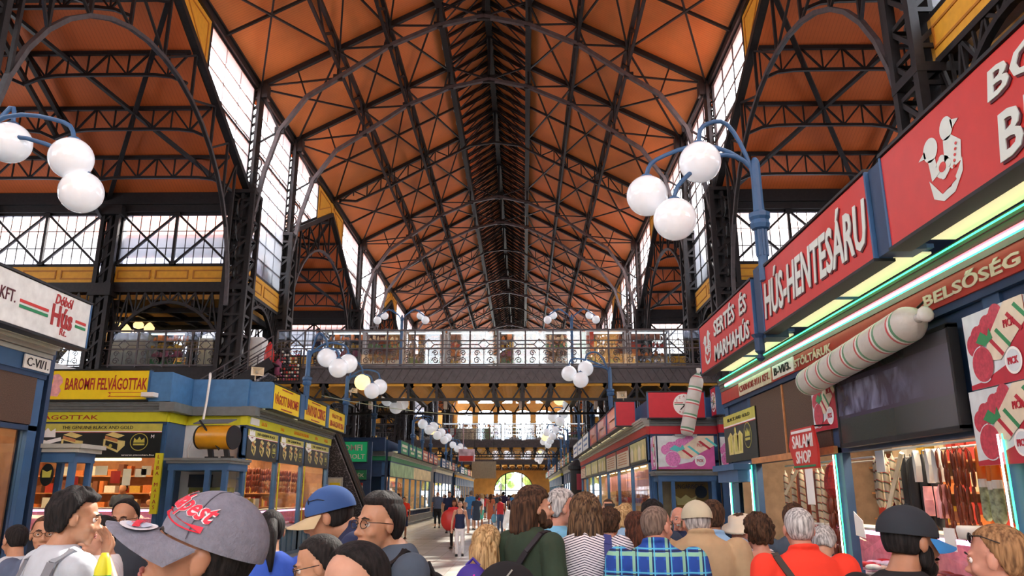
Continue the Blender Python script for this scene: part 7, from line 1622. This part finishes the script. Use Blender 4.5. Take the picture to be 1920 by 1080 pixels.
def on_brim(poly, z, m, nm):
    c0 = HC+Vector((0, -.014, .03)); Mh = head_matrix(0, math.radians(20), math.radians(-6)); g = MB(); g.add([Mh @ (c0+Vector((x, y, -.014-(y-.11)*.2-.6*x*x*8*.2+z))) for x, y in poly], [tuple(range(len(poly)))]); return g.build(nm, m, cp, local=True)
g = MB(); g.tube([Mh_(a, e) for a, e in [(150, -2), (148, 15), (146, 32), (142, 50), (130, 68), (90, 84)]], .0012, 5); g.build('seam', M8('seam_dark', 80, 82, 94, rough=.9), cp, local=True)
on_brim(disc(.0, .152, .056, .036), .004, WTH, 'brim_patch'); on_brim(disc(.0, .152, .042, .024), .0055, M8('patch_blue', 190, 204, 226, rough=.8), 'brim_patch_centre')
me = text_mesh('Budapest', .024, .09, bold=.05); c0 = HC+Vector((0, -.014, .03)); Mh = head_matrix(0, math.radians(20), math.radians(-6))
for v in me.vertices: x, y = -v.co.x, .155-v.co.y+v.co.x*.0; v.co = Mh @ (c0+Vector((x, y, -.014-(y-.11)*.2-.6*x*x*8*.2+.008+v.co.z*.1)))
me.materials.append(RTH); link('lettering', me, cp)
person('woman with black hair tied low, bright blue blouse, back turned, beside the grey cap', 510, 957, 4.5, rz=20, skin='asian', hair=('ponytail', 'black'), top=TT['royal'], head=(0, -10, 0))
person('smiling man in blue cap with tan brim and navy polo shirt, facing left', 634, 916, 3.75, stoop=.1, rz=95, skin='tan', hair=('short', 'black'), top=TT['navy'], head=(0, -14, 0), extras=('collar', ('cap', mat('blue_cap', srgb(50, 84, 140), rough=.9), mat('tan_brim', srgb(190, 172, 136), rough=.9)), 'sunglasses_up'))
person('man with dark-rimmed glasses and short black hair in slate T-shirt with black backpack', 714, 930, 3.4, stoop=.055, rz=122, skin='asian', hair=('short', 'black'), top=TT['slate'], head=(14, 2, 0), extras=('glasses', ('strap', BLACK, -1, 'pack'), ('strap', BLACK, 1, 'pack')))
person('young woman with glasses and dark pulled-back hair facing left, below the blue-capped man', 618, 1001, 3.1, rz=100, skin='asian', hair=('tied', 'black'), top=TT['white'], head=(0, -16, 0), extras=('glasses', 'dark'))
person('dark-haired woman with bare forehead at the bottom edge, nearest face left of centre', 682, 1018, 2.1, rz=140, skin='light', hair=('recede', 'black'), top=TT['black'], head=(5, -12, 0))
def backpack(label, p, rz, m, s_=1, strip=None):
    t = thing('backpack', label, 'backpack', p, math.radians(rz)); b = MB(); b.ell((0, 0, 0), (.15*s_, .09*s_, .22*s_), 20, 14); b.ell((0, -.06*s_, -.06*s_), (.11*s_, .06*s_, .12*s_), 16, 10)
    link('bag', remesh(b, .012, 4, 'bag', m), t)
    b = MB(); b.tube([(-.05*s_, .02, .2*s_), (0, .02, .25*s_), (.05*s_, .02, .2*s_)], .01, 6); b.build('handle', m, t, local=True)
    if strip: b = MB(); b.tube([(.03, -.1*s_, .15*s_), (.05, -.125*s_, 0), (.04, -.11*s_, -.12*s_)], .006, 6); b.build('zip', strip, t, local=True)
    return t
backpack('black backpack on the back of the man with dark-rimmed glasses', (-.38, 3.42, 1.22), 128, TT['black'])
backpack('grey backpack edge behind the black-haired man at the lower left', (-1.98, 3.15, 1.1), -35, M8('pack_grey', 110, 114, 124))
# ---- near crowd, right
person('girl with long wavy blond hair seen from behind, purple backpack', 913, 990, 5.0, rz=-15, skin='pink', hair=('wavy', 'blond'), top=TT['black'], build=.82, extras=('tank',))
q = at(893, 1072, Y=4.9); backpack('purple backpack with a pink zip on the blond girl', (q.x-.02, 4.82, q.z-.12), -10, M8('pack_purple', 62, 44, 150, rough=.6), .8, M8('zip_pink', 236, 60, 190))
person('tall bearded man with dark collar-length hair in green T-shirt, looking right', 1002, 916, 4.9, stoop=.03, rz=-48, skin='light', hair=('bob', 'brown'), top=TT['green'], head=(-28, 4, 0), build=1.0, sleeve=.72, extras=('beard', ('strap', M8('strap_dark', 34, 30, 36), 1, 'cross')))
q = at(950, 1075, Y=4.4); t_ = thing('sling_bag', 'black sling bag at the hip of the man in the green T-shirt', 'bag', (q.x, 4.45, q.z-.1)); b = MB(); b.ell((0, 0, 0), (.17, .07, .16), 18, 12); b.build('bag', TT['black'], t_, local=True, smooth=True); b = MB(); b.bar((-.02, -.075, .06), (.03, -.075, .12), .008); b.build('zip', GREYL, t_, local=True)
person('grey-haired man in light blue shirt, profile to the right behind the bearded man', 1050, 921, 5.6, rz=-80, skin='pink', hair=('short', 'grey'), top=TT['sky'], head=(0, -4, 0))
person('woman with very long streaked brown hair in navy and white striped top, from behind', 1097, 930, 4.95, stoop=.04, rz=-8, skin='light', hair=('wavy', 'streaked'), top=STRIPE, build=1.12, sleeve=.75, extras=(('strap', M8('strap_blue', 50, 60, 130), 1, 'pack'),))
q = at(1155, 1065, Y=4.2); backpack('bright blue bag at the elbow of the woman in stripes', (q.x+.02, 4.1, q.z-.22), 10, M8('bag_blue', 56, 110, 196, var=.4, vs=10), .75)
person('boy with tousled brown hair just right of the woman in stripes', 1143, 957, 6.6, rz=-30, skin='light', hair=('messy', 'brown'), top=TT['mid'], build=.9)
person('woman with smooth auburn hair behind the man in blue plaid', 1192, 964, 5.6, rz=15, skin='light', hair=('long', 'auburn'), top=TT['black'])
person('balding man in blue plaid shirt seen from behind, head turned right', 1226, 949, 4.6, stoop=.045, rz=-8, skin='pink', hair=('crop', 'stubble'), top=PLAID, sleeve=1.2, build=1.14, head=(-42, -2, 0), extras=('collar',))
person('white-moustached bald man in dark T-shirt facing the viewer', 1272, 951, 7.6, rz=172, skin='pink', hair=('ring', 'grey'), top=TT['navy'], extras=('moustache',))
person('man in tan shirt and pale flat cap seen from behind', 1306, 943, 4.9, stoop=.07, rz=-2, skin='pink', hair=('crop', 'grey'), top=TT['tan'], sleeve=1.3, build=1.14, head=(6, -6, 0), extras=('collar', ('cap', mat('pale_cap', srgb(196, 190, 164), rough=.95), mat('pale_cap_brim', srgb(196, 190, 164)), 'brim')))
person('dark-haired man in light blue shirt seen from behind, right of the tan flat cap', 1335, 942, 5.9, rz=-12, skin='tan', hair=('short', 'brown'), top=TT['ltblue'], extras=('collar',))
person('person with black hair just behind the head of the man in plaid', 1222, 941, 6.9, rz=10, skin='tan', hair=('bigshort', 'black'), top=TT['mid'])
person('woman in cream wide-brimmed sun hat and striped top facing the viewer', 1388, 966, 6.1, rz=150, skin='pink', hair=('fringe', 'brown'), top=STRIPE, head=(0, -14, 0), extras=('sunhat',))
person('woman with short curly dark hair in white sleeveless top, from behind', 1419, 968, 5.2, rz=12, skin='pink', hair=('curly', 'brown'), top=TT['offw'], sleeve=0, extras=('tank',))
person('white-haired man in red and black shirt with a thin shoulder strap, from behind', 1495, 952, 4.3, stoop=.03, rz=-2, skin='pink', hair=('crop', 'grey'), top=YOKE, build=1.12, extras=('collar', ('strap', M8('thin_strap', 60, 54, 50), -1, 'cross')))
person('dark-haired person mostly hidden behind the white-haired man', 1487, 948, 6.2, rz=-20, skin='tan', hair=('short', 'brown'), top=TT['slate'])
person('person in pale grey shirt bending at the counter, right of the white-haired man', 1540, 985, 5.6, rz=-30, skin='light', hair=('short', 'grey'), top=TT['lgrey'], head=(0, -35, 0))
DC = person('bearded man in black cap with blue brim turned right, looking into the salami shop', 1690, 955, 3.0, stoop=.03, rz=-58, skin='tan', hair=('short', 'black'), top=TT['black'], head=(-22, -6, 0), build=1.05, extras=('beard', ('cap', mat('black_cap', srgb(40, 46, 54), rough=.9), mat('blue_brim', srgb(58, 140, 210), rough=.8), 'brim', .075)))
person('woman with light brown ponytail and sunglasses pushed up at the lower right corner', 1872, 985, 2.75, rz=15, skin='pink', hair=('ponytail', 'fair'), top=TT['white'], head=(30, -4, 0), extras=('sunglasses_up',))
person('woman holding a dark camera to her face, far right of the aisle', 1140, 936, 11.5, rz=165, skin='light', hair=('tied', 'brown'), top=TT['beige'], arms=('phone', 'phone'))
q = at(1143, 951, Y=11.15); b = MB(); b.box(q.x-.07, q.x+.07, 11.1, 11.16, q.z-.05, q.z+.05); tag(b.build('camera', BLACK), 'dark camera held up by the woman on the right side of the aisle', 'camera')
person('blond woman in pale blue collar beyond the woman in stripes', 1172, 947, 9.2, rz=-50, skin='pink', hair=('bob', 'blond'), top=TT['ltblue'])
person('blond woman glimpsed right of the camera-holding woman', 1157, 950, 10.2, rz=-30, skin='pink', hair=('bun', 'blond'), top=TT['white'])
person('vendor in dark cap behind the front window of the poultry shop', 232, 906, 20.6, rz=180, skin='tan', hair=('short', 'black'), top=TT['mid'], far=True)
# ---- middle distance
person('woman in navy camisole and white trousers walking towards the viewer', 863, 940, 23.7, rz=184, skin='light', hair=('tied', 'brown'), top=TT['navy'], sleeve=0, legs=TT['offw'], stride=.05, extras=('tank',), build=.92)
person('woman behind the one in white trousers, carrying a red bag', 852, 938, 27, rz=170, skin='tan', hair=('long', 'auburn'), top=TT['coral'], legs=TT['black'], far=True)
q = at(848, 975, Y=26.6); b = MB(); b.ell((q.x-.1, 26.6, q.z), (.28, .12, .34), 18, 12); tag(b.build('red_bag', RED, smooth=True), 'big red bag at the side of the woman in white trousers', 'bag')
person('man in pale blue shirt and dark shorts at the left shop rail', 747, 925, 33.5, rz=-20, skin='dark', hair=('crop', 'black'), top=TT['ltblue'], legs=TT['black'], legkind='shorts', far=True)
person('woman in red top and navy skirt at the left shop rail', 758, 932, 32.8, rz=170, skin='tan', hair=('tied', 'black'), top=TT['red'], legs=TT['navy'], legkind='skirt', far=True)
person('man in grey-blue shirt and black shorts walking on the left', 821, 922, 43, rz=180, skin='tan', hair=('crop', 'grey'), top=TT['bluegrey'], legs=TT['black'], legkind='capri', far=True, build=1.1, stride=.08)
person('stout man in navy polo and black trousers left of the red bag', 843, 922, 37.5, rz=175, skin='light', hair=('short', 'black'), top=TT['navy'], legs=TT['black'], far=True, build=1.1)
person('man in bright blue T-shirt and grey shorts seen from behind', 884, 921, 41, rz=0, skin='light', hair=('short', 'stubble'), top=TT['blue'], legs=TT['denim'], legkind='shorts', far=True, build=1.08)
person('woman in dark navy dress right of the bright blue T-shirt', 894, 930, 40.5, rz=10, skin='tan', hair=('tied', 'brown'), top=TT['mid'], legs=TT['mid'], legkind='skirt', far=True)
person('woman in white T-shirt and teal shorts standing sideways', 903, 926, 42.5, rz=90, skin='tan', hair=('bob', 'blond'), top=TT['offw'], legs=TT['teal'], legkind='shorts', far=True, build=.9)
person('woman in coral red tank top and grey-blue trousers walking away', 938, 933, 37, rz=5, skin='pink', hair=('bun', 'auburn'), top=TT['coral'], legs=TT['denim'], sleeve=0, far=True, stride=.06)
q = at(926, 972, Y=36.8); b = MB(); b.ell((q.x, 36.8, q.z), (.12, .06, .2), 10, 8); tag(b.build('plastic_bag', TT['sky'], smooth=True), 'pale blue plastic bag carried by the woman in the coral tank top', 'bag')
person('person with black bobbed hair in pale grey jacket, seen from behind in the aisle', 964, 938, 20.5, rz=0, skin='light', hair=('bob', 'black'), top=TT['white'], sleeve=1.4, legs=TT['lgrey'], far=True)
q = at(972, 962, Y=20.3); b = MB(); b.bar((q.x-.02, 20.33, q.z+.35), (q.x+.02, 20.33, q.z-.3), .02); b.box(q.x-.08, q.x+.08, 20.28, 20.36, q.z-.5, q.z-.28); tag(b.build('shoulder_bag', BLACK), 'thin black shoulder bag on the person in the pale grey jacket', 'bag')
person('man in white shirt and dark trousers in the bright entrance light', 983, 927, 46, rz=180, skin='light', hair=('short', 'brown'), top=TT['offw'], legs=TT['mid'], far=True)
person('woman in long orange dress in the middle of the crowd', 920, 927, 48, rz=0, skin='tan', hair=('long', 'auburn'), top=TT['orange'], legs=TT['orange'], legkind='dress', far=True)
person('man in purple shirt beyond the coral tank top', 944, 922, 50, rz=0, skin='tan', hair=('short', 'black'), top=TT['purple'], legs=TT['black'], far=True)
person('man in grey shirt with arms bent, beyond the orange dress', 932, 925, 53, rz=180, skin='light', hair=('short', 'grey'), top=TT['slate'], legs=TT['denim'], far=True)
q = at(575, 662, Y=29.2)
o = person('woman with long black hair standing at the stair head beside the souvenir racks', None, None, 30.6, X=q.x, H=1.66, rz=150, skin='tan', hair=('long', 'black'), top=TT['navy'], legs=TT['beige'], far=True); o.location.z = 6.55
for i, (px, c1, hk) in enumerate(((455, 'white', 'black'), (655, 'white', 'blond'), (646, 'offw', 'fair'))):
    q = (at(640, 905, Y=30.2), at(650, 905, Y=31), at(712, 905, Y=34))[i]; person(['bald shopper behind the notice board', 'fair-haired shopper by the foot of the stairs', 'shopper with fair hair behind the man with glasses'][i], None, None, q.y, X=q.x, H=1.72-.04*i, rz=40*i, hair=('short', hk), top=TT[c1], far=True)
# ---- distant crowd: a few figures copied up to the entrance
protos = []
for i, (c1, c2, hk, lk, nm) in enumerate((('navy', 'black', ('short', 'black'), 'trousers', 'navy'), ('white', 'denim', ('short', 'brown'), 'trousers', 'white'), ('coral', 'mid', ('long', 'brown'), 'skirt', 'coral'), ('slate', 'beige', ('short', 'grey'), 'shorts', 'slate grey'), ('blue', 'mid', ('bob', 'blond'), 'trousers', 'blue'), ('plum', 'black', ('long', 'black'), 'trousers', 'plum'), ('beige', 'denim', ('crop', 'brown'), 'shorts', 'beige'), ('black', 'black', ('tied', 'brown'), 'trousers', 'black'))):
    o = person('distant shopper in %s top in the crowd before the entrance' % nm, None, None, 56, X=-5+1.1*i, H=1.62+.03*(i % 5), rz=(0, 180, 10, 170, 0, 200, 90, -80)[i], hair=hk, top=TT[c1], legs=TT[c2], legkind=lk, far=True, group='distant shoppers wearing %s' % nm, stride=.05*(i % 2)); protos.append(o)
rr = random.Random(11)
for k in range(62):
    y = 55+rr.random()**1.2*62; x = rr.uniform(-6.0, 2.4); o = protos[k % 8]; clone(o, (x, y, 0), rz=rr.choice([0, math.pi])+rr.uniform(-.6, .6))
